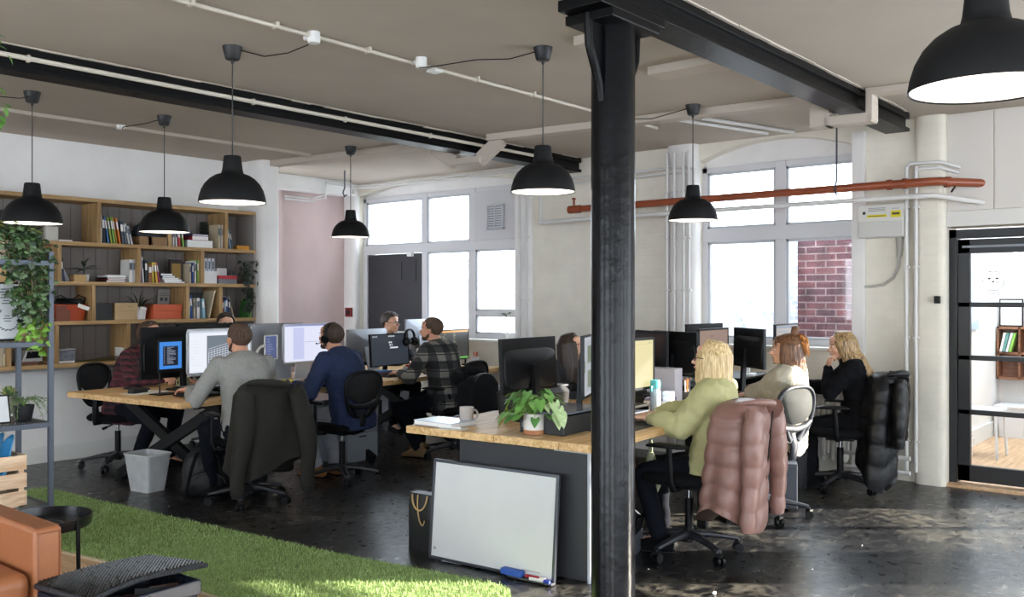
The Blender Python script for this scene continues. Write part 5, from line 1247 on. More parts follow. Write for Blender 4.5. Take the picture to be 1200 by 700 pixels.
    if P.get('collar'): top.tube([cn+Euler((-l2*.8, 0, a)).to_matrix() @ V((0, .068, -.012)) for a in [2*pi*i/16 for i in range(16)]], .016, 8, closed=True)
    t_ = part(P.get('topname', 'sweater'), top, MATS[P['top']], root, fix=False); remesh(t_, .0085, 3, P.get('fold', .018), .09)
    if P.get('hood'):
        m = MB(); m.tube([cn+V((cos(a)*.10, -.02+sin(a)*.085, .0-.03*sin(a))) for a in [pi*1.0+pi*i/10 for i in range(11)]], [.02, .03, .036, .04, .043, .044, .043, .04, .036, .03, .02], 10); part('hood', m, MATS[P['top']], root)
    if P.get('creamcollar'):
        m = MB()
        for q, r_ in ((-.030, .092), (-.015, .080), (.0, .070), (.014, .063)): m.tube([cn+Euler((-l2*.8, 0, a)).to_matrix() @ V((0, r_, -.012+q)) for a in [2*pi*i/20 for i in range(20)]], .0125, 8, closed=True)
        part('ribbed_collar', m, MATS['cream_rib'], root)
    if P.get('cuffmat'):
        for k in (-1, 1):
            e2 = elb[k]+(wr[k]-elb[k])*.97; e1 = elb[k]+(wr[k]-elb[k])*.76; m = MB(); m.tube([e1, (e1+e2)/2, e2], [.047*kf*s, .045*kf*s, .041*kf*s], 18); part('cuff', m, MATS[P['cuffmat']], root)
    # --- trousers and shoes
    tr = MB(); tr.rings([(pel+d1*(t*s), V((1, 0, 0)), d1.cross(V((1, 0, 0))), a*br*s*(1.05 if fem else 1), b*br*s) for t, a, b in ((-.115, .155, .125), (-.05, .182, .137), (.03, .180, .134), (.09, .168, .126))], n=28, pw=2.4)
    for k in (-1, 1):
        tg = P.get('trouser', .012); tr.cap(hip[k], .083*s*br+tg, kn[k], .055*s+tg, 16); e2 = kn[k]+(an[k]-kn[k])*P.get('trhem', .93); tr.cap(kn[k], .055*s+tg, e2, .041*s+tg*1.1, 16)
    t_ = part('trousers', tr, MATS[P['legs']], root, fix=False); remesh(t_, .011, 3, .022, .1)
    for k in (-1, 1):
        m = MB(); a = an[k]; f = fdv[k]; sdv = V((f.y, -f.x, 0)); b0 = V((a.x, a.y, 0))
        m.rings([(b0+f*q+V((0, 0, z0)), sdv, V((0, 0, 1)), w, z1) for q, w, z0, z1 in ((-.085, .018, .045, .022), (-.07, .034, .045, .045), (-.02, .038, .055, .053), (.04, .040, .048, .046), (.10, .046, .036, .034), (.15, .044, .029, .027), (.185, .028, .022, .019))], n=16, pw=2.6)
        m.cap(a+V((0, 0, .03)), .043, a-V((0, 0, .03)), .040, 14)
        sh_ = part('shoe', m, MATS[P.get('shoe', 'black_fabric')], root, smooth=60)
        m = MB(); m.rings([(b0+f*q+V((0, 0, .008)), sdv, V((0, 0, 1)), w, .008) for q, w in ((-.092, .02), (-.075, .036), (0, .040), (.09, .049), (.155, .046), (.192, .028))], n=16, pw=3); part('sole', m, MATS['black_plastic'], sh_, smooth=60)
    # --- hair
    hm = MATS[P['hairmat']]; st = P['hair']; rr = random.Random(int(P['pos'][0]*100))
    hb = MB(); th = P.get('hairth', .006)
    def scalp(front, side_z, back_z, grow, nu=40, nv=24):
        """a cap of hair over the skull, cut along a hairline"""
        c, r = (0, -.016, .038), (.0755+grow, .096+grow, .082+grow); vs = []; idx = {}; fs = []
        for i in range(nv+1):
            ph = pi/2-(pi*.86)*i/nv
            for j in range(nu):
                a = 2*pi*j/nu; x, y, z = cos(ph)*cos(a), cos(ph)*sin(a), sin(ph)
                vs.append((c[0]+x*r[0], c[1]+y*r[1], c[2]+z*r[2]))
        def ok(v):
            x, y, z = v
            if y > .045: return z > front
            if y > .012: return z > side_z+(front-side_z)*(y-.012)/.033
            if y > -.03: return z > side_z and not (abs(y) < .018 and z < .014)
            return z > back_z+(side_z-back_z)*max(0, (y+.06)/.03) if y < -.03 else True
        for i in range(nv):
            for j in range(nu):
                q = (i*nu+j, (i+1)*nu+j, (i+1)*nu+(j+1) % nu, i*nu+(j+1) % nu)
                if all(ok(vs[t]) for t in q): fs.append(q)
        hb.add([h(*v) for v in vs], fs)
        if st not in ('crop', 'short', 'top'):     # close the cap so that it has thickness
            o = len(hb.v); cc = V(c); hb.add([h(*(cc+(V(v)-cc)*.82)) for v in vs], [f[::-1] for f in fs]); base = o-len(vs)
            cnt = {}
            for f in fs:
                for i in range(4): e_ = (f[i], f[(i+1) % 4]); k_ = (min(e_), max(e_)); cnt.setdefault(k_, []).append(e_)
            for k_, l in cnt.items():
                if len(l) == 1: a, b = l[0]; hb.f.append((base+b, base+a, o+a, o+b)); hb.m.append(0)
    if st == 'crop': scalp(P.get('front', .085), -.02, -.06, .004)
    if st in ('short', 'top'):
        scalp(.075, -.005, -.055, .006)
        for i in range(150):
            a = rr.uniform(0, 2*pi); q = rr.uniform(0, 1)**.6; x, y = cos(a)*.066*q, -.010+sin(a)*.085*q; z = .036+.084*sqrt(max(0, 1-(x/.08)**2-((y+.014)/.1)**2))
            dx = rr.uniform(-.3, .5); hb.tube([h(x, y, z-.004), h(x+.012*dx, y+.012, z+.012), h(x+.03*dx, y+.026, z+.013)], [.008, .007, .002], 5)
    if st == 'bob':    # straight, to the shoulders, parted
        vol = MB()
        scalp(.082, -.03, -.12, .008)
        for sgn in (-1, 1):
            for i in range(120):
                t = i/119; a = radians(28+t*148); ln = P.get('len', .27)*(1-.10*t)+rr.uniform(-.012, .012); lay = rr.uniform(0, .012)
                rx, ry = .080+lay, .101+lay; x1, y1 = sgn*sin(a)*rx, cos(a)*ry-.016
                pts = [h(sgn*.004, .045-.11*t, .118-.012*t*t+lay), h(x1*.55, y1*.6-.006, .100+lay), h(x1*.93, y1*.95, .045), h(x1*1.02, y1*1.0, -.03), h(x1*1.0, y1*.98-.012*t, -.03-ln*.45), h(x1*.86+rr.uniform(-.01, .01), y1*.80-.01, -.03-ln*.85)]
                hb.tube(pts, [.004, .008, .0095, .0095, .009, .003], 6, flat=.6)
    if st == 'waves':  # long, loosely curled, falling behind
        scalp(.080, -.03, -.10, .008)
        for sgn in (-1, 1):
            for i in range(100):
                t = i/99; a = radians(38+t*138); ln = P.get('len', .42)+rr.uniform(-.09, .05); lay = rr.uniform(0, .014); rx, ry = .080+lay, .100+lay; x1, y1 = sgn*sin(a)*rx, cos(a)*ry-.016; ph = rr.uniform(0, 6)
                dn = h(x1*1.0, y1*.9-.02, -.05); pts = [h(sgn*.004, .045-.11*t, .118-.012*t*t+lay), h(x1*.55, y1*.6-.006, .100+lay), h(x1*.93, y1*.95, .045), dn]
                back = V(P.get('fall', (0, -.16, -1))); back.normalize()
                for q in range(1, 7): pts.append(dn+back*(ln*q/6)+V((sin(ph+q*1.5)*.012, cos(ph+q*1.3)*.012, 0))+V((sgn*.006*q*.3, 0, 0)))
                hb.tube(pts, [.004, .007, .009, .0095, .0095, .0095, .009, .008, .006, .002], 6, flat=.6)
    if st == 'halfup': # fringe, lengths to the shoulder and a knot on top
        scalp(.050, -.04, -.12, .009)
        for sgn in (-1, 1):
            for i in range(84):
                t = i/83; a = radians(60+t*118); ln = P.get('len', .20)+rr.uniform(-.03, .02); lay = rr.uniform(0, .012); rx, ry = .080+lay, .100+lay; x1, y1 = sgn*sin(a)*rx, cos(a)*ry-.016; ph = rr.uniform(0, 6)
                pts = [h(x1*.5, y1*.5-.02, .10), h(x1*.93, y1*.95, .045), h(x1*1.02, y1*1.0, -.03)]
                for q in range(1, 5): pts.append(h(x1*(1.02-.03*q)+sin(ph+q*1.8)*.010, y1*(1-.03*q)-.004*q+cos(ph+q*1.8)*.008, -.03-ln*q/4))
                hb.tube(pts, [.005, .008, .0095, .0095, .0095, .008, .003], 6, flat=.6)
            for i in range(16):
                x = sgn*.004*i; hb.tube([h(x*.6, .04, .112), h(x*.9, .078, .092), h(x*1.02, .092-abs(x)*.35, .052), h(x*1.05, .094-abs(x)*.5, .028)], [.006, .009, .009, .003], 6, flat=.6)
        for i in range(26):
            a0 = rr.uniform(0, 6); c = V((rr.uniform(-.008, .008), -.058+rr.uniform(-.008, .008), .142+rr.uniform(-.014, .022))); R_ = rr.uniform(.014, .030)
            hb.tube([h(c.x+cos(a0+q*.8)*R_, c.y+sin(a0+q*.8)*R_*.8, c.z+rr.uniform(-.012, .016)) for q in range(6)], .0085, 6)
        kb_ = hb; hb = MB()
        for i in range(22): y0 = -.08-rr.uniform(0, .03); z0 = .12-rr.uniform(0, .06); hb.tube([h(rr.uniform(-.04, .04), y0, z0), h(rr.uniform(-.05, .05), y0-.035, z0-.03), h(rr.uniform(-.04, .04), y0-.05, z0-.10)], [.008, .009, .003], 6)
        part('hair_tail', hb, MATS.get(P.get('hair2', ''), hm), root, smooth=80, fix=False); hb = kb_
    hmats = [hm, MATS.get(P.get('hair2', ''), hm)]
    hairo = part('hair', hb, hmats, root, smooth=80, fix=False)
    if st in ('bob', 'waves', 'halfup'): remesh(hairo, .0052, 4)
    if st in ('crop', 'short', 'top'): hairo.modifiers.new('S', 'SOLIDIFY').thickness = -.008
    if P.get('beard'):
        m = MB()
        m.rings([(h(0, y, z), HR @ V((1, 0, 0)), HR @ V((0, 0, 1)), a*hs, b*hs) for y, z, a, b in ((-.005, -.045, .061, .035), (.02, -.058, .0605, .036), (.045, -.070, .052, .034), (.066, -.078, .040, .029), (.082, -.082, .026, .020), (.089, -.083, .012, .012))], n=24, pw=2.4)
        part('beard', m, hm, root, smooth=80)
    if P.get('glasses'):
        m = MB()
        for k in (-1, 1):
            m.tube([h(k*.031+cos(a)*.024, .101, .004+sin(a)*.018) for a in [2*pi*i/18 for i in range(18)]], .0024, 6, closed=True); m.tube([h(k*.055, .100, .010), h(k*.074, .07, .010), h(k*.083, .0, .008), h(k*.084, -.02, -.006)], .0022, 6)
        m.tube([h(-.008, .102, .008), h(.008, .102, .008)], .0024, 6); part('glasses', m, MATS['black_plastic'], root)
    if P.get('headset'):
        m = MB(); m.tube([h(cos(a)*.092, -.012, .025+sin(a)*.104) for a in [pi*i/18 for i in range(19)]], .0075, 8, flat=1.6, up=HR @ V((0, 1, 0)))
        m.tube([h(-.098, .0, -.02), h(-.095, .05, -.05), h(-.055, .10, -.062)], .0028, 6); m.ell(h(-.052, .103, -.062), .008)
        o = part('headset', m, MATS['black_plastic'], root)
        for k in (-1, 1): m = MB(); m.tube([h(k*.078, -.004, -.004), h(k*.100, -.004, -.004)], [.036, .033], 20); part('ear_cushion', m, MATS['black_fabric'], o)
    return root, M, dict(hc=hc, HR=HR, h=h)

hair_mat('hair_blonde', '#a98755', '#ead3a2'); hair_mat('hair_ginger', '#3f2818', '#7d5434'); hair_mat('hair_brown_blonde', '#4a3724', '#bb9a6a'); hair_mat('hair_dark', '#17110e', '#3a2a20'); hair_mat('hair_brown', '#241a14', '#4a382b', .7)
hair_mat('hair_fade', '#372a22', '#5c4536', .8); hair_mat('hair_orange', '#8a4f1c', '#bd7c34')
mat('knit_grey', '#8f8f8c', .95, var=.08, vs=60, bump=.35, bs=260); mat('navy_wool', '#1b2a4c', .9, var=.1, vs=30, bump=.25, bs=200); mat('olive_sweat', '#aeab7c', .92, var=.06, vs=20, bump=.2, bs=200)
mat('oat_knit', '#aaa596', .95, var=.12, vs=70, bump=.35, bs=200); mat('black_knit', '#0d0e12', .95, var=.1, vs=30, bump=.2, bs=200, spec=.15); mat('cream_rib', '#dcd8c4', .9, bump=.3, bs=120)
plaid_mat('plaid_grey', '#1a1b1d', ('#3b3b3c', '#77756f'), .155); plaid_mat('plaid_maroon', '#17101a', ('#451a24', '#5a2630'), .05)
mat('denim_dark', '#10131b', .95, var=.1, vs=40, spec=.15); mat('trouser_grey', '#8b8f98', .9, var=.08, vs=12); mat('tan_leather', '#8a5c34', .55, var=.15, vs=12); mat('tan_shoe', '#70593c', .7); mat('tee_dark', '#2a2d33', .9); mat('tee_green', '#7a8571', .9)

LZ = .80
per = {}
per['grey'] = person(dict(label='person with cropped hair in a grey knitted sweater, seated with back to us', pos=(4.03, 5.93), heading=76, lean=8, lean2=16, head=(14, -6, 0), hair='crop', hairmat='hair_fade', skin='rosy', top='knit_grey', legs='denim_dark', beard=True, bulk=1.06, scale=1.03,
    lh=dict(at=(3.83, 6.40, .82), pole=(-.5, -.6, -.8), dir=(-.3, .9, .0), curl=.3), rh=dict(at=(4.36, 6.42, .79), dir=(-.2, 1, 0)), lf=(-.16, .34), rf=(.22, .30), collar=True))
per['navy'] = person(dict(label='person wearing a headset and navy jumper, typing with back to us', pos=(5.05, 5.93), heading=98, lean=14, lean2=24, head=(6, -8, -4), hair='crop', hairmat='hair_brown', skin='rosy', top='navy_wool', legs='trouser_grey', shoe='tan_leather', headset=True, beard=True, bulk=1.05, scale=1.03, fold=.025, cloth=.02, front=.09,
    lh=dict(at=(4.74, 6.30, .80), pole=(-.6, -.6, -.7), dir=(-.5, .8, -.05), curl=.3), rh=dict(at=(4.98, 6.45, .80), dir=(-.2, 1, -.05), curl=.3), lf=tuple(spot(372, 548, .085)), rf=tuple(spot(392, 545, .085)), collar=True))
per['plaid'] = person(dict(label='person in a grey and black checked shirt with back to us', pos=(6.40, 6.14), heading=97, lean=8, lean2=18, head=(16, -4, 0), hair='crop', hairmat='hair_fade', skin='rosy', top='plaid_grey', topname='shirt', legs='denim_dark', shoe='tan_shoe', bulk=1.06, scale=1.04, beard=True, cloth=.018, fold=.03,
    lh=dict(at=(6.12, 6.50, .80), pole=(-.8, -.4, -.7), dir=(0, 1, 0)), rh=dict(at=(6.55, 6.62, .80), dir=(-.1, 1, 0)), lf=(-.2, .18), rf=(.1, .4), collar=True))
per['maroon'] = person(dict(label='person in a maroon checked shirt, face hidden behind the big black monitor', pos=(4.16, 8.00), heading=293, lean=16, lean2=28, head=(0, -18, 0), hair='short', hairmat='hair_fade', skin='rosy', top='plaid_maroon', topname='shirt', legs='denim_dark', scale=1.03, bulk=1.08, cloth=.022, fold=.03,
    rh=dict(at=(4.17, 7.35, .84), pole=(1, -.4, -.6), dir=(.5, .8, .1), curl=.6), lh=dict(at=(4.36, 7.40, .80), dir=(-.2, .9, 0)), lf=(-.1, .38), rf=(.18, .25)))
per['beard'] = person(dict(label='bearded person with dark hair looking down behind the monitors, bookshelf behind', pos=(5.28, 8.22), heading=262, lean=4, lean2=10, head=(-14, -6, 0), hair='top', hairmat='hair_dark', skin='fair', top='tee_dark', topname='shirt', legs='denim_dark', scale=1.07, beard=True,
    rh=dict(at=(5.2, 7.75, .80)), lh=dict(at=(5.5, 7.75, .80))))
per['glasses'] = person(dict(label='person with short dark hair and glasses in front of the black door', pos=(7.33, 8.08), heading=262, lean=4, lean2=10, head=(28, -2, 0), hair='top', hairmat='hair_dark', skin='fair', top='tee_dark', topname='shirt', legs='denim_dark', scale=1.05, glasses=True,
    rh=dict(at=(7.2, 7.62, .80)), lh=dict(at=(7.5, 7.62, .80))))
per['girl'] = person(dict(label='person with long dark hair and grey top, mostly hidden behind the near bench screens', pos=(5.86, 4.44), heading=272, lean=8, lean2=16, head=(0, -8, 0), hair='bob', len=.30, hairmat='hair_dark', skin='fair', fem=True, top='tee_dark', legs='denim_dark', scale=.93, hipz=.53,
    rh=dict(at=(5.72, 4.02, .80)), lh=dict(at=(5.98, 4.02, .80))))
per['blonde'] = person(dict(label='blonde person in an olive green sweater typing beside the column', creamcollar=True, pos=(4.97, 2.585), heading=100, lean=-6, lean2=2, head=(14, -6, 0), neckfwd=.01, hair='bob', len=.22, hairmat='hair_blonde', skin='fair', fem=True, top='olive_sweat', legs='denim_dark', shoe='black_fabric', glasses=True, scale=.94, hipz=.54, cloth=.026, sleeve=.016, fold=.03, hem=-.12, cuffmat='cream_rib', collar=True, vox=.0055,
    lh=dict(at=(4.80, 2.93, .80), pole=(-.25, -.6, -1), dir=(-.12, .95, 0), curl=.3, cuff=.84), rh=dict(at=(4.95, 2.98, .80), pole=(1, -.3, -.6), dir=(-.25, .9, 0), curl=.3, cuff=.84), lf=(-.1, .30), rf=(.12, .36)))
per['ginger'] = person(dict(label='auburn haired person with a top knot and oatmeal sweater, facing the screens', pos=(6.19, 2.66), heading=98, lean=-6, lean2=0, head=(10, 0, 0), neckfwd=.0, hair='halfup', len=.17, hairmat='hair_ginger', hair2='hair_orange', skin='fair', fem=True, top='oat_knit', legs='denim_dark', scale=.95, hipz=.54, cloth=.028, sleeve=.018, fold=.03, hem=-.10, vox=.0055, collar=True,
    lh=dict(at=(6.33, 3.0, .81), pole=(-.8, -.6, -.6), dir=(-.1, .9, 0), curl=.6), rh=dict(at=(6.45, 3.05, .80), dir=(0, 1, 0)), lf=(-.1, .36), rf=(.14, .40)))
per['dark'] = person(dict(label='person in a black jumper with long wavy blonde brown hair, hand at chin', pos=(7.44, 2.57), heading=112, lean=6, lean2=12, head=(12, 6, 0), hair='waves', len=.30, fall=(0, -.55, -1), hairmat='hair_brown_blonde', skin='fair', fem=True, top='black_knit', legs='black_knit', scale=.94, hipz=.54, cloth=.018, sleeve=.010, fold=.03, vox=.0055,
    lh=dict(rel=(-.015, .135, -.165), pole=(-.2, .9, -1), dir=(.05, -.1, 1), up=(0, 1, .1), curl=.9), rh=dict(at=(7.35, 3.02, .80), pole=(.8, -.2, -.8), dir=(-.9, .5, 0), curl=.5), lf=(-.05, .40), rf=(.14, .36)))
# ================================================================ COATS ON THE CHAIRS
def coat(name, label, m_, ch, W=.24, D=.13, top=.95, hem=.26, puff=0.0, step=.10, sleeves=True, flare=.28, seed=1, skew=0.0, hoodr=.05, slv=.30, cuffm=None):
    """a coat hung over a chair back: shoulders, hanging body, sleeves, collar"""
    t = thing(name, label, 'coat', ch.location, ch.rotation_euler[2]); r = random.Random(seed)
    def q(z, ph=0): return (abs(sin(pi*(z+ph)/step))**.4) if puff else 0
    m = MB(); R = []; zs = [top-i*(top-hem)/46 for i in range(47)]; yb = -.285
    n = 56; vs = []
    for i, z in enumerate(zs):
        f = i/46; w = W*min(1, .42+.58*sqrt(min(1, f*7)))+(flare-W)*f; d = D*min(1, .35+.65*sqrt(min(1, f*8)))*(1+.25*f)
        yc = yb-.10*(z-.55)*.9-.02*f
        for j in range(n):
            a = 2*pi*j/n; x, y = cos(a), sin(a); x = math.copysign(abs(x)**.8, x); y = math.copysign(abs(y)**.8, y)
            fold = 1+((.03+.05*f) if puff else (.05+.10*f))*sin(a*5+seed+f*1.5)+.03*f*sin(a*9+seed*2); b = puff*q(z+.010*sin(a*3+seed)+.22*abs(x)*w+.02*sin(a*2+seed))
            zz = z+(.07*f*f*sin(a*2+seed))+skew*x*f*f
            vs.append((x*(w*fold+b), yc+y*(d*fold+b), zz))
    fs = [(i*n+j, i*n+(j+1) % n, (i+1)*n+(j+1) % n, (i+1)*n+j) for i in range(46) for j in range(n)]+[tuple(range(n)), tuple(46*n+j for j in range(n))[::-1]]
    m.add(vs, fs); part('coat_body', m, m_, t, smooth=75)
    if puff:
        m = MB()
        for s_ in (1,): m.tube([(s_*.03, yb-D*1.25-.02-.1*(z-.55), z) for z in zs[4:42:3]], .0045, 6)
        part('zip', m, MATS['black_plastic'], t)
    if sleeves:
        for s_ in (-1, 1):
            m = MB(); ln = top-.05-slv; k = 40; pts = []; rs = []
            for i in range(k+1):
                f = i/k; z = top-.06-ln*f; pts.append((s_*(W*.74+(.12 if s_ > 0 else .06)*sqrt(f)+.014*sin(f*7+seed+s_)), yb-.06-.11*(z-.55)*.9-D*(.65+.35*f), z)); rs.append((.058+.018*sin(pi*min(1, f*1.3)))*(1-.12*f)+puff*.7*q(z, .03))
            m.tube(pts, rs, 20, flat=.72, up=(0, 1, 0)); sl = part('sleeve', m, m_, t, smooth=75)
            m = MB(); p = V(pts[-1]); m.tube([p+V((0, 0, .03)), p, p-V((0, 0, .03))], [rs[-1]*.95, rs[-1]*.9, rs[-1]*.85], 18, flat=.72, up=(0, 1, 0)); part('cuff', m, MATS[cuffm] if cuffm else m_, sl, smooth=60)
    m = MB(); pts = []
    for i in range(13): a = pi+pi*i/12; pts.append((cos(a)*W*.62, yb-.03-.1*(top-.55)+sin(a)*D*1.15, top-.01+.012*sin(a*2)))
    m.tube(pts, [hoodr*(.55+.45*sin(pi*i/12)) for i in range(13)], 14); part('collar', m, m_, t, smooth=75)
    return t
pink = mat('puffer_pink', '#846259', .42, bump=.6, bs=16, var=.08, vs=10); blk = mat('puffer_black', '#0f1013', .42, spec=.3, bump=.6, bs=16, var=.1, vs=10); olv = mat('bomber_olive', '#1a1813', .85, bump=.3, bs=30, var=.15, vs=8)
mat('rib_black', '#131315', .95, bump=.3, bs=150)
coat('padded_coat', 'dusty pink padded coat hung over the blonde person\'s chair', pink, c_blonde, W=.235, D=.125, top=.935, hem=.27, puff=.018, step=.125, flare=.275, seed=2, hoodr=.02, slv=.28)
coat('padded_coat', 'black padded coat hung over the chair by the radiator', blk, c_dark, W=.21, D=.115, top=.94, hem=.20, puff=.014, step=.125, flare=.24, seed=4, skew=.10, hoodr=.03, slv=.42)
coat('bomber_jacket', 'dark olive jacket hung over the chair of the person in grey', olv, c_grey, W=.235, D=.10, top=.93, hem=.30, flare=.26, seed=3, hoodr=.026, slv=.17, cuffm='rib_black')
coat('dark_coat', 'black coat bundled over the empty chair behind the near bench', MATS['black_fabric'], c_emp, W=.22, D=.11, top=.92, hem=.42, puff=.004, step=.2, flare=.25, seed=6, hoodr=.07, sleeves=False)
# long dark scarf or jacket hanging from the grey man's chair, nearer its base
# ================================================================ THINGS ON THE LEFT BENCH
def tray(x, y, rz):
    t = thing('document_tray', 'black plastic desk trays stacked under the small blue screen', 'tray', (x, y, .76), rz)
    for k in range(2):
        m = MB(); z = .006+k*.045; m.box(-.17, .17, -.125, .125, z, z+.005); m.box(-.17, -.165, -.125, .125, z, z+.028); m.box(.165, .17, -.125, .125, z, z+.028); m.box(-.17, .17, .12, .125, z, z+.028); m.box(-.17, .17, -.125, -.12, z, z+.012)
        for a in (-.16, .15):
            for b in (-.115, .105): m.box(a, a+.01, b, b+.01, z-.006 if k == 0 else z-.04, z)
        part('tray_tier', m, MATS['black_plastic'], t, smooth=0, bevel=.002)
    part('laptop', MB().box(-.15, .14, -.11, .10, .060, .078), mat('laptop_grey', '#63676e', .35, metal=.5), t, smooth=0, bevel=.004)
    return t
tray(3.98, 6.47, radians(6))
t = thing('small_screen', 'small portrait screen with a blue border on a thin stand', 'screen', (3.90, 6.79, .76), radians(8))
m = MB(); m.box(-.115, .115, .0, .014, .17, .43); part('housing', m, MATS['black_plastic'], t, smooth=0, bevel=.004)
m = MB(); screen_ui(m, .21, .215, 'term', .20); part('screen', m, ui_mats('term'), t, smooth=0, fix=False)
m = MB(); m.cyl((-.09, .015, 0), (-.09, .015, .2), .006, n=8); m.box(-.14, .04, -.05, .08, 0, .008); m.bar((.11, .02, .2), (.15, .05, .01), .02, .012); part('stand', m, MATS['black_plastic'], t, smooth=0)
def simple(name, label, cat, x, y, z, rz, fn, mats, grp=None, **k):
    m = MB(); fn(m); return solo(name, m, mats, label, cat, (x, y, z), rz, grp, **k)
def kb(m):
    m.box(-.22, .22, -.065, .065, 0, .012)
    for i in range(14):
        for j in range(5): m.box(-.212+.0305*i, -.186+.0305*i, -.058+.0235*j, -.038+.0235*j, .012, .018, 1)
def mouse(m): m.rings([((0, y, 0.012), (1, 0, 0), (0, 0, 1), w, h_) for y, w, h_ in ((-.055, .012, .006), (-.045, .025, .011), (0, .031, .016), (.035, .027, .012), (.052, .010, .005))], n=16, pw=2.6)
def mug(m, r=.042, hgt=.095):
    m.lathe([(r*.9, 0), (r, .006), (r, hgt), (r-.004, hgt), (r-.006, .01), (0, .01)], n=28, close=False); m.lathe([(0, 0), (r*.9, 0)], n=28, close=False); m.tube(bez((-r+.002, 0, hgt*.82), (-r-.035, 0, hgt*.85), (-r-.03, 0, hgt*.2), (-r+.002, 0, hgt*.25)), .006, 8)
def kbd(label, x, y, rz, c='#1b1c1f', k='#2b2d32', z=.76): return simple('keyboard', label, 'keyboard', x, y, z, rz, kb, [cmat(c), cmat(k)], smooth=0, bevel=.001)
def mse(label, x, y, rz, c='#16171a', z=.76): return simple('computer_mouse', label, 'mouse', x, y, z, rz, mouse, cmat(c), smooth=60)
kbd('black keyboard at the free end of the left workbench before the person in maroon', 3.90, 7.32, radians(95), c='#1b1c1f').scale = (.55, .7, 1)
simple('calculator', 'black ridged gadget on papers at the end of the left workbench', 'gadget', 3.75, 7.02, .765, radians(20), lambda m: [m.box(-.08, .08, -.03, .03, 0, .02)]+[m.box(-.075+.02*i, -.065+.02*i, -.03, .03, .02, .03) for i in range(8)], cmat('#1b1c1f'), smooth=0)
simple('papers', 'white papers under the black gadget on the left workbench', 'papers', 3.80, 7.02, .76, radians(12), lambda m: [m.ob((0, 0, .001), (.3, .21, .002)), m.ob((.05, .02, .003), (.28, .2, .002), (0, 0, .2))], MATS['paper'], smooth=0)
simple('mug', 'pale yellow green mug held by the person in maroon', 'mug', 4.24, 7.17, .76, 0, lambda m: mug(m, .045, .09), mat('mug_green', '#a9aa7d', .4), smooth=50)
kbd('white keyboard under the hands of the person in grey', 4.30, 6.56, radians(5), '#c7c9d4', '#e4e3df')
simple('notebook', 'violet and white notebook beside the person in grey', 'notebook', 4.42, 6.36, .76, .2, lambda m: m.ob((0, 0, .006), (.15, .2, .012)), cmat('#a7a4c8'), smooth=0)
t = thing('phone_holder', 'phone clamped in a white arm before the silver monitor back', 'phone holder', (4.93, 6.90, .76), radians(6))
m = MB(); m.box(-.075, .085, 0, .012, .215, .435); part('phone', m, MATS['white_plastic'], t, smooth=0, bevel=.008)
m = MB(); screen_ui(m, .125, .20, 'phone', .225); part('screen', m, ui_mats('phone'), t, smooth=0, fix=False)
m = MB(); m.tube(bez((-.06, .01, .34), (-.17, .02, .36), (-.18, .03, .15), (-.12, .08, 0), 14), .012, 10); part('arm', m, MATS['white_plastic'], t)
m = MB(); m.tube(bez((.07, .01, .36), (.12, 0, .30), (.05, .02, .22), (.0, .05, .12)), .004, 6); part('cable', m, MATS['black_plastic'], t)
kbd('white keyboard under the hands of the person with the headset', 4.93, 6.53, radians(8), '#c7c9d4', '#e4e3df')
simple('banana_pack', 'yellow packet on the desk between grey and navy clad people', 'packet', 4.98, 6.80, .76, .1, lambda m: m.rings([((x, 0, .02), (0, 1, 0), (0, 0, 1), a, b) for x, a, b in ((-.12, .02, .004), (-.1, .04, .018), (0, .045, .02), (.1, .04, .016), (.12, .02, .004))], n=16), cmat('#c9b41e'), smooth=60)
simple('papers', 'loose white papers on the desk beside the headset wearer', 'papers', 4.75, 6.62, .76, .3, lambda m: [m.ob((0, 0, .0015), (.21, .3, .003)), m.ob((.06, .05, .004), (.21, .28, .002), (0, 0, .3))], MATS['paper'], smooth=0)
simple('white_tray', 'white desk shelf under the bright white monitor', 'tray', 5.37, 6.90, .76, radians(6), lambda m: [m.box(-.2, .2, -.1, .12, .0, .012)], MATS['white_plastic'], smooth=0, bevel=.003)
kbd('black keyboard below the dark desktop monitor', 6.25, 6.66, radians(8))
t = thing('headphones', 'black over ear headphones hanging on the corner of the dark desktop monitor', 'headphones', (6.755, 7.03, 1.13), radians(10))
m = MB(); m.tube([(cos(a)*.085, 0, sin(a)*.085-.02) for a in [pi*i/14 for i in range(15)]], .010, 8, flat=1.7, up=(0, 1, 0)); part('headband', m, MATS['black_plastic'], t)
for s_ in (-1, 1): m = MB(); m.ell((s_*.075, -.01, -.06), (.028, .045, .05)); m.tube([(s_*.05, -.01, -.06), (s_*.03, -.01, -.06)], [.042, .036], 18); part('ear_cup', m, MATS['black_plastic'], t)
simple('storage_tub', 'clear tub of small bits beneath the dark desktop monitor', 'tub', 6.55, 6.78, .76, .2, lambda m: [m.box(-.09, .09, -.05, .05, 0, .07), m.box(-.07, -.03, -.04, .03, .07, .09, 1), m.box(.0, .05, -.03, .04, .07, .085, 2)], [mat('tub_clear2', '#9aa0ac', .2, var=.4, vs=40), cmat('#b0323c'), cmat('#33508f')], smooth=0, bevel=.004)
simple('tape_roll', 'yellow tape roll beside the tub', 'tape', 6.30, 6.86, .76, .2, lambda m: m.lathe([(.05, 0), (.05, .03), (.03, .03), (.03, 0), (.05, 0)], n=24, close=False), cmat('#c9b41e'), smooth=40)
simple('notebook', 'stack of notebooks beneath the dark desktop monitor', 'notebooks', 6.18, 6.82, .76, .1, lambda m: [m.box(-.1, .08, -.07, .07, 0, .02), m.box(-.09, .09, -.06, .06, .02, .034, 1), m.box(-.1, .07, -.07, .06, .034, .05, 2)], [cmat('#2a2c30'), cmat('#a86a7a'), cmat('#3f74a8')], smooth=0)
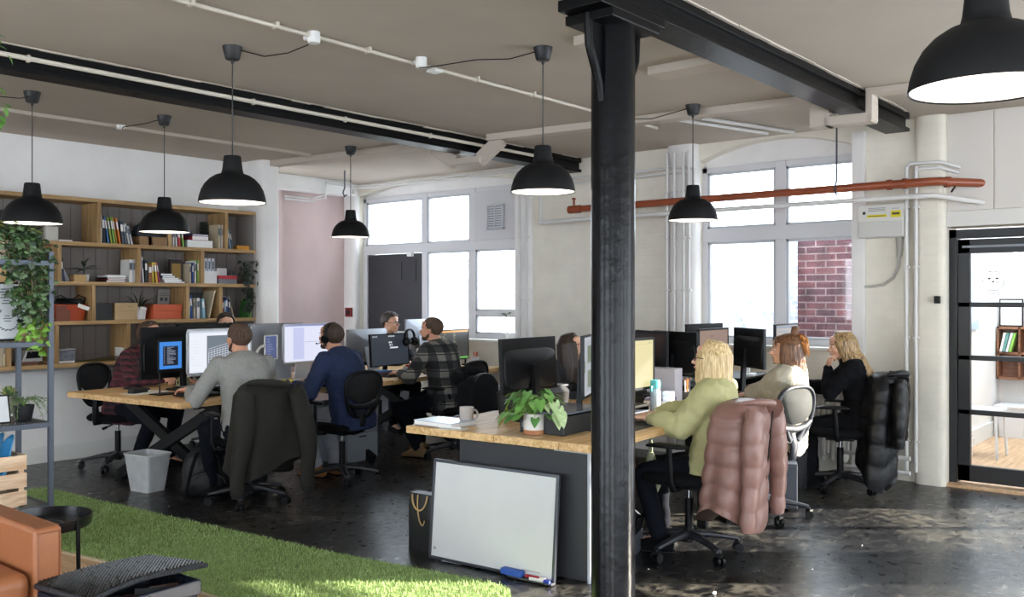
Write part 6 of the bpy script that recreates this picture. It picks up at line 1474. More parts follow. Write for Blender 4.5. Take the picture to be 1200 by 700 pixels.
simple('desk_mat', 'blue desk mat with a striped edge below the code monitor', 'mat', 7.28, 6.78, .76, radians(8.5), lambda m: [m.box(-.36, .36, -.14, .14, 0, .004), m.box(-.36, .36, -.14, -.12, .004, .005, 1)], [mat('mat_blue', '#2b3f63', .8), cmat('#c7c9d4')], smooth=0)
mse('black mouse on the blue desk mat', 7.52, 6.86, .3, z=.764)
kbd('pale keyboard on the blue desk mat', 7.12, 6.80, radians(8.5), '#7d8da8', '#a7b3c8', z=.764)
t = thing('microphone', 'thin black microphone standing on the desk end by the window', 'microphone', (7.76, 7.16, .76), 0)
m = MB(); m.lathe([(.045, 0), (.045, .012), (.01, .02), (.008, .08)], n=20); part('base', m, MATS['black_plastic'], t)
part('capsule', MB().cyl((0, 0, .08), (0, 0, .40), .013, n=12), MATS['black_plastic'], t)
simple('pen_pot', 'clear pot of red and orange pens beside the microphone', 'pen pot', 7.80, 7.04, .76, 0, lambda m: [m.lathe([(.035, 0), (.04, .1), (.037, .1), (.033, .004), (0, .004)], n=20, close=False)]+[m.cyl((0, 0, .01), (.02*cos(i*1.3), .03*sin(i*1.3), .15), .004, n=6, mi=1+i % 2) for i in range(6)], [cmat('#c7c9d4'), cmat('#b0323c'), cmat('#d07a2a')], smooth=40)
t = thing('potted_plant', 'wispy little plant in a glass on the far window sill', 'plant', (8.02, 6.74, 1.05))
m = MB(); m.lathe([(.03, 0), (.035, .07), (.03, .07), (.028, .004), (0, .004)], n=16, close=False); part('pot', m, MATS['white_plastic'], t)
m = MB(); m.tube(bez((0, 0, .03), (.0, .03, .2), (.0, .05, .32), (0, -.02, .30)), .004, 5); leafshape(m, (0, .02, .28), (0, 1, .3), (1, 0, 0), .07, .03); leafshape(m, (0, .0, .30), (0, -1, .2), (1, 0, 0), .06, .03); leafshape(m, (0, .02, .2), (0, .8, .8), (1, 0, 0), .06, .02)
part('foliage', m, mat('leaf_grey', '#64705c', .6), t)

# ================================================================ THINGS ON THE NEAR BENCH
def nb(x, y, z=.76): return rb(x, y, z)
def put(fnname, *a): pass
p = spot(521, 492, .79)
t = thing('notebook', 'white laptop-sized notebook lying on the near bench corner', 'notebook', (p.x, p.y, .76), R4+radians(-4))
part('pages', MB().box(-.105, .105, -.15, .15, .004, .024), MATS['paper'], t, smooth=0)
m = MB().box(-.11, .11, -.155, .155, .024, .029).box(-.11, .11, -.155, .155, 0, .004); part('cover', m, mat('cover_ice', '#aeb9cb', .3), t, smooth=0, bevel=.002)
p = spot(510, 507, .76)
simple('pen', 'white pen lying on a slip of paper near the bench edge', 'pen', 3.90, 3.72, .762, 1.9, lambda m: [m.cyl((-.07, 0, .005), (.07, 0, .005), .005, n=8)], MATS['white_plastic'])
simple('paper_slip', 'small white paper slip under the pen on the bench edge', 'paper', 3.91, 3.70, .76, .5, lambda m: m.ob((0, 0, .0008), (.09, .16, .0016)), MATS['paper'], smooth=0)
simple('mug', 'beige mug with its handle turned away beside the leafy plant', 'mug', 4.13, 3.80, .76, radians(140), lambda m: mug(m, .043, .10), mat('mug_beige', '#b3aaa3', .35), smooth=50)
m = MB(); 
simple('cable', 'loop of pale cable behind the notebook on the near bench', 'cable', 4.17, 3.92, .765, 0, lambda m: m.tube([(cos(a)*.07, sin(a)*.04, .012+.01*sin(a*2)) for a in [2*pi*i/20 for i in range(20)]], .005, 6, closed=True), cmat('#a7b3c8'))
# leafy plant in a white and terracotta pot
t = thing('potted_plant', 'leafy arrowhead plant in a white pot with a terracotta base', 'plant', (4.06, 3.22, .76))
m = MB(); m.lathe([(.056, 0), (.060, .002), (.060, .026)], n=36, mi=1, close=False); m.lathe([(.060, .026), (.061, .115), (.057, .115), (.055, .10), (0, .10)], n=36, mi=0, close=False); m.lathe([(0, 0), (.056, 0)], n=36, mi=1, close=False)
part('pot', m, [mat('pot_cream', '#d8d5cf', .5), mat('pot_terracotta', '#a8714a', .7)], t)
part('soil', MB().lathe([(.0, .102), (.055, .101)], n=24, close=False), MATS['soil'], t)
rr = random.Random(11)
def arrow_leaf(m, base, d, L, mi=0):
    d = V(d).normalized(); up = V((0, 0, 1)); sd = d.cross(up).normalized(); nn = sd.cross(d); b = V(base)
    out = [(0, .04), (-.28, .20), (-.34, .34), (-.12, .44), (.15, .40), (.45, .30), (.75, .16), (1, 0)]
    vs = [b]; R_ = []; 
    for sgn in (1, -1):
        pts = [b+d*(q*L)+sd*(sgn*w*L)+nn*(-.18*L*q*q-.20*w*L+.03) for q, w in out]; i0 = len(vs); vs += pts
    for q in (.0, .3, .6): vs.append(b+d*(q*L)+nn*(-.18*L*q*q+.03))
    n = len(out); mid = [1+2*n, 2+2*n, 3+2*n]
    fs = []
    for k in range(2):
        o = 1+k*n; fs += [(mid[0], o, o+1, o+2), (mid[0], o+2, o+3, o+4), (mid[0], o+4, mid[1]), (mid[1], o+4, o+5), (mid[1], o+5, mid[2]), (mid[2], o+5, o+6), (mid[2], o+6, o+7)]
    m.add(vs, fs, mi)
ml_, ms = MB(), MB()
for i in range(62):
    a = rr.uniform(0, 2*pi); el_ = rr.uniform(.1, 1.2); Ls = rr.uniform(.07, .155); tip = V((cos(a)*Ls*cos(el_)*1.15, sin(a)*Ls*cos(el_)*1.25, .12+Ls*sin(el_)*.75-(.05 if el_ < .35 else 0)))
    ms.tube(bez((cos(a)*.02, sin(a)*.02, .10), (cos(a)*.03, sin(a)*.03, .16), (tip.x*.8, tip.y*.8, tip.z+.02), tip, 6), .0022, 5)
    arrow_leaf(ml_, tip, (cos(a+rr.uniform(-.5, .5)), sin(a+rr.uniform(-.5, .5)), -rr.uniform(.1, .9)), rr.uniform(.045, .072), rr.choice((0, 0, 1, 2)))
for (dy, z0) in ((.17, .06), (.15, .10), (.19, .03)):
    ms.tube(bez((0, .03, .10), (0, .09, .19), (-.02, dy-.02, z0+.08), (-.02, dy, z0+.04), 8), .0022, 5); arrow_leaf(ml_, (-.02, dy, z0+.04), (-.2, .35, -.8), .075, 3)
for (dy, z0) in ((-.17, .09), (-.16, .05), (-.14, .12), (-.19, .06)):
    ms.tube(bez((0, -.03, .10), (0, -.09, .20), (-.0, dy+.02, z0+.1), (-.01, dy, z0+.05), 8), .0022, 5); arrow_leaf(ml_, (-.01, dy, z0+.05), (-.2, -.35, -.8), .075, 1)
part('foliage', ml_, [mat('leaf_mid', '#649446', .4, var=.25, vs=30), mat('leaf_pale', '#a9c08a', .45, var=.25, vs=40), mat('leaf_green', '#4f8040', .4, var=.2, vs=30), mat('leaf_lime', '#9cc22c', .45)], t, smooth=60)
part('stems', ms, mat('stem_green', '#6d9440', .5), t)
# monitor risers and boxes
def riser(label, x0, x1, y0, y1, zt, m_='black_plastic'):
    t = thing('monitor_riser', label, 'monitor riser', nb(0, 0, .76), R4)
    t.location = (3.935, 2.725, .76)
    part('shelf_top', MB().box(x0, x1, y0, y1, zt-.76-.016, zt-.76), MATS[m_], t, smooth=0, bevel=.003)
    for x in (x0, x1-.016): part('side', MB().box(x, x+.016, y0, y1, 0, zt-.76-.016), MATS[m_], t, smooth=0)
    part('back', MB().box(x0, x1, y1-.012, y1, 0, zt-.76-.016), MATS[m_], t, smooth=0)
    return t
mat('riser_black', '#121315', .5); mat('riser_glass', '#5b6470', .2, metal=.2)
t = thing('black_box', 'low black box supporting the edge-on monitor by the column', 'box', nb(.30, .44), R4)
part('casing', MB().box(-.13, .30, -.15, .15, 0, .105), MATS['riser_black'], t, smooth=0, bevel=.005)
part('socket', MB().box(-.133, -.128, .10, .13, .03, .06), MATS['grey_plastic'], t, smooth=0)
t.children[0].scale = (1, 1, 1)
part('lid', MB().box(-.15, .32, -.17, .17, .118, .128), MATS['riser_glass'], t, smooth=0, bevel=.003)
for a in (-.12, .28):
    for b in (-.13, .13): part('foot', MB().cyl((a, b, .105), (a, b, .118), .012), MATS['black_plastic'], t)
t = thing('printer', 'black desktop printer with a grey top behind the near black monitor', 'printer', nb(.95, 1.02), R4)
m = MB(); m.rings([((0, 0, z), (1, 0, 0), (0, 1, 0), a, b) for z, a, b in ((0, .21, .16), (.14, .22, .17), (.17, .20, .15))], n=32, pw=8); part('casing', m, MATS['riser_black'], t, smooth=30)
part('scanner_lid', MB().box(-.20, .20, -.15, .15, .17, .185), mat('lid_grey', '#4c4f55', .3), t, smooth=0, bevel=.004); part('paper_slot', MB().box(-.14, .14, -.172, -.165, .05, .08), cmat('#2b2d32'), t, smooth=0)
rs_ = riser('two tier grey glass riser stand between the column and the water bottle', .80, 1.22, .30, .60, .845)
part('shelf_middle', MB().box(.80, 1.22, .30, .60, .035, .045), MATS['riser_glass'], rs_, smooth=0)
riser('black riser shelf beneath the edge-on monitors', 1.55, 2.15, .52, .85, .86)
riser('black riser box behind the blonde person', 2.30, 2.85, .50, .80, .86)
riser('black riser box holding the dark monitor between two people', 3.05, 3.75, .40, .75, .87)
# bottle
p = spot(779, 481, .76)
t = thing('water_bottle', 'clear water bottle with a turquoise lid on the near bench', 'bottle', (5.20, 3.12, .76))
m = MB(); m.lathe([(.030, 0), (.035, .006), (.035, .155), (.030, .175), (.028, .19)], n=28); part('bottle_body', m, mat('bottle_clear', '#9fb2c4', .12, var=.15, vs=20), t)
m = MB(); m.lathe([(.034, .178), (.034, .222), (.030, .23), (0, .232)], n=28, close=False); m.tube([(-.03, 0, .19), (-.048, 0, .19), (-.05, 0, .16)], .006, 8); part('lid', m, mat('lid_turquoise', '#4fb2bb', .4), t)
simple('tissue_pack', 'patterned white carton beside the turquoise lidded bottle', 'carton', 5.30, 3.08, .76, .1, lambda m: m.box(-.03, .03, -.03, .03, 0, .15), mat('carton', '#c3cddb', .6, var=.2, vs=60), smooth=0, bevel=.003)
for i, (c, w) in enumerate((('#c7c9d4', .15), ('#5a6470', .155), ('#d8d6d2', .15), ('#6d6a86', .14))):
    simple('book', '%s book in the flat pile beside the white box file' % ('white bottommost', 'slate second', 'white third', 'mauve topmost')[i], 'book', *(nb(1.62, .42, .76+.102+.02*i-.10)[:]), R4+.1*i, lambda m: [m.box(-w/2, w/2, -.1, .1, 0, .019)], cmat(c), 'flat pile of books on the near bench', smooth=0, bevel=.002)
t = simple('box_file', 'white upright box file behind the flat pile of books', 'file', *(nb(1.80, .48)[:]), R4, lambda m: [m.box(-.06, .06, -.11, .11, 0, .27)], cmat('#b9b9c4'), smooth=0, bevel=.003)
def pens(m):
    m.box(-.05, .05, -.04, .04, 0, .09)
    for i in range(9): a = -.04+.01*i; m.cyl((a, 0, .05), (a*1.3, .01*(i % 3), .17+.01*(i % 2)), .0045, n=6, mi=1+i % 4)
simple('pen_holder', 'desk organiser with pens and a yellow marker behind the blonde person', 'pen holder', *(nb(2.02, .40)[:]), R4, pens, [cmat('#2b2d32'), cmat('#d8d6d2'), cmat('#a86a5a'), cmat('#5a6470'), cmat('#d07a2a')], smooth=0)
simple('box_file', 'tall white file with printed spine beside the pens', 'file', *(nb(1.93, .52)[:]), R4, lambda m: [m.box(-.03, .03, -.1, .1, 0, .24)], cmat('#d8d6d2'), smooth=0)
kbd('black keyboard under the hands of the blonde person', 4.80, 3.08, radians(12))
simple('desk_mat', 'black desk mat below the keyboard near the column', 'mat', 4.66, 3.02, .757, R4, lambda m: m.box(-.32, .32, -.17, .2, .003, .006), mat('mat_black', '#1a1b1f', .7), smooth=0)
mse('black mouse beside the black keyboard near the column', 5.12, 3.10, 0)
kbd('black keyboard on the bench beside the auburn haired person', 6.05, 3.14, R4)
simple('desk_mat', 'dark blue mat under the hand of the auburn haired person', 'mat', 6.35, 3.10, .757, R4, lambda m: m.box(-.16, .16, -.13, .13, .003, .006), cmat('#20324e'), smooth=0)
mse('black mouse in the hand of the auburn haired person', 6.33, 3.09, 0, z=.765)
kbd('black keyboard before the person in the black jumper', 7.2, 3.25, R4)
m = MB()
def tangle(name, label, x, y, z, s_, seed, n=9):
    r = random.Random(seed); m = MB()
    for i in range(n): m.tube([(r.uniform(-s_, s_), r.uniform(-s_, s_)*.5, r.uniform(0, s_*1.3)) for _ in range(7)], .0035, 5)
    return solo(name, m, MATS['black_plastic'], label, 'cables', (x, y, z), 0)
tangle('cable_tangle', 'tangle of black cables behind the edge-on monitors', *nb(1.85, .70, .87), .09, 3, 12)
tangle('cable_tangle', 'black cables trailing behind the person in grey, under the white desk screen', 4.28, 6.9, .765, .07, 5)
tangle('cable_tangle', 'black cables hanging beneath the left workbench', 4.30, 6.75, .55, .10, 8)
tangle('cable_tangle', 'cables beside the monitor arm near the radiator window', *nb(2.75, .62, .87), .08, 12)
t = thing('potted_plant', 'small bright green plant beside the dark monitors near the window', 'plant', nb(2.75, .66, .86))
m = MB(); pot(m, .03, .04, .05); m.box(-.06, .06, -.05, .05, 0, .01); part('pot', m, MATS['grey_plastic'], t)
m = MB(); rr = random.Random(6)
for i in range(26): a = rr.uniform(0, 2*pi); e_ = rr.uniform(.1, 1.2); leafshape(m, (0, 0, .05), (cos(a)*cos(e_), sin(a)*cos(e_), sin(e_)), (0, 0, 1), rr.uniform(.05, .09), .035, bend=.5, n=4)
part('foliage', m, mat('leaf_bright', '#3f9038', .45, var=.2, vs=30), t, smooth=60)
simple('stapler', 'white cable tidy and papers under the pale list monitor', 'papers', *(nb(3.35, .45, .87)[:]), .3, lambda m: [m.ob((0, 0, .01), (.16, .1, .02)), m.ob((.02, .02, .05), (.05, .04, .08))], MATS['white_plastic'], smooth=0, bevel=.004)

# ================================================================ UNDER AND AROUND THE DESKS
# white waste bin
t = thing('waste_bin', 'translucent white waste bin standing at the end of the left workbench', 'bin', (3.765, 6.90, 0), radians(8))
m = MB(); o_ = [(.085, .115, 0), (.118, .155, .30)]
m.rings([((0, 0, z), (1, 0, 0), (0, 1, 0), a, b) for a, b, z in ((.085, .115, 0), (.118, .155, .29))], n=40, pw=8, caps=False); m.rings([((0, 0, z), (1, 0, 0), (0, 1, 0), a, b) for a, b, z in ((.114, .151, .29), (.082, .112, .006))], n=40, pw=8, caps=False)
m.rings([((0, 0, z), (1, 0, 0), (0, 1, 0), .083, .113) for z in (0, .006)], n=40, pw=8)
part('bin_body', m, mat('bin_white', '#b9bbbd', .3, var=.12, vs=10), t, smooth=30)
m = MB(); m.tube([(math.copysign(abs(cos(a))**.25, cos(a))*.120, math.copysign(abs(sin(a))**.25, sin(a))*.157, .292) for a in [2*pi*i/48 for i in range(48)]], .007, 8, closed=True); part('rim', m, mat('bin_rim', '#c9cac9', .4), t)
part('bin_liner', MB().ell((0, 0, .1), (.08, .11, .12)), mat('rubbish', '#8e8c88', .9, var=.4, vs=30), t)
# backpack
t = thing('backpack', 'black backpack slumped on the floor beside the white waste bin', 'bag', (3.97, 6.42, 0), radians(-25))
m = MB(); m.ell((0, 0, .17), (.17, .12, .21)); m.ell((0, -.09, .10), (.14, .07, .11)); m.ell((.02, .02, .06), (.19, .14, .09)); o = part('bag_body', m, mat('bag_nylon', '#141518', .6, bump=.5, bs=30), t, fix=False); remesh(o, .012, 4, .02, .12)
m = MB()
for s_ in (-1, 1): m.tube(bez((s_*.06, -.10, .34), (s_*.12, -.24, .28), (s_*.16, -.24, .06), (s_*.14, -.14, .03)), .014, 8, flat=.4)
m.tube(bez((-.04, 0, .37), (-.03, 0, .43), (.03, 0, .43), (.04, 0, .37)), .008, 8); part('strap', m, MATS['black_fabric'], t)
part('zip', MB().tube([(cos(a)*.135, -.155+.02*sin(a), .10+sin(a)*.085) for a in [pi*i/12 for i in range(13)]], .004, 6), mat('zip_grey', '#3a3c40', .4), t)
# dark trousers-like garment hanging under the olive jacket
# drawers
def pedestal(label, x, y, rz, w=.30, d=.38, hgt=.34, n=2, c='pedestal_grey'):
    t = thing('drawer_pedestal', label, 'drawer unit', (x, y, 0), rz)
    part('carcass', MB().box(-w/2, w/2, -d/2, d/2, .02, hgt), MATS[c], t, smooth=0, bevel=.004)
    for i in range(n):
        z0 = .03+i*(hgt-.04)/n; dr = part('drawer', MB().box(-w/2+.004, w/2-.004, -d/2-.014, -d/2, z0+.003, z0+(hgt-.04)/n-.003), MATS[c], t, smooth=0, bevel=.003)
        part('handle', MB().box(-.045, .045, -d/2-.017, -d/2-.013, z0+(hgt-.04)/n-.04, z0+(hgt-.04)/n-.028), MATS['black_plastic'], dr, smooth=0)
    return t
mat('pedestal_grey', '#3d424c', .45); mat('pedestal_light', '#7b828c', .5)
pedestal('small dark grey drawer unit on the floor behind the auburn haired person\'s chair', 6.42, 2.84, radians(-65), .30, .34, .34, 1)
pedestal('grey drawer unit under the left workbench behind the headset wearer', 5.62, 6.75, R4, .4, .5, .55, 2, 'pedestal_light')
pedestal('black storage unit under the near workbench beside the blonde person', 5.25, 3.42, radians(-60), .5, .4, .42, 2, 'riser_black')
t = thing('waste_bin', 'round black waste bin in front of the radiator', 'bin', (7.22, 3.02, 0))
m = MB(); m.lathe([(.10, 0), (.135, .33), (.130, .33), (.098, .008), (0, .008)], n=28, close=False); m.lathe([(0, 0), (.10, 0)], n=28, close=False); part('bin_body', m, cmat('#14151a'), t)
part('bin_liner', MB().lathe([(.138, .30), (.141, .335), (.132, .34), (.125, .3)], n=28, close=False), MATS['black_fabric'], t)
t = thing('handbag', 'grey and black bag on the floor under the blonde person\'s desk', 'bag', (4.72, 3.02, 0), radians(20))
m = MB(); m.rings([((0, 0, z), (1, 0, 0), (0, 1, 0), a, b) for z, a, b in ((0, .13, .07), (.02, .15, .08), (.2, .13, .06), (.23, .10, .03))], n=28, pw=4); part('bag_body', m, mat('bag_grey', '#4a4f58', .5, bump=.3, bs=20), t, smooth=60)
part('flap', MB().ob((0, -.07, .17), (.2, .02, .10), (.2, 0, 0)), MATS['black_fabric'], t, smooth=0, bevel=.01)
m = MB(); m.tube(bez((-.08, 0, .22), (-.08, .02, .42), (.08, .02, .42), (.08, 0, .22)), .009, 8); part('strap', m, MATS['black_fabric'], t)
t = thing('tote_bag', 'pale green patterned bag hanging under the near workbench', 'bag', (4.86, 2.95, .33), radians(10))
m = MB(); m.rings([((0, 0, z), (1, 0, 0), (0, 1, 0), a, b) for z, a, b in ((0, .085, .03), (.04, .09, .05), (.2, .05, .03), (.25, .02, .015))], n=24, pw=3); part('bag_body', m, mat('bag_sage', '#8f957c', .7, var=.35, vs=14), t, smooth=60)
part('strap', MB().tube(bez((-.02, 0, .24), (-.03, 0, .36), (.03, 0, .36), (.02, 0, .24)), .006, 6), MATS['bag_sage'], t)
simple('paper_scrap', 'crumpled scrap of white paper on the black floor right of the column', 'scrap', *(spot(837, 697, 0)[:]), .3, lambda m: m.ell((0, 0, .008), (.018, .012, .008), n=7, k=5), MATS['paper'], smooth=0)
for i in range(5):
    q = V(spot((198, 690, 952, 760, 1010)[i], (594, 640, 668, 668, 640)[i], 0))
    simple('paper_scrap', 'tiny pale fleck of debris on the black floor', 'scrap', q.x, q.y, 0, i, lambda m: m.ell((0, 0, .003), (.006, .004, .003), n=6, k=4), MATS['paper'], 'flecks of debris on the floor', smooth=0)

# ================================================================ THE RACK, ITS PLANTS, AND THE LOUNGE CORNER
t = thing('metal_rack', 'grey metal shelving rack with glass shelves and plants', 'rack', (0, 0, 0))
rk = mat('rack_grey', '#4b525e', .4, metal=.3); RX0, RX1, RY0, RY1 = 1.30, 2.46, 5.63, 6.08
for x in (RX0, RX1):
    for y in (RY0, RY1): part('post', MB().box(x-.014, x+.014, y-.014, y+.014, 0, 1.80 if x == RX0 else (1.80 if y == RY1 else 1.80)), rk, t, smooth=0, bevel=.002)
SZ = (.295, .785, 1.265, 1.745)
for z in SZ:
    m = MB(); m.box(RX0, RX1, RY0-.012, RY0+.012, z-.03, z).box(RX0, RX1, RY1-.012, RY1+.012, z-.03, z).box(RX0-.012, RX0+.012, RY0, RY1, z-.03, z).box(RX1-.012, RX1+.012, RY0, RY1, z-.03, z)
    fr_ = part('shelf_frame', m, rk, t, smooth=0, bevel=.002); part('glass_shelf', MB().box(RX0+.012, RX1-.012, RY0+.012, RY1-.012, z-.009, z-.003), mat('shelf_glass', '#7f8a8c', .1, spec=.8), fr_, smooth=0)
def rkp(u, y): return at_y(u, 300, y).x
# ivy in a basket
t = thing('potted_ivy', 'ivy trailing from a ribbed basket pot on top of the rack', 'plant', (rkp(2, 5.80), 5.80, SZ[3]))
m = MB(); m.lathe([(.075, 0), (.095, .03), (.10, .10), (.092, .14), (.085, .135), (.08, .10), (0, .09)], n=32, close=False)
for i in range(7): m.tube([(cos(a)*(.096+.004*(i % 2)), sin(a)*(.096+.004*(i % 2)), .018*i+.01) for a in [2*pi*k/24 for k in range(24)]], .006, 6, closed=True)
part('pot', m, mat('basket_beige', '#b9a48f', .8, bump=.4, bs=80), t)
rr = random.Random(21); mf, mst = MB(), MB()
def ivy_leaf(m, p, d, up, s_, mi):
    d = V(d).normalized(); sd = d.cross(V(up))
    if sd.length < .01: sd = d.orthogonal()
    sd.normalize(); nn = sd.cross(d); p = V(p)
    out = [(-.05, 0), (-.22, .28), (.0, .42), (.12, .56), (.32, .34), (.62, .34), (.68, .16), (1.05, 0), (.68, -.16), (.62, -.34), (.32, -.34), (.12, -.56), (.0, -.42), (-.22, -.28)]
    vs = [p+d*(.25*s_)+nn*(.05*s_)]+[p+d*(a*s_)+sd*(b*s_)-nn*(abs(b)*.25*s_) for a, b in out]; n = len(out)
    m.add(vs, [(0, 1+i, 1+(i+1) % n) for i in range(n)], mi)
vines = [(.02, -.10, .92, .10), (.06, -.12, .62, .18), (-.05, -.12, .55, .05), (.12, -.08, .78, .22), (.14, -.12, .50, .25), (.20, -.08, .88, .22), (.24, -.10, 1.05, .18), (.26, -.12, .80, .15), (.0, -.13, .40, .02), (.10, -.14, .70, .12), (.16, -.13, .95, .20), (.22, -.05, .6, .24), (.03, -.12, 1.0, .13)]
for (x1, y1, dn, x2) in vines:
    dn *= .52; x2 *= .8
    pts = bez((rr.uniform(-.04, .04), -.02, .12), (x1*.6, y1, .26), (x1*1.1, y1*1.3, .05), (x2, y1*1.3, -dn*.55), 12)+bez((x2, y1*1.3, -dn*.55), (x2+rr.uniform(-.03, .03), y1*1.3, -dn*.7), (x2+rr.uniform(-.03, .04), y1*1.2, -dn*.85), (x2+rr.uniform(-.03, .03), y1*1.2, -dn), 8)[1:]
    mst.tube(pts, .0025, 5)
    for i, p in enumerate(pts):
        for k in range(4 if i < 13 else 2):
            ivy_leaf(mf, p+V((rr.uniform(-.045, .045), rr.uniform(-.05, .05), rr.uniform(-.035, .03))), (rr.uniform(-1, 1), rr.uniform(-1, .3), rr.uniform(-1, .1)), (rr.uniform(-.4, .4), -.8, .5), rr.uniform(.026, .045), 2 if (i > 15 and dn > .40) else rr.choice((0, 0, 1, 3)))
for i in range(110):
    a = rr.uniform(0, 2*pi); q = rr.uniform(.02, .17); ivy_leaf(mf, (cos(a)*q+.04, sin(a)*q*.8-.02, .13+rr.uniform(0, .12)*(1-q*3)), (cos(a), sin(a), rr.uniform(-.6, .5)), (0, -.3, 1), rr.uniform(.03, .05), rr.choice((0, 1, 4, 4)))
part('foliage', mf, [mat('ivy_dark', '#263c20', .4, var=.3, vs=30), mat('ivy_mid', '#3a592a', .4, var=.3, vs=30), mat('ivy_lime', '#74a038', .45, var=.15, vs=30), mat('ivy_pale', '#5c7450', .45, var=.2, vs=30), mat('ivy_yellow', '#8f9a4c', .5, var=.2, vs=30)], t, smooth=0)
part('stems', mst, mat('ivy_stem', '#7a6a44', .6), t)
# framed print on the second shelf
t = thing('framed_certificate', 'framed white print with a laurel wreath leaning on the rack', 'picture', (rkp(7, 5.78), 5.74, SZ[2]+.006), 0)
k = Matrix.Rotation(radians(-10), 4, 'X'); m = MB(); m.M = k
m.box(-.13, .125, 0, .012, 0, .35); part('frame', m, MATS['black_plastic'], t, smooth=0); m = MB(); m.M = k; m.box(-.12, .115, -.003, 0, .012, .34); part('print', m, mat('print_white', '#cfd2d6', .5), t, smooth=0)
m = MB(); m.M = k
for s_ in (-1, 1):
    for i in range(9):
        a = radians(-80+i*17); c = V((s_*cos(a)*.062, -.0045, .125+sin(a)*.062)); m.ob(c, (.018, .001, .007), (0, -s_*(a+1.0), 0))
for i, w in enumerate((.05, .035, .06, .045, .07, .05)): m.box(-w/2, w/2, -.005, -.004, .22+.017*i, .226+.017*i)
for i, w in enumerate((.04, .05, .03)): m.box(-w/2, w/2, -.005, -.004, .115+.015*i, .120+.015*i)
part('lettering', m, mat('print_ink', '#5d6468', .7), t, smooth=0)
t = thing('desk_calendar', 'pink tented desk calendar on the rack shelf beside the framed print', 'calendar', (rkp(33, 5.76), 5.74, SZ[2]))
m = MB(); m.add([(-.075, -.04, 0), (.065, -.04, 0), (.055, 0, .075), (-.055, 0, .075)], [(0, 1, 2, 3)]); m.add([(-.075, .05, 0), (.065, .05, 0), (.055, 0, .075), (-.055, 0, .075)], [(3, 2, 1, 0)])
part('cards', m, mat('calendar_pink', '#c08c7c', .6), t, smooth=0, solid=.004); m = MB(); m.box(-.004, .002, -.026, -.022, .02, .07); m.tube([(-.012, -.043, .0), (-.004, -.003, .077)], .0025, 5); m.tube([(-.012, -.012, .067), (.055, -.006, .072)], .002, 5); part('white_lines', m, MATS['paper'], t, smooth=0)
# second shelf plants
def potplace(name, label, u, y, z): return thing(name, label, 'plant', (rkp(u, y), y, z))
t = potplace('potted_succulent', 'succulent in a stone grey footed pot on the middle rack shelf', 10, 5.86, SZ[1])
m = MB(); m.ell((0, 0, .095), (.052, .052, .055)); m.lathe([(.045, .12), (.048, .14), (.043, .14), (.04, .12)], n=24, close=False)
for i in range(3): a = 2*pi*i/3; m.tube([(cos(a)*.03, sin(a)*.03, .06), (cos(a)*.045, sin(a)*.045, 0)], [.012, .007], 8)
part('pot', m, mat('pot_stone', '#a79d94', .8), t)
m = MB(); rr = random.Random(2)
for i in range(46): a = i*2.4; e_ = 1.4-i*.028; leafshape(m, (cos(a)*.012, sin(a)*.012, .135+.001*(46-i)), (cos(a)*cos(e_), sin(a)*cos(e_), sin(e_)), (0, 0, 1), .03+.0009*i, .020, bend=-.2, n=4, mi=i % 2)
part('foliage', m, [mat('succ_green', '#4f7044', .5), mat('succ_yellow', '#9aa05c', .5)], t, smooth=60)
t = potplace('potted_plant', 'wiry trailing plant in a black pot on the middle rack shelf', 28, 5.80, SZ[1])
m = MB(); pot(m, .042, .058, .095); part('pot', m, cmat('#17181b'), t); part('soil', MB().lathe([(0, .08), (.05, .08)], n=20, close=False), MATS['soil'], t)
mf, mst = MB(), MB(); rr = random.Random(8)
for i in range(26):
    a = rr.uniform(0, 2*pi); q = rr.uniform(.05, .12); e_ = rr.uniform(-.12, .09)+(.0 if i % 3 else -.05); pts = bez((0, 0, .08), (cos(a)*q*.3, sin(a)*q*.3, .17), (cos(a)*q*.9+(.02 if i % 2 else 0), sin(a)*q*.9, .14), (cos(a)*q*1.3+(.05 if i % 2 else 0), sin(a)*q, .09+e_), 8); mst.tube(pts, .0015, 4)
    for p in pts[2:]:
        for _ in range(3): leafshape(mf, p, (rr.uniform(-1, 1), rr.uniform(-1, 1), rr.uniform(-.3, .7)), (0, 0, 1), .018, .008, n=2)
part('foliage', mf, mat('leaf_sage', '#76836a', .6, var=.3, vs=40), t, smooth=0); part('stems', mst, MATS['stem_green'], t)
t = thing('picture_frame', 'small dark frame leaning at the edge of the middle rack shelf', 'picture', (rkp(-2, 5.74), 5.72, SZ[1]+.004)); k = Matrix.Rotation(radians(-14), 4, 'X')
m = MB(); m.M = k; m.box(-.09, .065, 0, .01, 0, .17); part('frame', m, MATS['black_plastic'], t, smooth=0); m = MB(); m.M = k; m.box(-.08, .055, -.003, 0, .01, .16); part('print', m, MATS['print_white'], t, smooth=0)
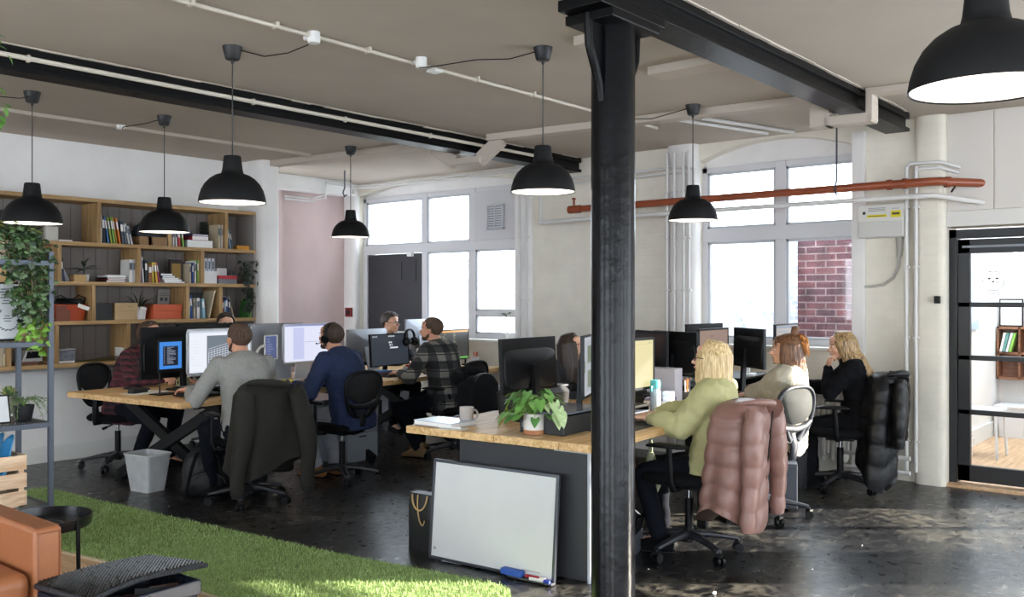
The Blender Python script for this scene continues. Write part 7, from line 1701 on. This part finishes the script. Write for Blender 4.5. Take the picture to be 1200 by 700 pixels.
# slatted crate on the lowest shelf
t = thing('wooden_crate', 'slatted pale wooden crate full of magazines on the lowest rack shelf', 'crate', (2.28, 5.82, SZ[0]))
cw = MATS['crate_wood']; x0, x1, y0, y1 = -.62, 0.05, -.15, .15
for z in (.01, .115, .22):
    part('slat', MB().box(x0, x1, y0, y0+.012, z, z+.085), cw, t, smooth=0, bevel=.002); part('slat', MB().box(x0, x1, y1-.012, y1, z, z+.085), cw, t, smooth=0, bevel=.002)
    part('slat', MB().box(x1, x1+.012, y0, y1, z, z+.085), cw, t, smooth=0, bevel=.002)
for y in (y0+.012, y1-.036): part('corner_post', MB().box(x1-.03, x1, y, y+.024, 0, .305), cw, t, smooth=0)
part('bottom_board', MB().box(x0, x1, y0+.012, y1-.012, 0, .01), cw, t, smooth=0)
for i, (c, hh) in enumerate((('#c7c9d4', .36), ('#2a2c30', .37), ('#d8d6d2', .35), ('#2a2c30', .38), ('#5a6470', .36), ('#d8d6d2', .34))):
    simple('magazine', '%s magazine in the crate, %s from its end' % (COLN[c], ('first', 'second', 'third', 'fourth', 'fifth', 'sixth')[i]), 'magazine', 2.16-.045*i, 5.82, SZ[0]+.012, 0, lambda m: m.ob((0, 0, hh/2), (.012, .22, hh), (0, .10, 0)), cmat(c), 'magazines in the wooden crate', smooth=0)
m = MB(); m.grid(lambda a, b: V((.0+a*.10-.02+.02*sin(b*9), -.10+.2*b, .01+.38*a+.03*sin(a*6+b*9))), 14, 14); solo('blue_bag', m, mat('bag_blue', '#3f96cf', .35), 'crumpled bright blue bag poking out of the crate', 'bag', (2.20, 5.82, SZ[0]), 0, smooth=60, solid=.006)
# round tray table
t = thing('side_table', 'round black tray side table beside the sofa arm', 'table', (1.99, 4.645, -.018))
m = MB(); m.lathe([(0, .425), (.215, .425), (.22, .43), (.225, .475), (.219, .475), (.214, .435), (0, .432)], n=56, close=False); part('tray', m, mat('tray_black', '#15161a', .25), t, smooth=40)
m = MB(); m.lathe([(.085, .4335), (.09, .4345), (.095, .4335)], n=40, close=False); part('ring_mark', m, mat('ring_grey', '#4a4c50', .4), t)
for i in range(4):
    a = pi/4+pi/2*i-.45; part('leg', MB().tube([(cos(a)*.222, sin(a)*.222, .47), (cos(a)*.23, sin(a)*.23, 0.008)], .008, 8), MATS['black_metal'], t)
m = MB(); m.tube([(cos(a)*.222, sin(a)*.222, .02) for a in [2*pi*i/40 for i in range(40)]], .006, 8, closed=True); part('base_ring', m, MATS['black_metal'], t)
# sofa
lea = mat('tan_hide', '#985f3c', .42, var=.08, vs=5, bump=.12, bs=60)
t = thing('sofa', 'tan leather sofa end with a square arm', 'sofa', (1.625, 3.78, 0), 0)
def soft(x0, x1, y0, y1, z0, z1, name, pw=9, r=.02):
    m = MB(); m.box(x0, x1, y0, y1, z0, z1); return part(name, m, lea, t, smooth=60, bevel=r, bseg=4)
soft(-.035, .075, 0, .90, .06, .605, 'arm', r=.02)
soft(-.80, -.038, .02, .80, .10, .30, 'base', r=.02); soft(-.80, -.04, .0, .72, .30, .44, 'seat_cushion', r=.05)
soft(-.80, .075, .76, .95, .10, .60, 'back', r=.04)
m = MB()
for x in (-.024, .064): m.tube([(x, -.003, .08), (x, -.003, .58), (x, .02, .603), (x, .85, .603)], .003, 6)
m.tube([(-.024, -.004, .585), (.064, -.004, .585)], .003, 6); part('piping', m, mat('piping_tan', '#8a4f28', .5), t)
for x in (-.7, .0): part('foot', MB().cyl((x, .08, .01), (x, .08, .08), .02), MATS['black_metal'], t)
# wicker basket
wk = brickmat('wicker_black', '#1d1a18', '#2a2624', '#070606', bump=1.0, axis='XY', soft=.004, var=.4, bw=.035, bh=.009, rough=.5)
wk2 = brickmat('wicker_side', '#141c2c', '#1c2436', '#05070b', bump=1.0, axis='XZ', soft=.004, var=.3, bw=.06, bh=.02, rough=.45)
t = thing('wicker_basket', 'black wicker basket with its woven lid ajar beside the tan sofa', 'basket', (1.85, 3.60, 0), radians(2))
m = MB(); BW, BD, BH = .235, .18, .355
for a in (0,):
    m.box(-BW, BW, -BD, -BD+.012, .01, BH).box(-BW, BW, BD-.012, BD, .01, BH).box(-BW, -BW+.012, -BD, BD, .01, BH).box(BW-.012, BW, -BD, BD, .01, BH).box(-BW, BW, -BD, BD, .0, .012)
part('basket_body', m, wk2, t, smooth=0, bevel=.004)
m = MB()
for i in range(15):
    z = .02+.018*i; m.tube([(-BW, -BD-.002, z), (BW+.002, -BD-.002, z), (BW+.002, BD, z)], .0055, 6)
part('weave_rows', m, mat('weave_navy', '#1b2433', .4), t)
m = MB(); m.box(-BW-.008, BW+.008, -BD-.008, BD+.008, BH-.045, BH+.005); k0 = m.f[:]; m2 = MB()
for b in ((-BW-.01, BW+.01, -BD-.012, -BD+.004), (-BW-.01, BW+.01, BD-.004, BD+.012), (-BW-.01, -BW+.006, -BD-.01, BD+.01), (BW-.006, BW+.01, -BD-.01, BD+.01)): m2.box(*b, BH-.055, BH+.006)
part('rim', m2, mat('rim_navy', '#1a2231', .45), t, smooth=0, bevel=.006)
m = MB()
for i in range(5): m.ob((-.10+.07*i, -.10+.02*i, BH-.05+.01*(i % 2)), (.05, .12, .03), (0, .1*i, .3*i), i % 2)
m.ell((-.14, -.12, BH-.02), (.03, .03, .025), mi=2)
part('contents', m, [mat('content_brown', '#5a3a2c', .6), cmat('#2a2c30'), mat('content_grey', '#8a94a8', .3)], t, smooth=0)
m = MB(); k = Matrix.Translation(V((0, BD, BH+.02))) @ Matrix.Rotation(radians(-5.5), 4, 'X') @ Matrix.Rotation(radians(1.5), 4, 'Z'); m.M = k
def lidp(u, v, dz): x = -.25+.50*u; y = -.385+.395*v; return V((x, y, dz+.012*sin(pi*u)-.02*(2*u-1)**2*(1-v)+.02*max(0, u-.7)*(1-v)*3))
nu, nv = 30, 24
m.grid(lambda a, b: lidp(a, b, .0), nu, nv); m.grid(lambda a, b: lidp(a, b, .014), nu, nv)
part('lid', m, wk, t, smooth=60)
m = MB(); m.M = k; ed = [lidp(i/20, 0, .007) for i in range(21)]+[lidp(1, i/16, .007) for i in range(1, 17)]+[lidp(1-i/20, 1, .007) for i in range(1, 21)]+[lidp(0, 1-i/16, .007) for i in range(1, 16)]
m.tube(ed, .011, 8, closed=True); part('lid_edge', m, mat('edge_dark', '#20242c', .5, bump=1, bs=120), t)
m = MB(); m.M = k; r = random.Random(3)
for j in range(40):
    y = j/39
    for i in range(30):
        if r.random() < .04: continue
        a = (i+(j % 2)*.5)/30.5; b_ = a+.035; m.tube([lidp(a, y, .015), lidp((a+b_)/2, y, .0225), lidp(min(1, b_), y, .015)], .0048, 5, mi=r.choice((0, 0, 1, 2)))
part('lid_weave', m, [mat('weave_black', '#151312', .35), mat('weave_brown', '#2c2624', .35), mat('weave_dark', '#0b0a0a', .3)], t)
# ================================================================ LIGHT AND CAMERA
w = bpy.data.worlds.new('World'); SC.world = w; w.use_nodes = True
bg = w.node_tree.nodes['Background']; bg.inputs[0].default_value = (.82, .91, 1.0, 1); bg.inputs[1].default_value = 6.5
sun = bpy.data.lights.new('sun', 'SUN'); sun.energy = 20; sun.angle = radians(.6); sun.color = (1, .9, .76)
so = bpy.data.objects.new('sun', sun); COL.objects.link(so)
el = radians(18.9); d = V((sin(HEAD)*cos(el), -cos(HEAD)*cos(el), sin(el)))
so.rotation_euler = d.to_track_quat('Z', 'Y').to_euler()
cam = bpy.data.cameras.new('camera'); cam.lens = 32.4; cam.sensor_width = 36; cam.sensor_fit = 'HORIZONTAL'; cam.clip_start = .05; cam.clip_end = 300
co = bpy.data.objects.new('camera', cam); COL.objects.link(co)
co.location = (0, 0, EYE); co.rotation_euler = (pi/2, 0, HEAD-pi/2); SC.camera = co
SC.view_settings.view_transform = 'Standard'; SC.view_settings.look = 'None'; SC.view_settings.gamma = 1; SC.view_settings.use_curve_mapping = False
SC.view_settings.exposure = 0.74
SC.cycles.use_denoising = True
SC.cycles.max_bounces = 8; SC.cycles.diffuse_bounces = 5; SC.cycles.transparent_max_bounces = 12
SC.cycles.sample_clamp_indirect = 8
